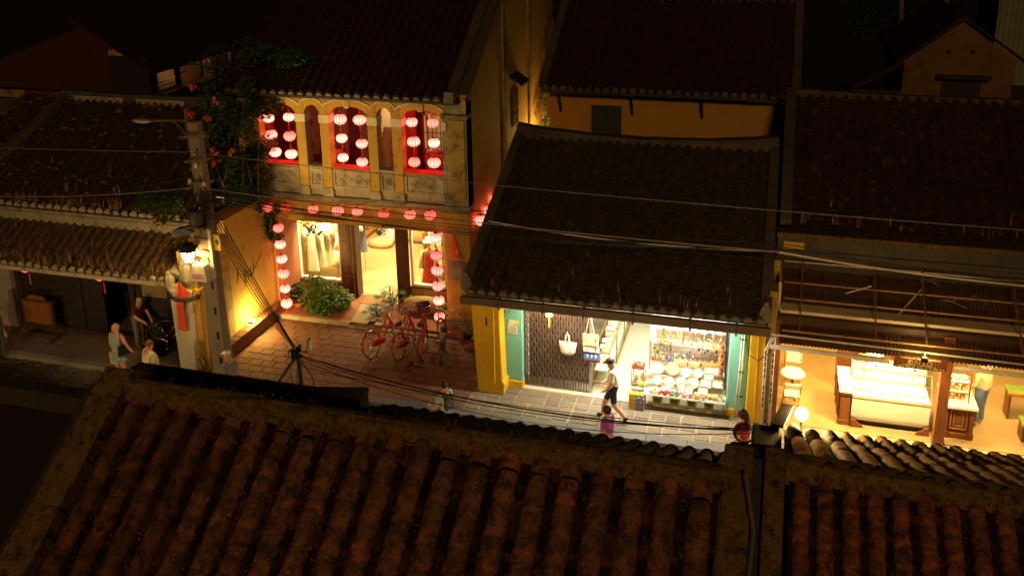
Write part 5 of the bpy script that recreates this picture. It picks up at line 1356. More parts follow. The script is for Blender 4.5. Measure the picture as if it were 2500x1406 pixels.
# ------------------------------------------------------------------ concrete utility pole
po = thing('utility_pole', 'slotted concrete utility pole with street-lamp arm, boxes and insulators', 'pole', (-14.4, -1.45, 0))
P = MB()
def sq(z, w, d): return [(-14.42 - w, -1.45 - d, z), (-14.42 + w, -1.45 - d, z), (-14.42 + w, -1.45 + d, z), (-14.42 - w, -1.45 + d, z)]
P.add(sq(-.1, .26, .2) + sq(7.4, .15, .12), [(0, 1, 5, 4), (1, 2, 6, 5), (2, 3, 7, 6), (3, 0, 4, 7), (4, 5, 6, 7)])
P.build('shaft', M['concrete'], po, bevel=.03)
for k in range(9):
    z = .5 + k * .75; w = .26 - .11 * z / 7.4
    MB().bx(-14.42 + w * .25, -14.42 + w * .6, -1.45 - (.2 - .08 * z / 7.4) - .004, -1.45 - .05, z, z + .22).build('slot', M['black'], po)
MB().tube([(-14.6, -1.5, 6.6), (-14.62, -1.5, 7.4), (-14.62, -1.5, 7.75)], .045, 8).build('arm_post', M['rusty'], po)
MB().tube([(-14.6, -1.5, 7.42), (-15.2, -1.5, 7.4), (-15.75, -1.5, 7.36)], .032, 8).tube([(-14.6, -1.5, 6.75), (-14.68, -1.5, 7.05), (-14.95, -1.5, 7.34), (-15.15, -1.5, 7.4)], .022, 6).build('lamp_arm', M['rusty'], po)
MB().blob((-16.0, -1.5, 7.34), (.3, .1, .06), 12, 7).build('lamp_head', M['pvc'], po, smooth=True)
for z, x0, x1 in ((7.0, -14.75, -14.0), (6.35, -14.7, -13.95), (5.75, -14.7, -13.9)):
    t = MB(); bar(t, (x0, -1.68, z), (x1, -1.62, z + .12), .06, .06); t.build('cross_bar', M['rusty'], po)
for x, y, z in ((-14.38, -1.66, 6.2), (-14.62, -1.66, 5.75), (-14.4, -1.66, 5.0), (-14.2, -1.66, 5.7)):
    MB().lathe([(.03, 0), (.055, .02), (.04, .05), (.055, .08), (.03, .12), (.02, .14)], 10, (x, y, z)).build('insulator', M['ceramic'], po, smooth=True)
jk = MB(); q = random.Random(14)
for k in range(26):
    jk.cur = 0 if q.random() < .6 else 1
    jk.blob((-14.42 + q.uniform(-.17, .2), -1.62 - q.uniform(0, .05), 5.35 + q.uniform(-.25, .3)), (.02, .02, .025), 6, 4, seed=k)
jk.build('connectors', [M['cable'], M['ceramic']], po)
wb = MB()
for k in range(14):
    a, b = q.uniform(0, 6.28), q.uniform(.1, .22)
    wb.tube([(-14.3 + b * math.cos(a + t) * 1.2, -1.7 + .05 * math.sin(t * 2), 4.9 + q.uniform(-.5, .7) + b * math.sin(a + t)) for t in [.4 * j for j in range(10)]], .006, 4)
wb.build('loose_wires', M['cable'], po)
MB().lathe([(.2, 4.62), (.22, 4.66), (.22, 5.0), (.18, 5.06)], 14, (-14.5, -1.7, 0)).build('transformer', M['iron'], po, smooth=True)
MB().bx(-14.78, -14.2, -1.9, -1.66, 4.56, 4.62).build('transformer_shelf', M['rusty'], po)
MB().prism([(-15.35, -1.75, 4.2), (-14.85, -1.75, 4.32), (-14.6, -1.75, 4.42), (-14.95, -1.75, 4.5), (-15.3, -1.75, 4.4)], (0, .3, 0)).build('dark_hood', M['iron'], po)
MB().bx(-14.62, -14.18, -1.74, -1.66, 3.75, 4.6).build('back_plate', M['concrete'], po)
st = MB().bx(-14.2, -14.1, -1.78, -1.7, 3.15, 4.55).build('cable_duct', M['pvc'], po, bevel=.008)
for z in (3.9, 4.25): MB().bx(-14.62, -14.2, -1.8, -1.76, z, z + .05).build('duct_bracket', M['rusty'], po)
bx = MB().prism([(-14.78, -1.98, 3.1), (-14.22, -1.98, 3.1), (-14.26, -1.98, 3.58), (-14.7, -1.98, 3.58)], (0, .26, 0)).build('meter_cabinet', M['pvcwhite'], po, bevel=.015, label='pale metal meter cabinet with red lettering')
def text_on(name, body, size, mat, parent, loc, rot, align='CENTER', ext=.002, sx=1.0):
    c = bpy.data.curves.new(name, 'FONT'); c.body = body; c.size = size; c.align_x = align; c.extrude = ext; c.materials.append(mat)
    o = bpy.data.objects.new(name, c); COL.objects.link(o); o = to_mesh(o); o.parent = parent
    o.location = Vector(loc) - (ORIGIN[parent.name] if parent else Vector((0, 0, 0))); o.rotation_euler = rot; o.scale = (sx, 1, 1); return o
lt = MB(); q = random.Random(77)
for z in (3.28, 3.2):
    x = -14.66
    while x < -14.34:
        w = q.uniform(.015, .03); lt.bx(x, x + w, -1.986, -1.981, z, z + .035); x += w + .012
lt.build('red_lettering', M['redpaint'], bx)
ys = MB().bx(-14.08, -13.86, -1.72, -1.69, 3.95, 4.4).build('yellow_plate', plain('yellow_warning_plate', (.62, .45, .02), .5), po, bevel=.03, label='yellow warning plate')
MB().blob((-13.97, -1.725, 4.18), (.05, .01, .08), 10, 6).build('plate_mark', M['black'], ys)
fh = MB().box((-13.95, -1.5, 5.25), (.26, .16, .2), rotx(-.2)).build('added_flood_head', M['black'], po, bevel=.02)  # unseen floodlight added on the pole to brighten the loggia arches
MB().box((-13.94, -1.41, 5.27), (.22, .01, .16), rotx(-.2)).build('added_flood_lens', emis('added_flood_glow', (1, .7, .3), .5), fh)
MB().tube([(-14.25, -1.5, 5.25), (-13.95, -1.55, 5.2)], .018).build('added_flood_arm', M['rusty'], po)
_l = lamp('added_facade_flood', (-13.9, -1.3, 5.3), 200, (1, .62, .2), .08, typ='SPOT', spread=R_(78), parent=po)
_l.rotation_euler = (Vector((-13.9, -1.3, 5.3)) - Vector((-12.1, 2.8, 6.2))).to_track_quat('Z', 'Y').to_euler()
# hexagonal street lantern in front of the pole
sn = thing('street_lantern', 'glowing hexagonal street lantern on the utility pole', 'lamp', (-14.72, -1.9, 3.75))
MB().lathe([(.1, 3.66), (.2, 3.95), (.2, 3.97)], 6, (-14.72, -1.95, 0)).build('glass', emis('street_lantern_glow', (1, .6, .18), 190), sn)
MB().lathe([(.24, 3.96), (.25, 4.0), (.17, 4.14), (.06, 4.2), (.0, 4.26)], 6, (-14.72, -1.95, 0)).build('hood', M['black'], sn)
MB().lathe([(.02, 3.58), (.1, 3.62), (.1, 3.66)], 6, (-14.72, -1.95, 0)).build('base', M['black'], sn)
MB().tube([(-14.5, -1.7, 3.7), (-14.55, -1.9, 3.62), (-14.7, -1.95, 3.6)], .02).build('bracket', M['black'], sn)
MB().tube([(-14.6, -1.9, 3.62), (-14.75, -1.8, 3.0), (-15.0, -1.65, 2.45)], .008, 4).build('lead', M['cable'], sn)
# ------------------------------------------------------------------ cafe on the right
cf = thing('cafe_house', 'open-fronted cafe with rusty corrugated awning, pipe gutter and dark tile roof above', 'house', (4.0, 0, 0))
X0, X1 = .45, 9.5
MB().bx(X0, X1, -.05, 6.5, -.19, .03).build('cafe_floor', M['warmfloor'], cf)
MB().bx(X0, X1, -.3, -.052, -.19, .02).build('door_sill', M['relief'], cf, bevel=.015)
MB().bx(.43, .5, .5, 6.5, 0, 3.6).build('cafe_side_wall', M['cream'], cf)
MB().bx(X0, X1, 6.5, 6.7, 0, 4.6).build('cafe_back_wall', M['cream'], cf)
MB().bx(X1, X1 + .15, -.05, 6.5, 0, 4.4).build('cafe_side_wall', M['cream'], cf)
MB().bx(.5, X1, .05, 6.5, 3.0, 3.08).build('cafe_ceiling', M['cream'], cf)
MB().bx(.43, .56, -.12, .1, 0, 2.9).build('corner_post', M['brownwood'], cf, bevel=.01)
MB().bx(4.2, 4.44, -.16, .06, -.02, 2.9).build('front_post', M['brownwood'], cf, bevel=.012)
MB().bx(.45, X1, -.14, .04, 2.52, 2.72).build('front_beam', M['brownwood'], cf, bevel=.01)
MB().bx(.45, X1, -.1, .2, 2.73, 2.98).build('beam_infill', M['darkwood'], cf)
for a, b in ((2.0, 2.2), (5.1, 5.35)): MB().bx(a, b, -.3, -.14, 2.36, 2.5).build('gutter_bracket', M['pvcwhite'], cf)
# awning, real corrugations
aw = MB(); N = 105; W = 9.0
rows = [(-.6, 2.5), (.3, 2.98), (1.45, 3.6)]
vs = []
for (y, z) in rows:
    for i in range(N * 4 + 1):
        vs.append((.5 + W * i / (N * 4), y, z + .018 * math.sin(math.pi * i / 2)))
m = N * 4 + 1
aw.add(vs, [(j * m + i, j * m + i + 1, (j + 1) * m + i + 1, (j + 1) * m + i) for j in range(2) for i in range(m - 1)])
awo = aw.build('corrugated_awning', M['zinc'], cf, smooth=True)
q = random.Random(5)
for k in range(3):
    a = 1.0 + k * 2.3
    sheet = MB(); n = 60
    vs = [(a + 1.9 * i / n, y, z + .02 + .018 * math.sin(math.pi * (i) * 1.9 / W * N * 4 / n / 2)) for (y, z) in ((-.62 + .04 * k, 2.5), (.1, 2.88)) for i in range(n + 1)]
    sheet.add(vs, [(i, i + 1, n + 2 + i, n + 1 + i) for i in range(n)]); sheet.build('patch_sheet', M['zinc'], awo, smooth=True)
# grid of angle iron over the awning
ay = lambda y: 2.5 + (y + .6) * .537 + .3
for k, y in enumerate((-.55, .3, .75, 1.35)):
    t = MB(); bar(t, (.55, y, ay(y)), (9.4, y, ay(y)), .04, .035); t.build('iron_rail', M['rusty_pale'] if k < 3 else M['pvc'], cf)
for x in (.95, 2.65, 3.75, 5.75, 7.6):
    t = MB(); bar(t, (x, -.55, ay(-.55) + .03), (x + .05, 1.4, ay(1.4) + .03), .035, .035); t.build('iron_rafter', M['rusty'], cf)
for k, (a, b) in enumerate((((3.2, .2, 3.2), (3.75, .9, 3.6)), ((2.0, .55, 3.45), (2.6, .75, 3.62)))):
    t = MB(); bar(t, a, b, .025, .025); o = t.build('loose_rod', M['pvc']); _props(o, ['pale rod lying askew on the awning grid above the sign', 'pale rod lying askew on the awning grid near the party wall'][k], 'rod')
for k, (cx, cy, rr) in enumerate(((4.1, 1.05, .35), (4.65, .65, .5))):
    o = MB().tube([(cx + rr * math.cos(t), cy + rr * .55 * math.sin(t), 3.75 + .1 * math.sin(t * 2) - .3 * k) for t in [.3 * j for j in range(17)]], .009, 5).build('wire_loop', M['cablegrey'])
    _props(o, ['loose grey wire loop, upper one on the awning grid', 'loose grey wire loop, lower one on the awning grid'][k], 'wire')
# pipe gutter and down pipes
pg = MB().tube([(.3, -.66, 2.42), (2.4, -.66, 2.40), (2.5, -.66, 2.40)], .055, 12).build('pipe_gutter', M['pvcwhite'], cf, smooth=True)
MB().prism([(2.2, -.74, 2.46), (2.9, -.74, 2.44), (3.0, -.74, 2.34), (2.2, -.74, 2.34)], (0, .14, 0)).build('gutter_scoop', M['pvcwhite'], cf, bevel=.02)
MB().tube([(4.35, -.66, 2.40), (9.4, -.66, 2.38)], .055, 12).build('pipe_gutter', M['pvcwhite'], cf, smooth=True)
MB().tube([(.3, -.5, 2.66), (9.4, -.62, 2.6)], .025, 8).build('conduit', M['pvcwhite'], cf, smooth=True)
for k, (x0, x1, y) in enumerate(((.22, .3, -.24), (.4, .36, -.16))):
    t = thing('down_pipe', ['grey drain pipe with blue print beside the yellow pillar', 'grey drain pipe with blue print on the stained party wall'][k], 'pipe', (x0, y, 0))
    path = [(x0 - .0, y, .0), (x0, y, 2.1), (x0 + (.1 if k == 0 else 0), y, 2.35), (x0 + (.12 if k == 0 else 0), y, 2.45)]
    MB().tube(path, .04, 10).build('pipe', M['pvc'], t, smooth=True)
    for j in range(10):
        z = .55 + j * .16 + (.08 if k else 0)
        if j in (4,): continue
        MB().bx(x0 - .02, x0 + .02, y - .047, y - .04, z, z + .11).build('print_mark', M['blueprint'], t)
t = thing('conduit_pair', 'pair of white cable conduits down the turquoise pilaster', 'pipe', (-.35, -.03, 0))
for x in (-.36, -.3): MB().tube([(x, -.03, 2.7), (x - .03, -.03, 1.2), (x - .1, -.05, .0)], .018, 8).build('conduit', M['pvcwhite'], t, smooth=True)
for z in (.6, 1.3, 2.2): MB().bx(-.42, -.26, -.055, .0, z, z + .02).build('clip', M['iron'], t)
_props(MB().tube([(-.3, -.06, 2.5), (-.2, -.25, 1.95), (.05, -.3, 1.8), (.3, -.3, 2.05), (.38, -.3, 2.4)], .012, 6).build('hanging_cable', M['cable']), 'black cable looping between the conduits and the drain pipe', 'cable')
# parapet and upper roof
MB().bx(.35, 9.5, 1.45, 1.75, 3.6, 4.45).build('parapet_wall', M['ridge_dark'], cf)
MB().bx(.32, 9.5, 1.36, 1.8, 4.45, 4.6).build('parapet_cornice', M['ridge_mid'], cf, bevel=.02)
MB().bx(.33, 9.5, 1.4, 1.5, 4.05, 4.12).build('parapet_moulding', M['ridge_dark'], cf)
MB().bx(.5, 1.0, 1.43, 1.449, 4.14, 4.34).build('parapet_plate', M['ochre'], cf)
MB().bx(.3, .46, 1.2, 1.5, 2.9, 3.9).build('wall_stub', M['ochre'], cf, bevel=.02)
rr, rrpt, rrn = roof_slope(cf, (.55, 1.8, 4.62), (1, 0, 0), sl(4.7, 2.5), 8.9, 5.32, .325, .07, .105, M['tile_right'], M['tile_right'], name='upper_roof', seed=51, sag=.08, ntile=6)
ridge_line(rr, [(.4, 6.5, 7.12), (3, 6.5, 7.06), (6, 6.5, 7.05), (9.5, 6.5, 7.1)], RIDGE_PROF, M['ridge_dark'], seed=3)
v = MB(); bar(v, (.52, 1.8, 4.72), (.52, 6.5, 7.2), .28, .22, rrn); v.build('verge', M['ridge_dark'], rr)
MB().prism([(.5, 6.5, 7.0), (.5, 10.5, 5.0), (.5, 10.5, 4.9), (.5, 6.5, 6.9)], (9, 0, 0)).build('rear_roof', M['rooflath'], cf)
grass('dry_grass', [rrpt(q.uniform(.2, 7.5), q.choice([.1, .2, .05, q.uniform(0, 3)]), .1) for _ in range(40)], rr, 16, M['straw'], .1, .35)
# sign
sg = thing('cafe_sign', 'hanging red-brown cafe sign board with gilt lettering and spot lamp', 'sign', (3.62, -.74, 2.3))
MB().prism([(3.06, -.72, 2.29), (4.2, -.72, 2.29), (4.2, -.78, 2.61), (3.06, -.78, 2.61)], (0, .035, 0)).build('board', M['brownwood'], sg)
tilt = (R_(100.6), 0, 0)
sgm = plain('gilt_letter', (.75, .6, .25), .4)
text_on('main_lettering', 'ĐẠI LỘ', .15, sgm, sg, (3.62, -.749, 2.415), tilt, sx=1.1)
q = random.Random(8)
for (z, a, b, h) in ((2.56, 3.2, 4.05, .03), (2.375, 3.25, 3.95, .028), (2.325, 3.15, 4.15, .026)):
    lt = MB(); x = a; y = -.72 - (z - 2.29) * .1875 - .003
    while x < b:
        w = q.uniform(.012, .03); lt.bx(x, x + w, y - .006, y - .001, z, z + h); x += w + (.04 if q.random() < .2 else .01)
    lt.build('small_lettering', sgm, sg)
for x in (3.15, 4.1): MB().tube([(x, -.77, 2.6), (x, -.66, 2.66)], .008, 4).build('hanger', M['iron'], sg)
MB().bx(3.6, 3.74, -1.0, -.88, 2.6, 2.73).build('spot_body', M['black'], sg, bevel=.015)
MB().bx(3.62, 3.72, -.88, -.872, 2.62, 2.71).build('spot_lens', emis('spot_lens_glow', (1, .7, .3), 60), sg)
MB().tube([(3.67, -.94, 2.73), (3.67, -.9, 2.82), (3.67, -.62, 2.66)], .012, 5).build('spot_arm', M['iron'], sg)
lamp('sign_bulb', (3.67, -.98, 2.85), 12, (1, .62, .2), .04, parent=sg)
# ceiling lamps of the cafe
for k, (x, y, p_) in enumerate(((1.6, 1.4, 44), (3.2, .9, 50), (6.0, 1.2, 36), (2.2, 3.8, 22), (5.6, 3.8, 20))):
    t = thing('cafe_ceiling_lamp', ['cafe ceiling lamp over the round table', 'cafe ceiling lamp over the glass counter', 'cafe ceiling lamp over the standing man', 'cafe ceiling lamp deep behind the round table', 'cafe ceiling lamp deep behind the pastry case'][k], 'lamp', (x, y, 2.95))
    MB().lathe([(.12, 2.9), (.12, 2.97), (.0, 2.98)], 14, (x, y, 0)).build('disc', emis('cafe_glow', (1, .66, .24), 8), t)
    lamp('cafe_bulb', (x, y, 2.86), p_, (1, .6, .17), typ='AREA', sx=.5, sy=.5, parent=t)
for k, (x, p_) in enumerate(((1.5, 18), (3.1, 80), (5.6, 30))):  # unseen lamps added under the awning to brighten the counter front
    t = thing('added_awning_lamp', ['added unseen strip lamp under the awning near the corner post', 'added unseen strip lamp under the awning before the glass counter', 'added unseen strip lamp under the awning before the pastry cabinet'][k], 'lamp', (x, -.42, 2.46))
    MB().bx(x - .3, x + .3, -.44, -.4, 2.5, 2.53).build('strip', emis('added_strip_glow', (1, .7, .28), 5), t)
    lamp('added_strip_lamp', (x, -.42, 2.47), p_, (1, .64, .22), typ='AREA', sx=.9, sy=.06, rot=(R_(22), 0, 0), parent=t)
# glass display counter
dc = thing('display_counter', 'long glass-topped cafe display counter with white front panel', 'counter', (3.26, .8, 0))
MB().bx(2.36, 4.16, .5, 1.2, .2, .78).build('body', M['white'], dc, bevel=.01)
MB().prism([(2.36, .34, .28), (2.36, .5, .28), (2.36, .5, .82), (2.36, .28, .82)], (1.8, 0, 0)).build('front_panel', M['white'], dc)
MB().bx(2.36, 4.16, .3, .5, .2, .275).build('lower_trim', M['steel'], dc)
MB().bx(2.36, 4.16, .26, .34, .825, .9).build('front_trim', M['pvc'], dc)
MB().bx(2.5, 4.1, .42, 1.1, .03, .2).build('kick_plate', M['iron'], dc)
MB().bx(2.38, 4.14, 1.183, 1.198, .862, 1.44).build('case_back', M['marble'], dc)
MB().bx(2.38, 4.14, .35, 1.18, .83, .86).build('display_deck', M['marble'], dc)
MB().bx(2.38, 4.14, .6, 1.18, 1.14, 1.15).build('glass_shelf', M['glass'], dc)
MB().prism([(2.37, .3, .9), (2.37, .306, .9), (2.37, .606, 1.45), (2.37, .6, 1.45)], (1.78, 0, 0)).build('front_glass', M['glass'], dc)
MB().bx(2.37, 4.15, .6, 1.2, 1.45, 1.456).build('top_glass', M['glass'], dc)
e_ = MB(); bar(e_, (2.36, .6, 1.46), (4.16, .6, 1.46), .02, .02); bar(e_, (2.36, .6, 1.15), (4.16, .6, 1.15), .012, .012); bar(e_, (2.36, 1.2, 1.46), (4.16, 1.2, 1.46), .02, .02)
for x in (2.36, 4.16): bar(e_, (x, .29, .88), (x, .6, 1.46), .02, .02); bar(e_, (x, 1.2, .8), (x, 1.2, 1.46), .02, .02, (0, 1, 0))
e_.build('glass_edge', M['steel'], dc)
MB().bx(2.42, 4.1, .62, .65, 1.425, 1.443).build('case_light', M['steel'], dc)
lamp('case_lamp', (3.26, .66, 1.415), 16, (1, .88, .6), typ='AREA', sx=1.65, sy=.06, parent=dc)
lamp('case_lamp', (3.26, .72, 1.12), 9, (1, .88, .6), typ='AREA', sx=1.65, sy=.06, parent=dc)
q = random.Random(31)
cake = [plain('cake_' + k, c, .6) for k, c in (('cream', (.78, .7, .5)), ('sponge', (.7, .52, .25)), ('white', (.8, .77, .7)), ('berry', (.6, .3, .2)), ('green', (.5, .58, .3)))]
for k in range(12):
    x = 2.5 + (k % 6) * .29; lvl = k // 6
    z, y = ((.862, .62) if lvl == 0 else (1.152, .9))
    t = thing('cake_tray', 'tray of cakes in the glass counter, %s shelf, %s from the round table side' % (('lower', 'upper')[lvl], ordn[k % 6]), 'tray', (x, y, z), group='cake trays in the glass counter')
    MB().bx(x - .12, x + .12, y - .12, y + .12, z, z + .015).build('plate', M['marble'], t)
    for j in range(4):
        MB().lathe([(.045, 0), (.05, .04), (.03, .065), (0, .07)], 10, (x - .055 + .11 * (j % 2), y - .055 + .11 * (j // 2), z + .016)).build('cake', cake[(k + j) % 5 if q.random() < .5 else 0], t, smooth=True)
for k, (x, z0) in enumerate(((2.83, 1.46), (3.74, 1.46))):
    t = thing('menu_stand', ['white menu card on the glass counter nearer the round table', 'white menu card on the glass counter nearer the front post'][k], 'menu', (x, .85, z0))
    MB().prism([(x - .14, .7, z0), (x + .14, .7, z0), (x + .14, .8, z0 + .4), (x - .14, .8, z0 + .4)], (0, .02, 0)).build('card', M['marble'], t)
    MB().bx(x + .0, x + .08, .697, .712, z0 + .02, z0 + .08).build('print', M['blueprint'], t)
t = thing('tumbler_rack', 'stack of upturned tumblers on the glass counter', 'cups', (3.42, .95, 1.46))
for k in range(7): MB().lathe([(.035, 0), (.028, .1), (.0, .1)], 10, (3.36 + (k % 3) * .075, .88 + (k // 3) * .07, 1.462)).build('tumbler', M['marble'], t)
t = thing('flower_pot', 'white flowers in a pot at the post end of the glass counter', 'plant', (3.95, .95, 1.46))
MB().lathe([(.06, 1.46), (.09, 1.62), (.07, 1.62)], 12, (3.95, .95, 0)).build('pot', M['marble'], t, smooth=True)
fb = MB(); 
for k in range(40): fb.blob((3.95 + q.uniform(-.16, .16), .95 + q.uniform(-.12, .12), 1.72 + q.uniform(-.06, .16)), (.028, .028, .02), 6, 4, seed=k)
fb.build('blossoms', M['marble'], t)
fb = MB()
for k in range(5): fb.tube([(3.98 + .03 * k, .95, 1.6), (4.06 + .04 * k, .9, 1.85 - .03 * k), (4.12 + .02 * k, .82, 1.6 - .1 * k)], .006, 4)
fb.build('stems', M['leaf_palm'], t)
_props(MB().bx(2.5, 2.72, .9, 1.05, 1.465, 1.64).build('card_reader', G['tan'], bevel=.01), 'small tan box on the glass counter end', 'box')
# wooden end cabinet
ec = thing('end_cabinet', 'red-brown wooden end cabinet with white top beside the glass counter', 'cabinet', (2.2, .5, 0))
MB().bx(2.06, 2.34, .24, 1.5, .03, .16).build('base', M['brownwood'], ec, bevel=.012)
MB().bx(2.09, 2.32, .28, 1.48, .16, .86).build('body', M['brownwood'], ec)
MB().bx(2.06, 2.35, .24, 1.5, .86, .93).build('moulding', M['brownwood'], ec, bevel=.015)
MB().bx(2.04, 2.36, .22, 1.52, .935, .98).build('white_top', M['marble'], ec, bevel=.008)
for y in (.5, 1.0, 1.4): MB().bx(2.02, 2.089, y - .06, y + .06, .2, .85).build('pilaster_strip', M['brownwood'], ec, bevel=.01)
for k, (x, s_) in enumerate(((2.35, 1), (4.17, -1))):
    o = MB().prism([(x, .2, .03), (x + s_ * .32, .2, .03), (x + s_ * .28, .2, .1), (x + s_ * .18, .2, .15), (x + s_ * .12, .2, .22), (x, .2, .26)][::s_], (0, .06, 0)).build('scroll_foot', M['brownwood'], bevel=.01)
    _props(o, ['carved wooden foot board under the counter at the end-cabinet side', 'carved wooden foot board under the counter at the front post'][k], 'foot board')
bk = thing('back_counter', 'dark wooden back counter behind the display counter', 'counter', (3.1, 2.3, 0))
MB().bx(2.1, 4.1, 2.1, 2.6, .03, 1.2).build('body', M['brownwood'], bk); MB().bx(2.05, 4.15, 2.05, 2.65, 1.2, 1.26).build('top', M['cream'], bk)
# pastry cabinet with case
pc = thing('pastry_cabinet', 'red-brown panelled cabinet with marble top and pastry case', 'cabinet', (4.8, .65, 0))
MB().bx(4.46, 5.16, .3, 1.3, .0, .16).build('plinth', M['brownwood'], pc, bevel=.015)
MB().bx(4.5, 5.12, .36, 1.26, .16, .84).build('body', M['brownwood'], pc)
for x in (4.47, 5.05):
    MB().bx(x, x + .1, .31, .359, .16, .8).build('pilaster', M['brownwood'], pc, bevel=.01)
    MB().bx(x - .02, x + .12, .28, .36, .02, .2).build('pilaster_base', M['brownwood'], pc, bevel=.012)
for a, b, y in ((.0, .03, .325), (.08, .1, .335)):
    f = MB(); frame(f, 4.62 + a, 5.0 - a, .26 + a, .78 - a, y, .3595, .022); f.build('panel_moulding', M['orangewood'], pc)
MB().bx(4.74, 4.88, .34, .358, .4, .64).build('centre_panel', M['brownwood'], pc, bevel=.008)
MB().bx(4.43, 5.2, .24, 1.34, .845, .92).build('marble_top', M['marble'], pc, bevel=.01)
fr = MB()
for x in (4.48, 5.0):
    for y in (.45, .95): bar(fr, (x, y, .92), (x, y, 1.72), .03, .03, (0, 1, 0))
for z in (1.18, 1.45, 1.71):
    for y in (.45, .95): bar(fr, (4.48, y, z), (5.0, y, z), .025, .025)
    for x in (4.48, 5.0): bar(fr, (x, .45, z), (x, .95, z), .025, .025)
fr.build('case_frame', M['brownwood'], pc)
for z in (.94, 1.19, 1.46): MB().bx(4.5, 4.98, .47, .93, z, z + .012).build('shelf', M['marble'], pc)
MB().bx(4.5, 4.98, .47, .93, 1.72, 1.728).build('top_pane', M['glass'], pc)
MB().bx(4.5, 4.98, .5, .53, 1.675, 1.69).build('case_light', M['steel'], pc)
lamp('case_lamp', (4.74, .55, 1.66), 3.5, (1, .74, .3), typ='AREA', sx=.45, sy=.05, parent=pc)
bread = plain('golden_bread', (.55, .3, .09), .55, var=.3)
for k in range(9):
    x, z = 4.58 + (k % 3) * .16, (.955, 1.205, 1.475)[k // 3]
    o = MB().blob((x, .62, z + .055), (.07, .13, .055), 10, 6).build('bread_loaf', bread, smooth=True)
    _props(o, 'golden loaf in the pastry case, %s shelf, %s from the front post' % (('lower', 'middle', 'upper')[k // 3], ordn[k % 3]), 'bread', 'loaves in the pastry case')
# round table and chairs
rt = thing('round_table', 'white round pedestal table inside the cafe', 'table', (.95, 1.28, .03))
MB().lathe([(.0, .72), (.29, .72), (.31, .74), (.3, .76), (0, .76)], 32, (.95, 1.28, 0), cap=False).build('top', M['marble'], rt, smooth=False)
MB().lathe([(.03, .05), (.03, .72)], 10, (.95, 1.28, 0)).build('stem', M['iron'], rt, smooth=True)
for k in range(4): MB().tube([(.95, 1.28, .12), (.95 + .22 * math.cos(k * 1.57 + .5), 1.28 + .22 * math.sin(k * 1.57 + .5), .05)], .018).build('foot', M['iron'], rt)
def folding_chair(x, y, rz, lab):
    t = thing('folding_chair', lab, 'chair', (x, y, .03), rz=rz, group='folding chairs by the round table', local=True)
    for k in range(7): MB().bx(-.19, .19, -.2 + k * .058, -.155 + k * .058, .44, .456).build('seat_slat', M['marble'], t, world_co=False)
    for s_ in (-1, 1):
        b = MB(); bar(b, (s_ * .205, -.22, 0), (s_ * .205, .24, .82), .025, .035); b.build('leg', M['orangewood'], t, world_co=False)
        b = MB(); bar(b, (s_ * .175, .24, 0), (s_ * .175, -.2, .45), .025, .035); b.build('leg', M['orangewood'], t, world_co=False)
    for z in (.62, .7, .78): MB().bx(-.2, .2, .13 + (z - .62) * .56, .15 + (z - .62) * .56, z, z + .05).build('back_slat', M['marble'], t, world_co=False)
    return t
folding_chair(.93, .72, R_(185), 'white slatted folding chair on the street side of the round table')
folding_chair(.97, 1.95, R_(-5), 'white slatted folding chair behind the round table')
folding_chair(.97, 2.6, R_(178), 'white slatted folding chair against the cafe side wall, farthest inside')
# green benches at the right edge
for k, (x, y, z) in enumerate(((6.5, 1.75, .72), (6.62, .72, .46))):
    t = thing('green_bench', ['green-topped wooden table at the edge of the cafe', 'green-topped wooden bench in front of the green table'][k], 'bench', (x, y, .03))
    MB().bx(x - .38, x + 1.0, y - .22, y + .22, z, z + .06).build('top', G['green'], t, bevel=.02)
    MB().bx(x - .4, x + 1.0, y - .26, y - .222, z - .02, z + .05).build('front_rail', M['orangewood'], t)
    for a in (x - .32, x + .85): MB().bx(a - .03, a + .03, y - .2, y + .2, .03, z).build('leg_panel', M['brownwood'], t)
# grey board and globe lamp are on the near side of the street

# ------------------------------------------------------------------ ochre house behind the shop
rh = thing('rear_ochre_house', 'ochre upper-storey house with green shutters and dark roof behind the shop', 'house', (-3.3, 8.5, 0))
MB().bx(-7.35, .62, 8.5, 8.7, 0, 6.6).build('front_wall', M['ochre_clean'], rh)
MB().bx(-7.35, -7.1, 8.7, 15, 0, 6.6).build('side_wall', M['ochre'], rh); MB().bx(.4, .62, 8.7, 15, 0, 6.6).build('side_wall', M['ochre'], rh)
wn_ = MB().bx(-5.88, -4.86, 8.44, 8.499, 4.9, 6.02).build('shutter_pair', plain('green_black_shutter', (.03, .05, .022), .7), rh)
for a, b in ((-5.86, -5.38), (-5.36, -4.88)): MB().bx(a, b, 8.415, 8.439, 4.92, 6.0).build('shutter_leaf', plain('green_black_leaf', (.035, .055, .024), .7), wn_, bevel=.01)
for x in (-6.95, -4.5, -2.2, .2):
    b = MB(); bar(b, (x, 8.5, 5.75), (x, 8.05, 6.5), .07, .09, (1, 0, 0)); b.build('eave_strut', M['blackwood'], rh)
rro, rhpt, rhn = roof_slope(rh, (-7.5, 7.92, 6.62), (1, 0, 0), sl(4.0, 2.64), 8.25, 4.79, .3, .085, .1, M['tile_dark'], M['tile_dark'], capmat=M['capdark'], seed=61, sag=.03, ntile=6)
for x in (-7.45, .7):
    v = MB(); bar(v, (x, 7.95, 6.75), (x, 11.9, 9.38), .26, .22, rhn); v.build('verge', M['ridge_dark'], rro)
ridge_line(rro, [(-7.5, 11.95, 9.32), (-3, 11.95, 9.26), (.8, 11.95, 9.32)], RIDGE_PROF, M['ridge_dark'], seed=5)
MB().bx(-7.5, .75, 7.95, 8.4, 6.5, 6.56).build('eave_board', M['ridge_dark'], rro)
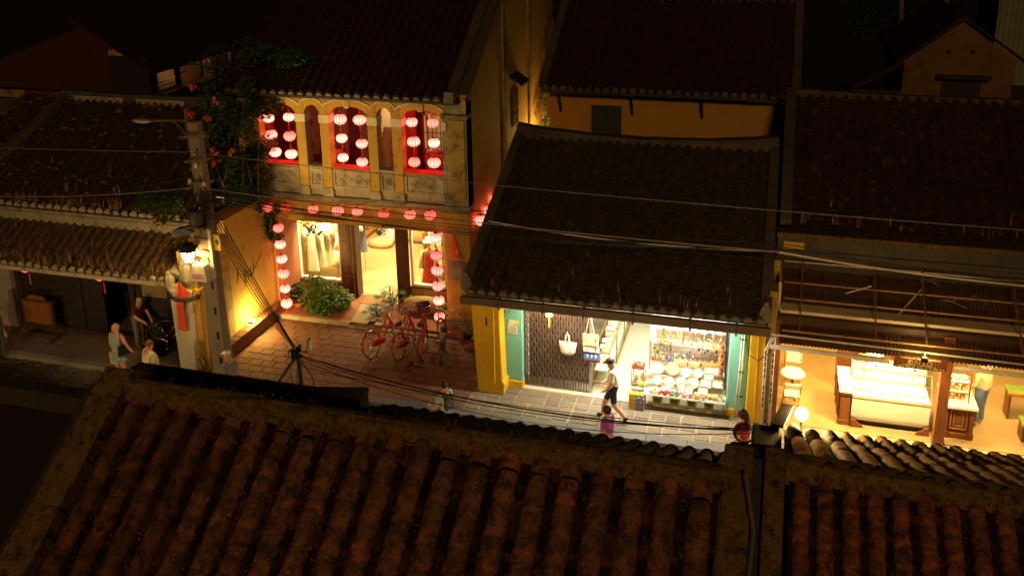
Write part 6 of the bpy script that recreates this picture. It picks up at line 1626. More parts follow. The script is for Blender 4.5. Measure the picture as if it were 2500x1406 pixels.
MB().prism([(-7.4, 12, 9.2), (-7.4, 16, 6.6), (-7.4, 16, 6.5), (-7.4, 12, 9.1)], (8, 0, 0)).build('rear_roof', M['rooflath'], rh)
# ------------------------------------------------------------------ small gable house far right
gh = thing('gable_house', 'small ochre gable house with shuttered window far behind the cafe roof', 'house', (6, 12, 0))
MB().prism([(4.25, 12, 0), (7.65, 12, 0), (7.65, 12, 7.4), (5.95, 12, 8.6), (4.25, 12, 7.25)], (0, .25, 0)).build('gable_wall', M['ochre_shaded'], gh)
MB().bx(4.3, 7.6, 12.3, 18, 0, 7).build('rear_body', M['ochre'], gh)
for a, b in (((5.95, 11.9, 8.7), (4.0, 11.9, 7.12)), ((5.95, 11.9, 8.7), (7.9, 11.9, 7.3))):
    n = (Vector(b) - Vector(a)); v = MB(); v.prism([Vector(a), Vector(a) + Vector((0, 0, .12)), Vector(b) + Vector((0, 0, .12)), Vector(b)], (0, 6, 0)); v.build('roof_side', M['tile_dark'], gh)
v = MB(); bar(v, (4.25, 11.95, 7.2), (2.6, 11.95, 6.2), .12, .14); v.build('lean_to_roof', M['tile_dark'], gh)
for x in (5.6, 6.35): MB().blob((x, 11.98, 7.6), (.07, .04, .06), 8, 5).build('vent_hole', M['black'], gh)
MB().bx(5.3, 6.95, 11.7, 12, 6.72, 6.82).build('window_canopy', M['blackwood'], gh)
MB().bx(5.5, 6.7, 11.95, 11.999, 5.6, 6.6).build('window_shutter', M['blackwood'], gh)
MB().bx(2.6, 4.25, 12, 12.2, 0, 6.2).build('lean_to_wall', M['blackwood'], gh)
# corner building top right with pale metal sheet
cs = thing('metal_shed', 'corner of a shed with pale corrugated metal at the top edge', 'shed', (9.5, 20, 0))
sm = MB(); vs = []
for z in (5, 9.6):
    for i in range(81): vs.append((8.6 + 4 * i / 80, 20 + .04 * math.sin(i * math.pi / 2), z))
sm.add(vs, [(i, i + 1, 82 + i, 81 + i) for i in range(80)]); sm.build('metal_sheet', weathered('pale_green_metal', (.3, .32, .2), (.22, .24, .15), amount=.5), cs)
MB().bx(8.6, 12.6, 20.05, 24, 0, 9.6).build('shed_body', M['rooflath'], cs)
# ------------------------------------------------------------------ far left: hip-roofed house, veranda house
hp = thing('hip_roof_house', 'dark house with low pyramid roof behind the timber house', 'house', (-28, 11, 0))
ap = (-28.2, 11.5, 7.9); B = [(-33.5, 8.2, 5.7), (-22.6, 8.2, 5.7), (-22.6, 15, 5.7), (-33.5, 15, 5.7)]
hm = MB()
for i in range(4): hm.poly([B[i], B[(i + 1) % 4], ap])
hm.poly(B[::-1]); hm.build('roof', tilemat('plain_dark_red_tile', (.07, .025, .012), (.05, .018, .01), (.02, .01, .008), None, .4), hp)
MB().bx(-33, -23.2, 8.6, 14.6, 0, 5.69).build('wall', M['ochre_dirty'], hp)
vh = thing('veranda_house', 'two-storey timber veranda lit from inside behind the roofs', 'house', (-23, 12, 0))
VX = -23.0
MB().bx(VX - 6, VX, 8, 17, 3.2, 5.5).build('lower_storey', M['blackwood'], vh)
MB().bx(VX - 6, VX + .1, 8, 17, 5.5, 5.62).build('veranda_floor', M['brownwood'], vh)
MB().bx(VX - 1.7, VX - 1.6, 8, 17, 5.62, 7.4).build('veranda_wall', M['ochre_clean'], vh)
MB().prism([(VX + .5, 7.6, 6.6), (VX - 3, 7.6, 8.6), (VX - 3, 7.6, 8.7), (VX + .5, 7.6, 6.72)], (0, 9.8, 0)).build('roof', M['tile_dark'], vh)
for y in (8.3, 9.75, 11.3, 12.4, 13.6, 15.0): MB().bx(VX - .08, VX + .08, y - .09, y + .09, 5.6, 6.95).build('veranda_post', M['blackwood'], vh)
MB().bx(VX - 1.7, VX + .1, 7.9, 8.0, 5.5, 7.2).build('veranda_light_block', M['blackwood'], vh)  # end wall added to keep the veranda lamp off the hip roof
for z in (5.75, 5.95, 6.08): MB().bx(VX - .03, VX + .03, 8.2, 9.7, z, z + .04).build('rail', M['blackwood'], vh)
for k in range(14): MB().bx(VX - 1.56, VX - 1.5, 9.85 + .0, 10.5, 5.7 + k * .075, 5.73 + k * .075).build('louvre', M['darkwood'], vh)
for y in (12.0, 13.0): MB().bx(VX - 1.58, VX - 1.52, y - .25, y + .25, 5.62, 6.6).build('veranda_door', M['redwall'], vh)
MB().bx(VX - .9, VX - .5, 10.6, 11.0, 5.62, 6.1).build('cabinet', M['blackwood'], vh)
t = thing('veranda_lamp', 'warm lamp on the distant veranda', 'lamp', (VX - .8, 10.4, 6.7))
MB().blob((VX - .8, 10.4, 6.75), (.06, .06, .08), 8, 6).build('globe', emis('veranda_glow', (1, .5, .12), 260), t)
t = thing('veranda_lamp', 'red lamp in the room under the distant veranda', 'lamp', (VX - .3, 13.2, 6.5))
MB().blob((VX - .6, 13.0, 6.5), (.06, .06, .08), 8, 6).build('globe', emis('veranda_red', (1, .3, .08), 160), t)
# ------------------------------------------------------------------ near-side houses, seen from above
f1 = thing('near_house', 'near house with mossy red barrel-tile roof filling the foreground', 'house', (-3.4, -14, 0))
SL = .655; RY, RZ = -14.05, 7.82
Ln = 3.6
s_dir = Vector((0, 1, SL)).normalized()
M['tile_eave'] = tilemat('shade_black_tile', (.02, .017, .013), (.012, .01, .008), (.008, .007, .006), None, .4, rough=.95, spec=.05)  # backlit shade of the street-side slope put into the tile colour
P0 = Vector((-6.55, RY, RZ)) - s_dir * Ln
fr, fpt, fn = roof_slope(f1, P0, (1, 0, 0), s_dir, 6.3, Ln, .302, .056, .104, M['tile_fore'], M['pan_fore'], name='near_slope', n_ind=300, big_top=2, big_len=.25, joined=True, seed=71, lift=.018, ntile=8, sag=.02, pan_course=.12)
far_dir = Vector((0, -6.6, 4.18)).normalized()
P1 = Vector((-.25, -7.45, 3.64))
Lf = (Vector((0, RY + .05, RZ)) - Vector((0, -7.45, 3.64))).length
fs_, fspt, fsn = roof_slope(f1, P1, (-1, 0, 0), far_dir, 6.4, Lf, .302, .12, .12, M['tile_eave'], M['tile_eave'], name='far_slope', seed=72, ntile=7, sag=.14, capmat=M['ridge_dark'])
rp = [(-.14, -.12), (-.13, .07), (-.1, .11), (-.03, .125), (.05, .105), (.09, .03), (.13, -.08), (.16, -.25)]
ridge_line(fr, [(-6.75, RY, RZ + .04), (-4, RY, RZ + .0), (-.12, RY, RZ + .02)], rp, M['ridge'], seed=9, jit=.014)
v = MB(); K = 14
for k in range(K):
    a = Vector((-6.72, RY + .05, RZ + .2)) - s_dir * (Ln * k / K); b = Vector((-6.72, RY + .05, RZ + .2)) - s_dir * (Ln * (k + 1) / K)
    bar(v, a - fn * .06, b - fn * .06, .34 + .02 * math.sin(k * 2.1), .2, fn)
v.build('verge', M['ridge'], fr)
v = MB(); bar(v, Vector((-6.98, RY, RZ - .05)), Vector((-6.98, RY, RZ - .05)) - s_dir * Ln, .16, .2, fn); v.build('verge_step', M['ridge_dark'], fr)
grass('moss_tufts', [(q.uniform(-6.6, -.3), RY - q.uniform(-.08, .16), RZ + q.uniform(.05, .13)) for _ in range(220)], fr, 33, M['straw'], .015, .045)
# party wall between the two near houses: stepped copings
for nm_, x, w, up, mt in (('party_coping', -.1, .26, .05, 'ridge'), ('party_gutter', .08, .14, -.06, 'ridge_dark'), ('party_coping', .22, .18, .08, 'ridge')):
    a = Vector((x, RY + .25, RZ + .1 + up)) + s_dir * .0; v = MB(); bar(v, a, a - s_dir * (Ln + .3), w, .3, fn); v.build(nm_, M[mt], f1, bevel=.025)
MB().bx(-.2, .3, RY + .22, RY + .5, 6.4, RZ + .1).build('party_head', M['ridge_dark'], f1, bevel=.04)
MB().bx(-6.8, .3, RY - 3.5, -7.9, 0, 3.5).build('body', M['ochre_dirty'], f1)
MB().prism([(-6.7, RY - 6.4, 0), (-6.7, -7.9, 0), (-6.7, -7.9, 3.7), (-6.7, RY, RZ - .2), (-6.7, RY - 6.4, 3.5)], (.2, 0, 0)).build('gable_wall', M['ochre_dirty'], f1)
_props(MB().tube([fpt(6.52, Ln - .05, .3), fpt(6.62, Ln - .5, .2), fpt(6.58, Ln - 1.2, .16), fpt(6.5, Ln - 2.5, .18)], .022, 6).build('wall_cable', M['cablegrey']), 'thick grey cable running down beside the party wall', 'cable')
# dark second ridge just over the crest with an upturned end
ridge_line(f1, [(-7.4, -13.0, 7.36), (-6, -13.0, 7.36), (-5.0, -13.0, 7.37), (-4.55, -13.0, 7.42), (-4.3, -13.0, 7.44)], [(-.1, -.35), (-.1, .0), (-.13, .02), (-.1, .08), (.1, .08), (.13, .02), (.1, .0), (.1, -.35)], M['ridge_mid'], name='lower_ridge', seed=4)
MB().bx(-4.36, -3.95, -13.1, -12.9, 6.9, 7.28).build('ridge_end_block', M['ridge_mid'], f1, bevel=.03)

f2 = thing('near_cottage', 'lower near house with mossy tile roof beside the party wall', 'house', (4.5, -10.7, 0))
RY2, RZ2, S2 = -10.72, 5.86, .56
s2 = Vector((0, 1, S2)).normalized(); L2 = 3.9
r2, r2pt, r2n = roof_slope(f2, Vector((.5, RY2, RZ2)) - s2 * L2, (1, 0, 0), s2, 7.8, L2, .29, .055, .1, M['tile_fore2'], M['pan_fore'], name='near_slope', n_ind=300, big_top=1, big_len=.25, joined=True, seed=81, lift=.018, ntile=8, sag=.02, pan_course=.12)
fd2 = Vector((0, -1, .5)).normalized()
Lf2 = (Vector((0, RY2, RZ2)) - Vector((0, -6.75, 3.88))).length
r2f, r2fpt, r2fn = roof_slope(f2, (8.3, -6.75, 3.88), (-1, 0, 0), fd2, 7.75, Lf2, .29, .15, .115, M['tile_lamplit'], M['tile_left'], name='far_slope', n_ind=160, seed=82, lift=.034, ntile=8)
ridge_line(r2, [(.45, RY2, RZ2 + .04), (3, RY2, RZ2 + .02), (8.3, RY2, RZ2 + .03)], [(-.24, -.16), (-.2, .0), (-.12, .1), (.06, .12), (.16, .05), (.24, -.18)], M['ridge'], seed=10, jit=.02)
grass('moss_tufts', [(q.uniform(.6, 6), RY2 - q.uniform(.0, .35), RZ2 + .02 - q.uniform(0, .12)) for _ in range(160)], r2, 21, M['straw'], .03, .1)
MB().bx(.5, 8.3, RY2 - 3, -7.2, 0, 3.6).build('body', M['ochre_dirty'], f2)
MB().bx(.55, 8.3, -7.2, -7.0, 0, 3.85).build('street_wall', M['ochre_dirty'], f2)

f0 = thing('neighbour_house', 'near neighbour house with wet black tile slope at the lower left edge', 'house', (-12, -11, 0))
fd0 = Vector((0, -1, .51)).normalized()
L0 = (Vector((0, -11.0, 5.32)) - Vector((0, -7.5, 3.52))).length
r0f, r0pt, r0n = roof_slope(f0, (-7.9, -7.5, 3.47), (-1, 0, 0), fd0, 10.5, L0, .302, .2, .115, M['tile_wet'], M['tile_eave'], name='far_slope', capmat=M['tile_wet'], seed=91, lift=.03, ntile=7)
ridge_line(r0f, [(-18.4, -11.0, 5.36), (-7.9, -11.0, 5.36)], RIDGE_PROF, M['ridge_dark'], seed=6)
MB().prism([(-18.4, -11, 5.3), (-18.4, -17, 2.3), (-18.4, -17, 2.2), (-18.4, -11, 5.2)], (10.5, 0, 0)).build('near_slope', M['rooflath'], f0)
MB().bx(-18.3, -8.0, -16.5, -7.9, 0, 2.2).build('body', M['rooflath'], f0)
_props(MB().tube([(-9.6, -14.6, 5.0), (-8.3, -14.3, 5.55), (-7.0, -14.1, 6.2)], .006, 4).build('guy_wire', M['cablegrey']), 'thin pale wire crossing the dark gap at the lower left edge', 'wire')

# globe street lamp on the near cottage, grey board beside it
gl_ = thing('globe_lamp', 'blazing globe street lamp at the eave of the near cottage', 'lamp', (1.0, -6.0, 3.4))
MB().blob((.835, -6.3, 4.03), (.11, .11, .11), 18, 12).build('globe', emis('globe_glow', (1, .62, .2), 800), gl_, smooth=True)
MB().tube([(.85, -7.0, 3.3), (.84, -6.4, 3.55), (.835, -6.3, 3.9)], .02).build('arm', M['iron'], gl_)
MB().lathe([(.05, 3.88), (.06, 3.9), (.05, 3.93)], 10, (.835, -6.3, 0)).build('collar', M['iron'], gl_)
sbd = thing('grey_board', 'tilted grey plank board beside the globe lamp', 'board', (.45, -6.4, 3.3))
b_ = MB(); bar(b_, (.42, -6.75, 4.0), (.6, -6.05, 4.02), .22, .05, (0, .3, 1)); b_.build('panel', M['iron'], sbd)
MB().tube([(.5, -7.0, 3.6), (.5, -6.3, 4.0)], .02).build('stay', M['iron'], sbd)
MB().bx(.0, .5, -7.4, -6.7, 2.4, 3.98).build('wall_cap', M['ridge_dark'], f2, bevel=.05)

# ------------------------------------------------------------------ black cable post
bp = thing('cable_post', 'black iron cable post with splayed struts and cable clutter', 'post', (-9.0, -6.55, 0))
MB().tube([(-8.85, -6.6, 0), (-8.93, -6.6, 4.12)], .055, 8).build('shaft', M['cable'], bp)
b_ = MB()
for a, b in (((-8.95, -6.6, 4.05), (-9.35, -7.2, 3.35)), ((-8.97, -6.6, 4.1), (-8.65, -6.75, 4.25)), ((-9.05, -6.6, 4.12), (-8.9, -6.5, 4.25))): bar(b_, a, b, .05, .04)
b_.build('strut', M['cable'], bp)
MB().box((-8.96, -6.6, 4.1), (.2, .16, .16), rotz(.4)).build('junction', M['cable'], bp)
MB().lathe([(.05, 4.2), (.06, 4.28), (.05, 4.4), (.04, 4.42)], 10, (-8.68, -6.55, 0)).build('plastic_cap', M['pvc'], bp)
b_ = MB(); q = random.Random(3)
for k in range(9):
    a = q.uniform(0, 6.28)
    b_.tube([(-9.05 + .07 * math.cos(a + t), -6.65, 4.12 + .08 * math.sin(a + t * 1.3)) for t in [.5 * j for j in range(9)]], .006, 4)
b_.build('cable_knot', M['cablegrey'], bp)
b_ = MB()
b_.tube([(-9.02, -6.65, 4.1), (-9.08, -6.7, 3.7), (-9.0, -6.7, 3.2)], .01, 5).tube([(-8.9, -6.68, 4.0), (-8.95, -6.7, 3.5), (-8.75, -6.7, 3.0)], .012, 5).tube([(-8.9, -6.6, 4.0), (-8.6, -6.65, 3.6), (-8.55, -6.7, 3.1)], .014, 5)
b_.build('hanging_leads', M['cable'], bp)

# ------------------------------------------------------------------ overhead cables
def cable(name, lab, a, b, sag, r=.01, mat='cable', n=14, via=None):
    a = Vector(a); b = Vector(b)
    path = [a.lerp(b, k / n) - Vector((0, 0, sag * 4 * (k / n) * (1 - k / n))) for k in range(n + 1)]
    _props(MB().tube(path, r, 5).build(name, M[mat]), lab, 'cable', 'overhead cables')
PT = (-14.35, -1.66)
cable('overhead_cable', 'thin single wire crossing high over the street from the pole to the right edge', (-14.5, -1.66, 6.62), (5.6, -1.2, 6.02), .12, .009, 'cablegrey')
cable('overhead_cable', 'thin single wire running left from the pole top over the timber house', (-14.5, -1.66, 6.62), (-27, -1.3, 6.1), .05, .009, 'cablegrey')
cable('overhead_cable', 'pale cable running left from the pole with a loop on it', (-14.5, -1.66, 5.66), (-27, -1.2, 4.75), .35, .013, 'cablegrey')
cable('overhead_cable', 'dark cable running left from the pole below the pale one', (-14.5, -1.66, 5.95), (-27, -1.1, 4.6), .5, .011)
for k, (z0, z1, sg_, r_, m_) in enumerate(((5.66, 5.02, .1, .016, 'cablegrey'), (5.5, 5.08, .25, .012, 'cable'), (5.4, 5.05, .3, .014, 'cable'), (5.55, 5.15, .38, .01, 'cable'), (5.3, 4.98, .22, .012, 'cable'), (5.42, 5.2, .2, .009, 'cable'), (5.6, 5.1, .5, .01, 'cable'))):
    cable('overhead_cable', 'bundled cable from the pole to the cafe corner, %s from the top' % (ordn[k]), (-14.3, -1.66, z0), (.35, -1.1 + .02 * k, z1), sg_, r_, m_)
for k, (z0, z1, sg_, r_, m_) in enumerate(((5.02, 4.86, .12, .022, 'pvc'), (5.1, 4.92, .1, .012, 'cable'), (5.15, 5.0, .12, .012, 'cable'), (5.0, 4.95, .16, .01, 'cable'), (5.2, 5.1, .08, .01, 'cable'))):
    cable('overhead_cable', 'cable along the cafe parapet, %s from the top' % ordn[k] if k else 'thick pale cable along the cafe parapet', (.35, -1.1 + .02 * k, z0), (7.5, -1.0, z1 - .15), sg_, r_, m_)
cable('overhead_cable', 'pale cable draped in a long sag across the shop roof', (-6.6, -1.0, 5.15), (.3, -.95, 4.98), .16, .017, 'pvc')
for k in range(5):
    cable('overhead_cable', 'dark cable slanting from the utility pole to the black cable post, %s of five' % ordn[k], (-14.2 + .02 * k, -1.7, 5.75 - .22 * k), (-8.96 + .02 * k, -6.58, 4.16 - .03 * k), .12 + .06 * k, .013 - .001 * k)
for k, (b, sg_, r_, z0) in enumerate((((-.05, -6.6, 3.74), .34, .016, 4.05), ((.1, -6.62, 3.82), .42, .01, 4.0), ((-.0, -6.6, 3.7), .55, .008, 3.95), ((.05, -6.6, 3.78), .2, .008, 3.8))):
    cable('overhead_cable', 'dark cable along the near eaves from the black post, %s of four' % ordn[k], (-8.85, -6.6, z0), b, sg_, r_)
cl = MB()
for k in range(6):
    rr_ = .14 + .012 * k; cl.tube([(-.12 + rr_ * math.cos(t), -6.62 + .01 * k, 3.66 + rr_ * math.sin(t)) for t in [6.283 * j / 24 for j in range(24)]], .007, 5, closed=True)
_props(cl.build('cable_coil', M['cable']), 'black coil of cable hung on the wires at the party wall', 'coil')
cl = MB(); q = random.Random(17)
for k in range(7):
    c0 = (-5.75 + q.uniform(-.2, .15), -6.6, 3.5 + q.uniform(-.12, .2)); rr_ = q.uniform(.05, .13); a = q.uniform(0, 6)
    cl.tube([(c0[0] + rr_ * 1.2 * math.cos(a + t), c0[1] + .02 * math.sin(t), c0[2] + rr_ * math.sin(a + t)) for t in [.45 * j for j in range(10)]], .005, 4)
_props(cl.build('wire_tangle', M['cable']), 'tangle of thin wire ends on the near cable over the person in blue', 'wires')
_props(MB().tube([(-17.35, -1.25, 5.1), (-17.42, -1.25, 5.3), (-17.33, -1.25, 5.38), (-17.22, -1.25, 5.28), (-17.25, -1.25, 5.12)], .012, 5).build('cable_ring', M['cablegrey']), 'small pale ring tied on the cable over the timber house', 'ring')
for k, (a, b) in enumerate((((-8.4, 2.6, 4.3), (-14.6, 2.4, 4.15)), ((-14.9, 2.35, 4.3), (-12.9, 2.3, 3.98)), ((-12.9, 2.3, 3.98), (-11.5, 2.3, 4.25)))):
    cable('house_wire', ['wire stapled along the string course of the lantern house', 'pale slack wire over the porch lanterns, vine half', 'pale slack wire over the porch lanterns, door half'][k], a, b, .05, .01, 'cablegrey')

# lit shop fronts of the near houses spill on to the street from under their eaves
for k, (x, z, p_, par, lab) in enumerate(((-18.2, 2.5, 130, None, 'shop front lamp under the neighbour house eave, far end'), (-12.5, 2.5, 30, None, 'shop front lamp under the neighbour house eave, facing the forecourt'), (-4.2, 2.6, 85, None, 'shop front lamp under the near house eave'))):
    t = thing('eave_lamp', lab, 'lamp', (x, -7.35, z))
    MB().lathe([(.1, z + .12), (.1, z + .16), (.0, z + .2)], 12, (x, -7.35, 0)).build('shade', M['iron'], t)
    MB().tube([(x, -7.35, z + .18), (x, -7.35, 3.4)], .01, 5).build('flex', M['cable'], t)
    MB().blob((x, -7.35, z + .08), (.045, .045, .05), 10, 7).build('bulb', emis('eave_bulb', (1, .68, .3), 10), t, smooth=True)
    lamp('eave_bulb_light', (x, -7.2, z), p_, (1, .66, .26), .08, parent=t)
# ------------------------------------------------------------------ plants
def leaves(mb, c, n, rad, size, q, droop=.3, shape='oval', flat=.0):
    for i in range(n):
        while True:
            d = Vector((q.uniform(-1, 1), q.uniform(-1, 1), q.uniform(-1, 1)))
            if d.length < 1: break
        p = Vector(c) + Vector((d.x * rad[0], d.y * rad[1], d.z * rad[2]))
        a = q.uniform(0, 6.28); t = Vector((math.cos(a), math.sin(a), q.uniform(-droop * 2, droop))).normalized()
        s = t.cross(Vector((q.uniform(-.4, .4), q.uniform(-.4, .4), 1))).normalized(); L = size * q.uniform(.6, 1.3); w = L * .36
        up = s.cross(t) * L * .08
        mb.add([p, p + t * L * .5 + s * w, p + t * L + up * -1, p + t * L * .5 - s * w], [(0, 1, 2, 3)])
def clump(name, lab, cat, base, clumps, leaf, stem_pts, size, per, seed, stem_r=.02, group=None):
    t = thing(name, lab, cat, base, group=group); q = random.Random(seed); mb = MB()
    for c, r_, k in clumps: leaves(mb, c, int(per * k), r_, size, q)
    o = mb.build('foliage', leaf, t, kind='stuff')
    sm = MB()
    for pth in stem_pts: sm.tube(pth, [stem_r * (1 - .6 * i / len(pth)) for i in range(len(pth))], 6)
    sm.build('stem', M['bark'], t, smooth=True)
    return t
q = random.Random(1)
cl = []
for i in range(60):
    u_ = q.random(); v_ = q.random()
    x = -16.9 + 2.5 * u_ + q.uniform(-.3, .3); z = 3.4 + 4.2 * v_
    lim = -14.75 if z > 5 else -15.1
    if x > lim and z < 6.9: x = lim - q.uniform(0, .6)
    cl.append(((x, 2.35 + q.uniform(-.35, .3), z), (q.uniform(.3, .5), .3, q.uniform(.25, .5)), 1))
for i in range(26):   # spilling over the roof edge
    cl.append(((-17.0 + q.uniform(0, 3.2), 2.9 + q.uniform(-.4, 2.4), 7.6 + q.uniform(-.1, .7) + .2), (.4, .4, .28), .8))
for i in range(4): cl.append(((-14.6 + .35 * i + q.uniform(-.1, .1), 3.0 + .16 * i, 7.85 + .12 * i), (.2, .2, .12), .3))
for i in range(7): cl.append(((-14.95 + q.uniform(-.1, .35), 2.5, 3.2 + q.uniform(-.5, .5)), (.2, .15, .25), .5))
for i in range(6): cl.append(((-16.6 + q.uniform(-.8, .3), -.3 + q.uniform(-.4, .4), 4.4 + q.uniform(-.3, .4)), (.3, .3, .3), .6))
for i in range(14): cl.append(((-15.75 + q.uniform(0, .75), 1.75 + q.uniform(-.5, .6), 2.7 + q.uniform(0, 1.7)), (.22, .2, .28), .45))
stems = [[(-15.35, 2.2, .2), (-15.3, 2.25, 1.6), (-15.45, 2.3, 3.2), (-15.9, 2.3, 5.0), (-16.1, 2.4, 7.0)], [(-15.0, 2.4, 1.9), (-15.0, 2.35, 2.6), (-14.8, 2.4, 3.3), (-15.2, 2.3, 3.9), (-15.4, 2.3, 4.6)]]
for k in range(6):
    x = -16.4 + q.uniform(0, 1.6)
    stems.append([(x, 2.1, 3.0 + q.uniform(0, 1)), (x + q.uniform(-.3, .3), 2.0, 4.0 + q.uniform(0, 1)), (x + q.uniform(-.5, .5), 2.1, 5 + q.uniform(0, 2)), (x + q.uniform(-.6, .6), 1.9, 6 + q.uniform(0, 1.5))])
vine = clump('trumpet_vine', 'large dark climbing vine with orange-red flowers over the lantern house corner', 'vine', (-15.6, 2.3, 0), cl, M['leaf'], stems, .125, 210, 5, .014)
fm = MB()
for k in range(5):
    a = k * 1.257; fm.add([(0, 0, 0), (.03 * math.cos(a - .4), .03 * math.sin(a - .4), .02), (.065 * math.cos(a), .065 * math.sin(a), .045), (.03 * math.cos(a + .4), .03 * math.sin(a + .4), .02)], [(0, 1, 2, 3)])
fm.lathe([(.01, -.08), (.018, -.02), (.028, .01)], 7)
fme = None
SP = [(-16.75, 7.55), (-16.0, 7.15), (-16.95, 6.75), (-16.3, 6.55), (-16.85, 6.1), (-16.6, 5.95), (-16.2, 5.6), (-15.6, 5.55), (-16.25, 5.15), (-16.9, 4.35), (-16.95, 4.1)]
for k, (x, z) in enumerate(SP):
    for j in range(5):
        if fme is None:
            o = fm.build('flower', M['flower'], vine, world_co=False); fme = o.data
        else: o = link('flower', fme, None, vine)
        o.location = Vector((x + q.uniform(-.12, .12), 1.88 + q.uniform(-.1, .1) - (2.0 if z < 4.5 else 0), z + q.uniform(-.1, .1))) - Vector((-15.6, 2.3, 0))
        o.rotation_euler = (R_(90) + q.uniform(-.9, .9), q.uniform(-.9, .9), 0); o.scale = (1.25,) * 3
cl = [((-13.6 + q.uniform(-.75, .75), 3.0 + q.uniform(-.35, .35), .42 + q.uniform(-.2, .3)), (.3, .28, .24), 1) for _ in range(22)] + [((-13.9, 3.2, .95), (.4, .25, .25), 2)]
clump('porch_bush', 'dense leafy green bush growing on the porch below the shop window', 'bush', (-13.6, 3.0, .15), cl, M['leaf_bush'], [[(-13.7, 3.1, .15), (-13.8, 3.1, .5), (-13.9, 3.1, .9)], [(-13.3, 3.0, .15), (-13.2, 3.0, .6)]], .12, 130, 8)
clump('potted_plant', 'spiky plant in a white bowl beside the lantern string', 'plant', (-14.5, 3.05, .15), [((-14.5, 3.1, .6), (.25, .22, .3), 1)], M['leaf_palm'], [[(-14.5, 3.05, .3), (-14.5, 3.1, .6)]], .2, 120, 9)
MB().lathe([(.16, .16), (.3, .34), (.28, .36), (.2, .28), (0, .28)], 18, (-14.45, 2.95, 0), cap=False).build('bowl', M['redlit'], bpy.data.objects['potted_plant'], smooth=True)
def palm(name, lab, base, n, L, seed, mat):
    t = thing(name, lab, 'plant', base); q = random.Random(seed); mb = MB(); st = MB()
    for k in range(n):
        a = q.uniform(0, 6.28); el = q.uniform(.5, 1.3); ln = L * q.uniform(.7, 1.1)
        d = Vector((math.cos(a) * math.cos(el), math.sin(a) * math.cos(el), math.sin(el))); p = Vector(base) + d * ln
        st.tube([Vector(base), Vector(base) + d * ln * .5 + Vector((0, 0, .03)), p], .008, 4)
        for j in range(11):
            b = a + (j - 5) * .32; dd = Vector((math.cos(b), math.sin(b), q.uniform(-.5, .1))).normalized(); sd = dd.cross(Vector((0, 0, 1))).normalized() * .014
            e = p + dd * .2 * q.uniform(.7, 1.2); m_ = p + dd * .1 + Vector((0, 0, .015))
            mb.add([p, m_ + sd, e, m_ - sd], [(0, 1, 2, 3)])
    mb.build('fronds', mat, t, kind='stuff'); st.build('stem', M['leaf_palm'], t)
    return t
palm('porch_palm', 'fan-leaved plant beside the shop door mat', (-11.5, 3.7, .15), 34, .62, 4, M['leaf_bush'])
palm('porch_palm', 'lower fan-leaved plant at the porch edge behind the bicycles', (-11.55, 2.75, .15), 20, .45, 5, M['leaf_palm'])
palm('porch_palm', 'small fan-leaved plant between the boulder bench and the pier', (-9.45, 3.3, .15), 16, .4, 6, M['leaf_palm'])
cl = [((-14.0 + q.uniform(-.1, .7), 2.62, 3.05 + q.uniform(-.25, .2)), (.16, .1, .14), .35) for _ in range(7)]
clump('hanging_creeper', 'creeper sprig hanging before the first shop window', 'creeper', (-13.7, 2.7, 3.2), cl, M['leaf'], [[(-13.9, 2.7, 3.6), (-13.7, 2.65, 3.2), (-13.4, 2.62, 2.9)]], .09, 90, 15, .008)
cl = [((-11.2 + q.uniform(-.1, .1), 2.62, 3.2 + q.uniform(-.15, .15)), (.1, .08, .1), .4) for _ in range(4)]
clump('hanging_creeper', 'small creeper sprig at the door head of the lantern house', 'creeper', (-11.2, 2.7, 3.3), cl, M['leaf'], [[(-11.2, 2.7, 3.6), (-11.15, 2.65, 3.1)]], .08, 60, 16, .006)
cl = [((-8.2 + q.uniform(-.1, .25), 11.0 + q.uniform(-.7, .8), 6.9 - .5 * k_ + q.uniform(-.2, .2)), (.15, .25, .25), .5) for k_ in range(7)]
clump('wall_creeper', 'creeper climbing the lit gable wall above the alley', 'creeper', (-8.2, 11.0, 3), cl, M['leaf_bush'], [[(-8.3, 11.3, 3.2), (-8.25, 11.1, 5), (-8.2, 10.9, 7)]], .16, 50, 18, .015)
for k, (x, y, z, s_) in enumerate(((-30, 20, 8.5, 3.0), (5.5, 24, 8.0, 3.0))):
    cl = [((x + q.uniform(-s_, s_), y + q.uniform(-s_, s_), z + q.uniform(-s_ * .6, s_ * .6)), (s_ * .35, s_ * .35, s_ * .25), 1) for _ in range(16)]
    t = clump('night_tree', ['dark tree barely seen at the upper left corner', 'dark tree barely seen between the ochre house and the gable house', 'dark tree beside the veranda house roof'][k], 'tree', (x, y, 0), cl, M['leaf_night'], [[(x, y, 0), (x + .1, y, z * .5), (x - .1, y, z)], [(x, y, z * .5), (x + s_ * .6, y, z)]], .22, 90, 30 + k, .16)
    for c in t.children:
        if c.name.startswith('foliage'): c.name = 'crown'; del c['kind']
        else: c.name = 'trunk'

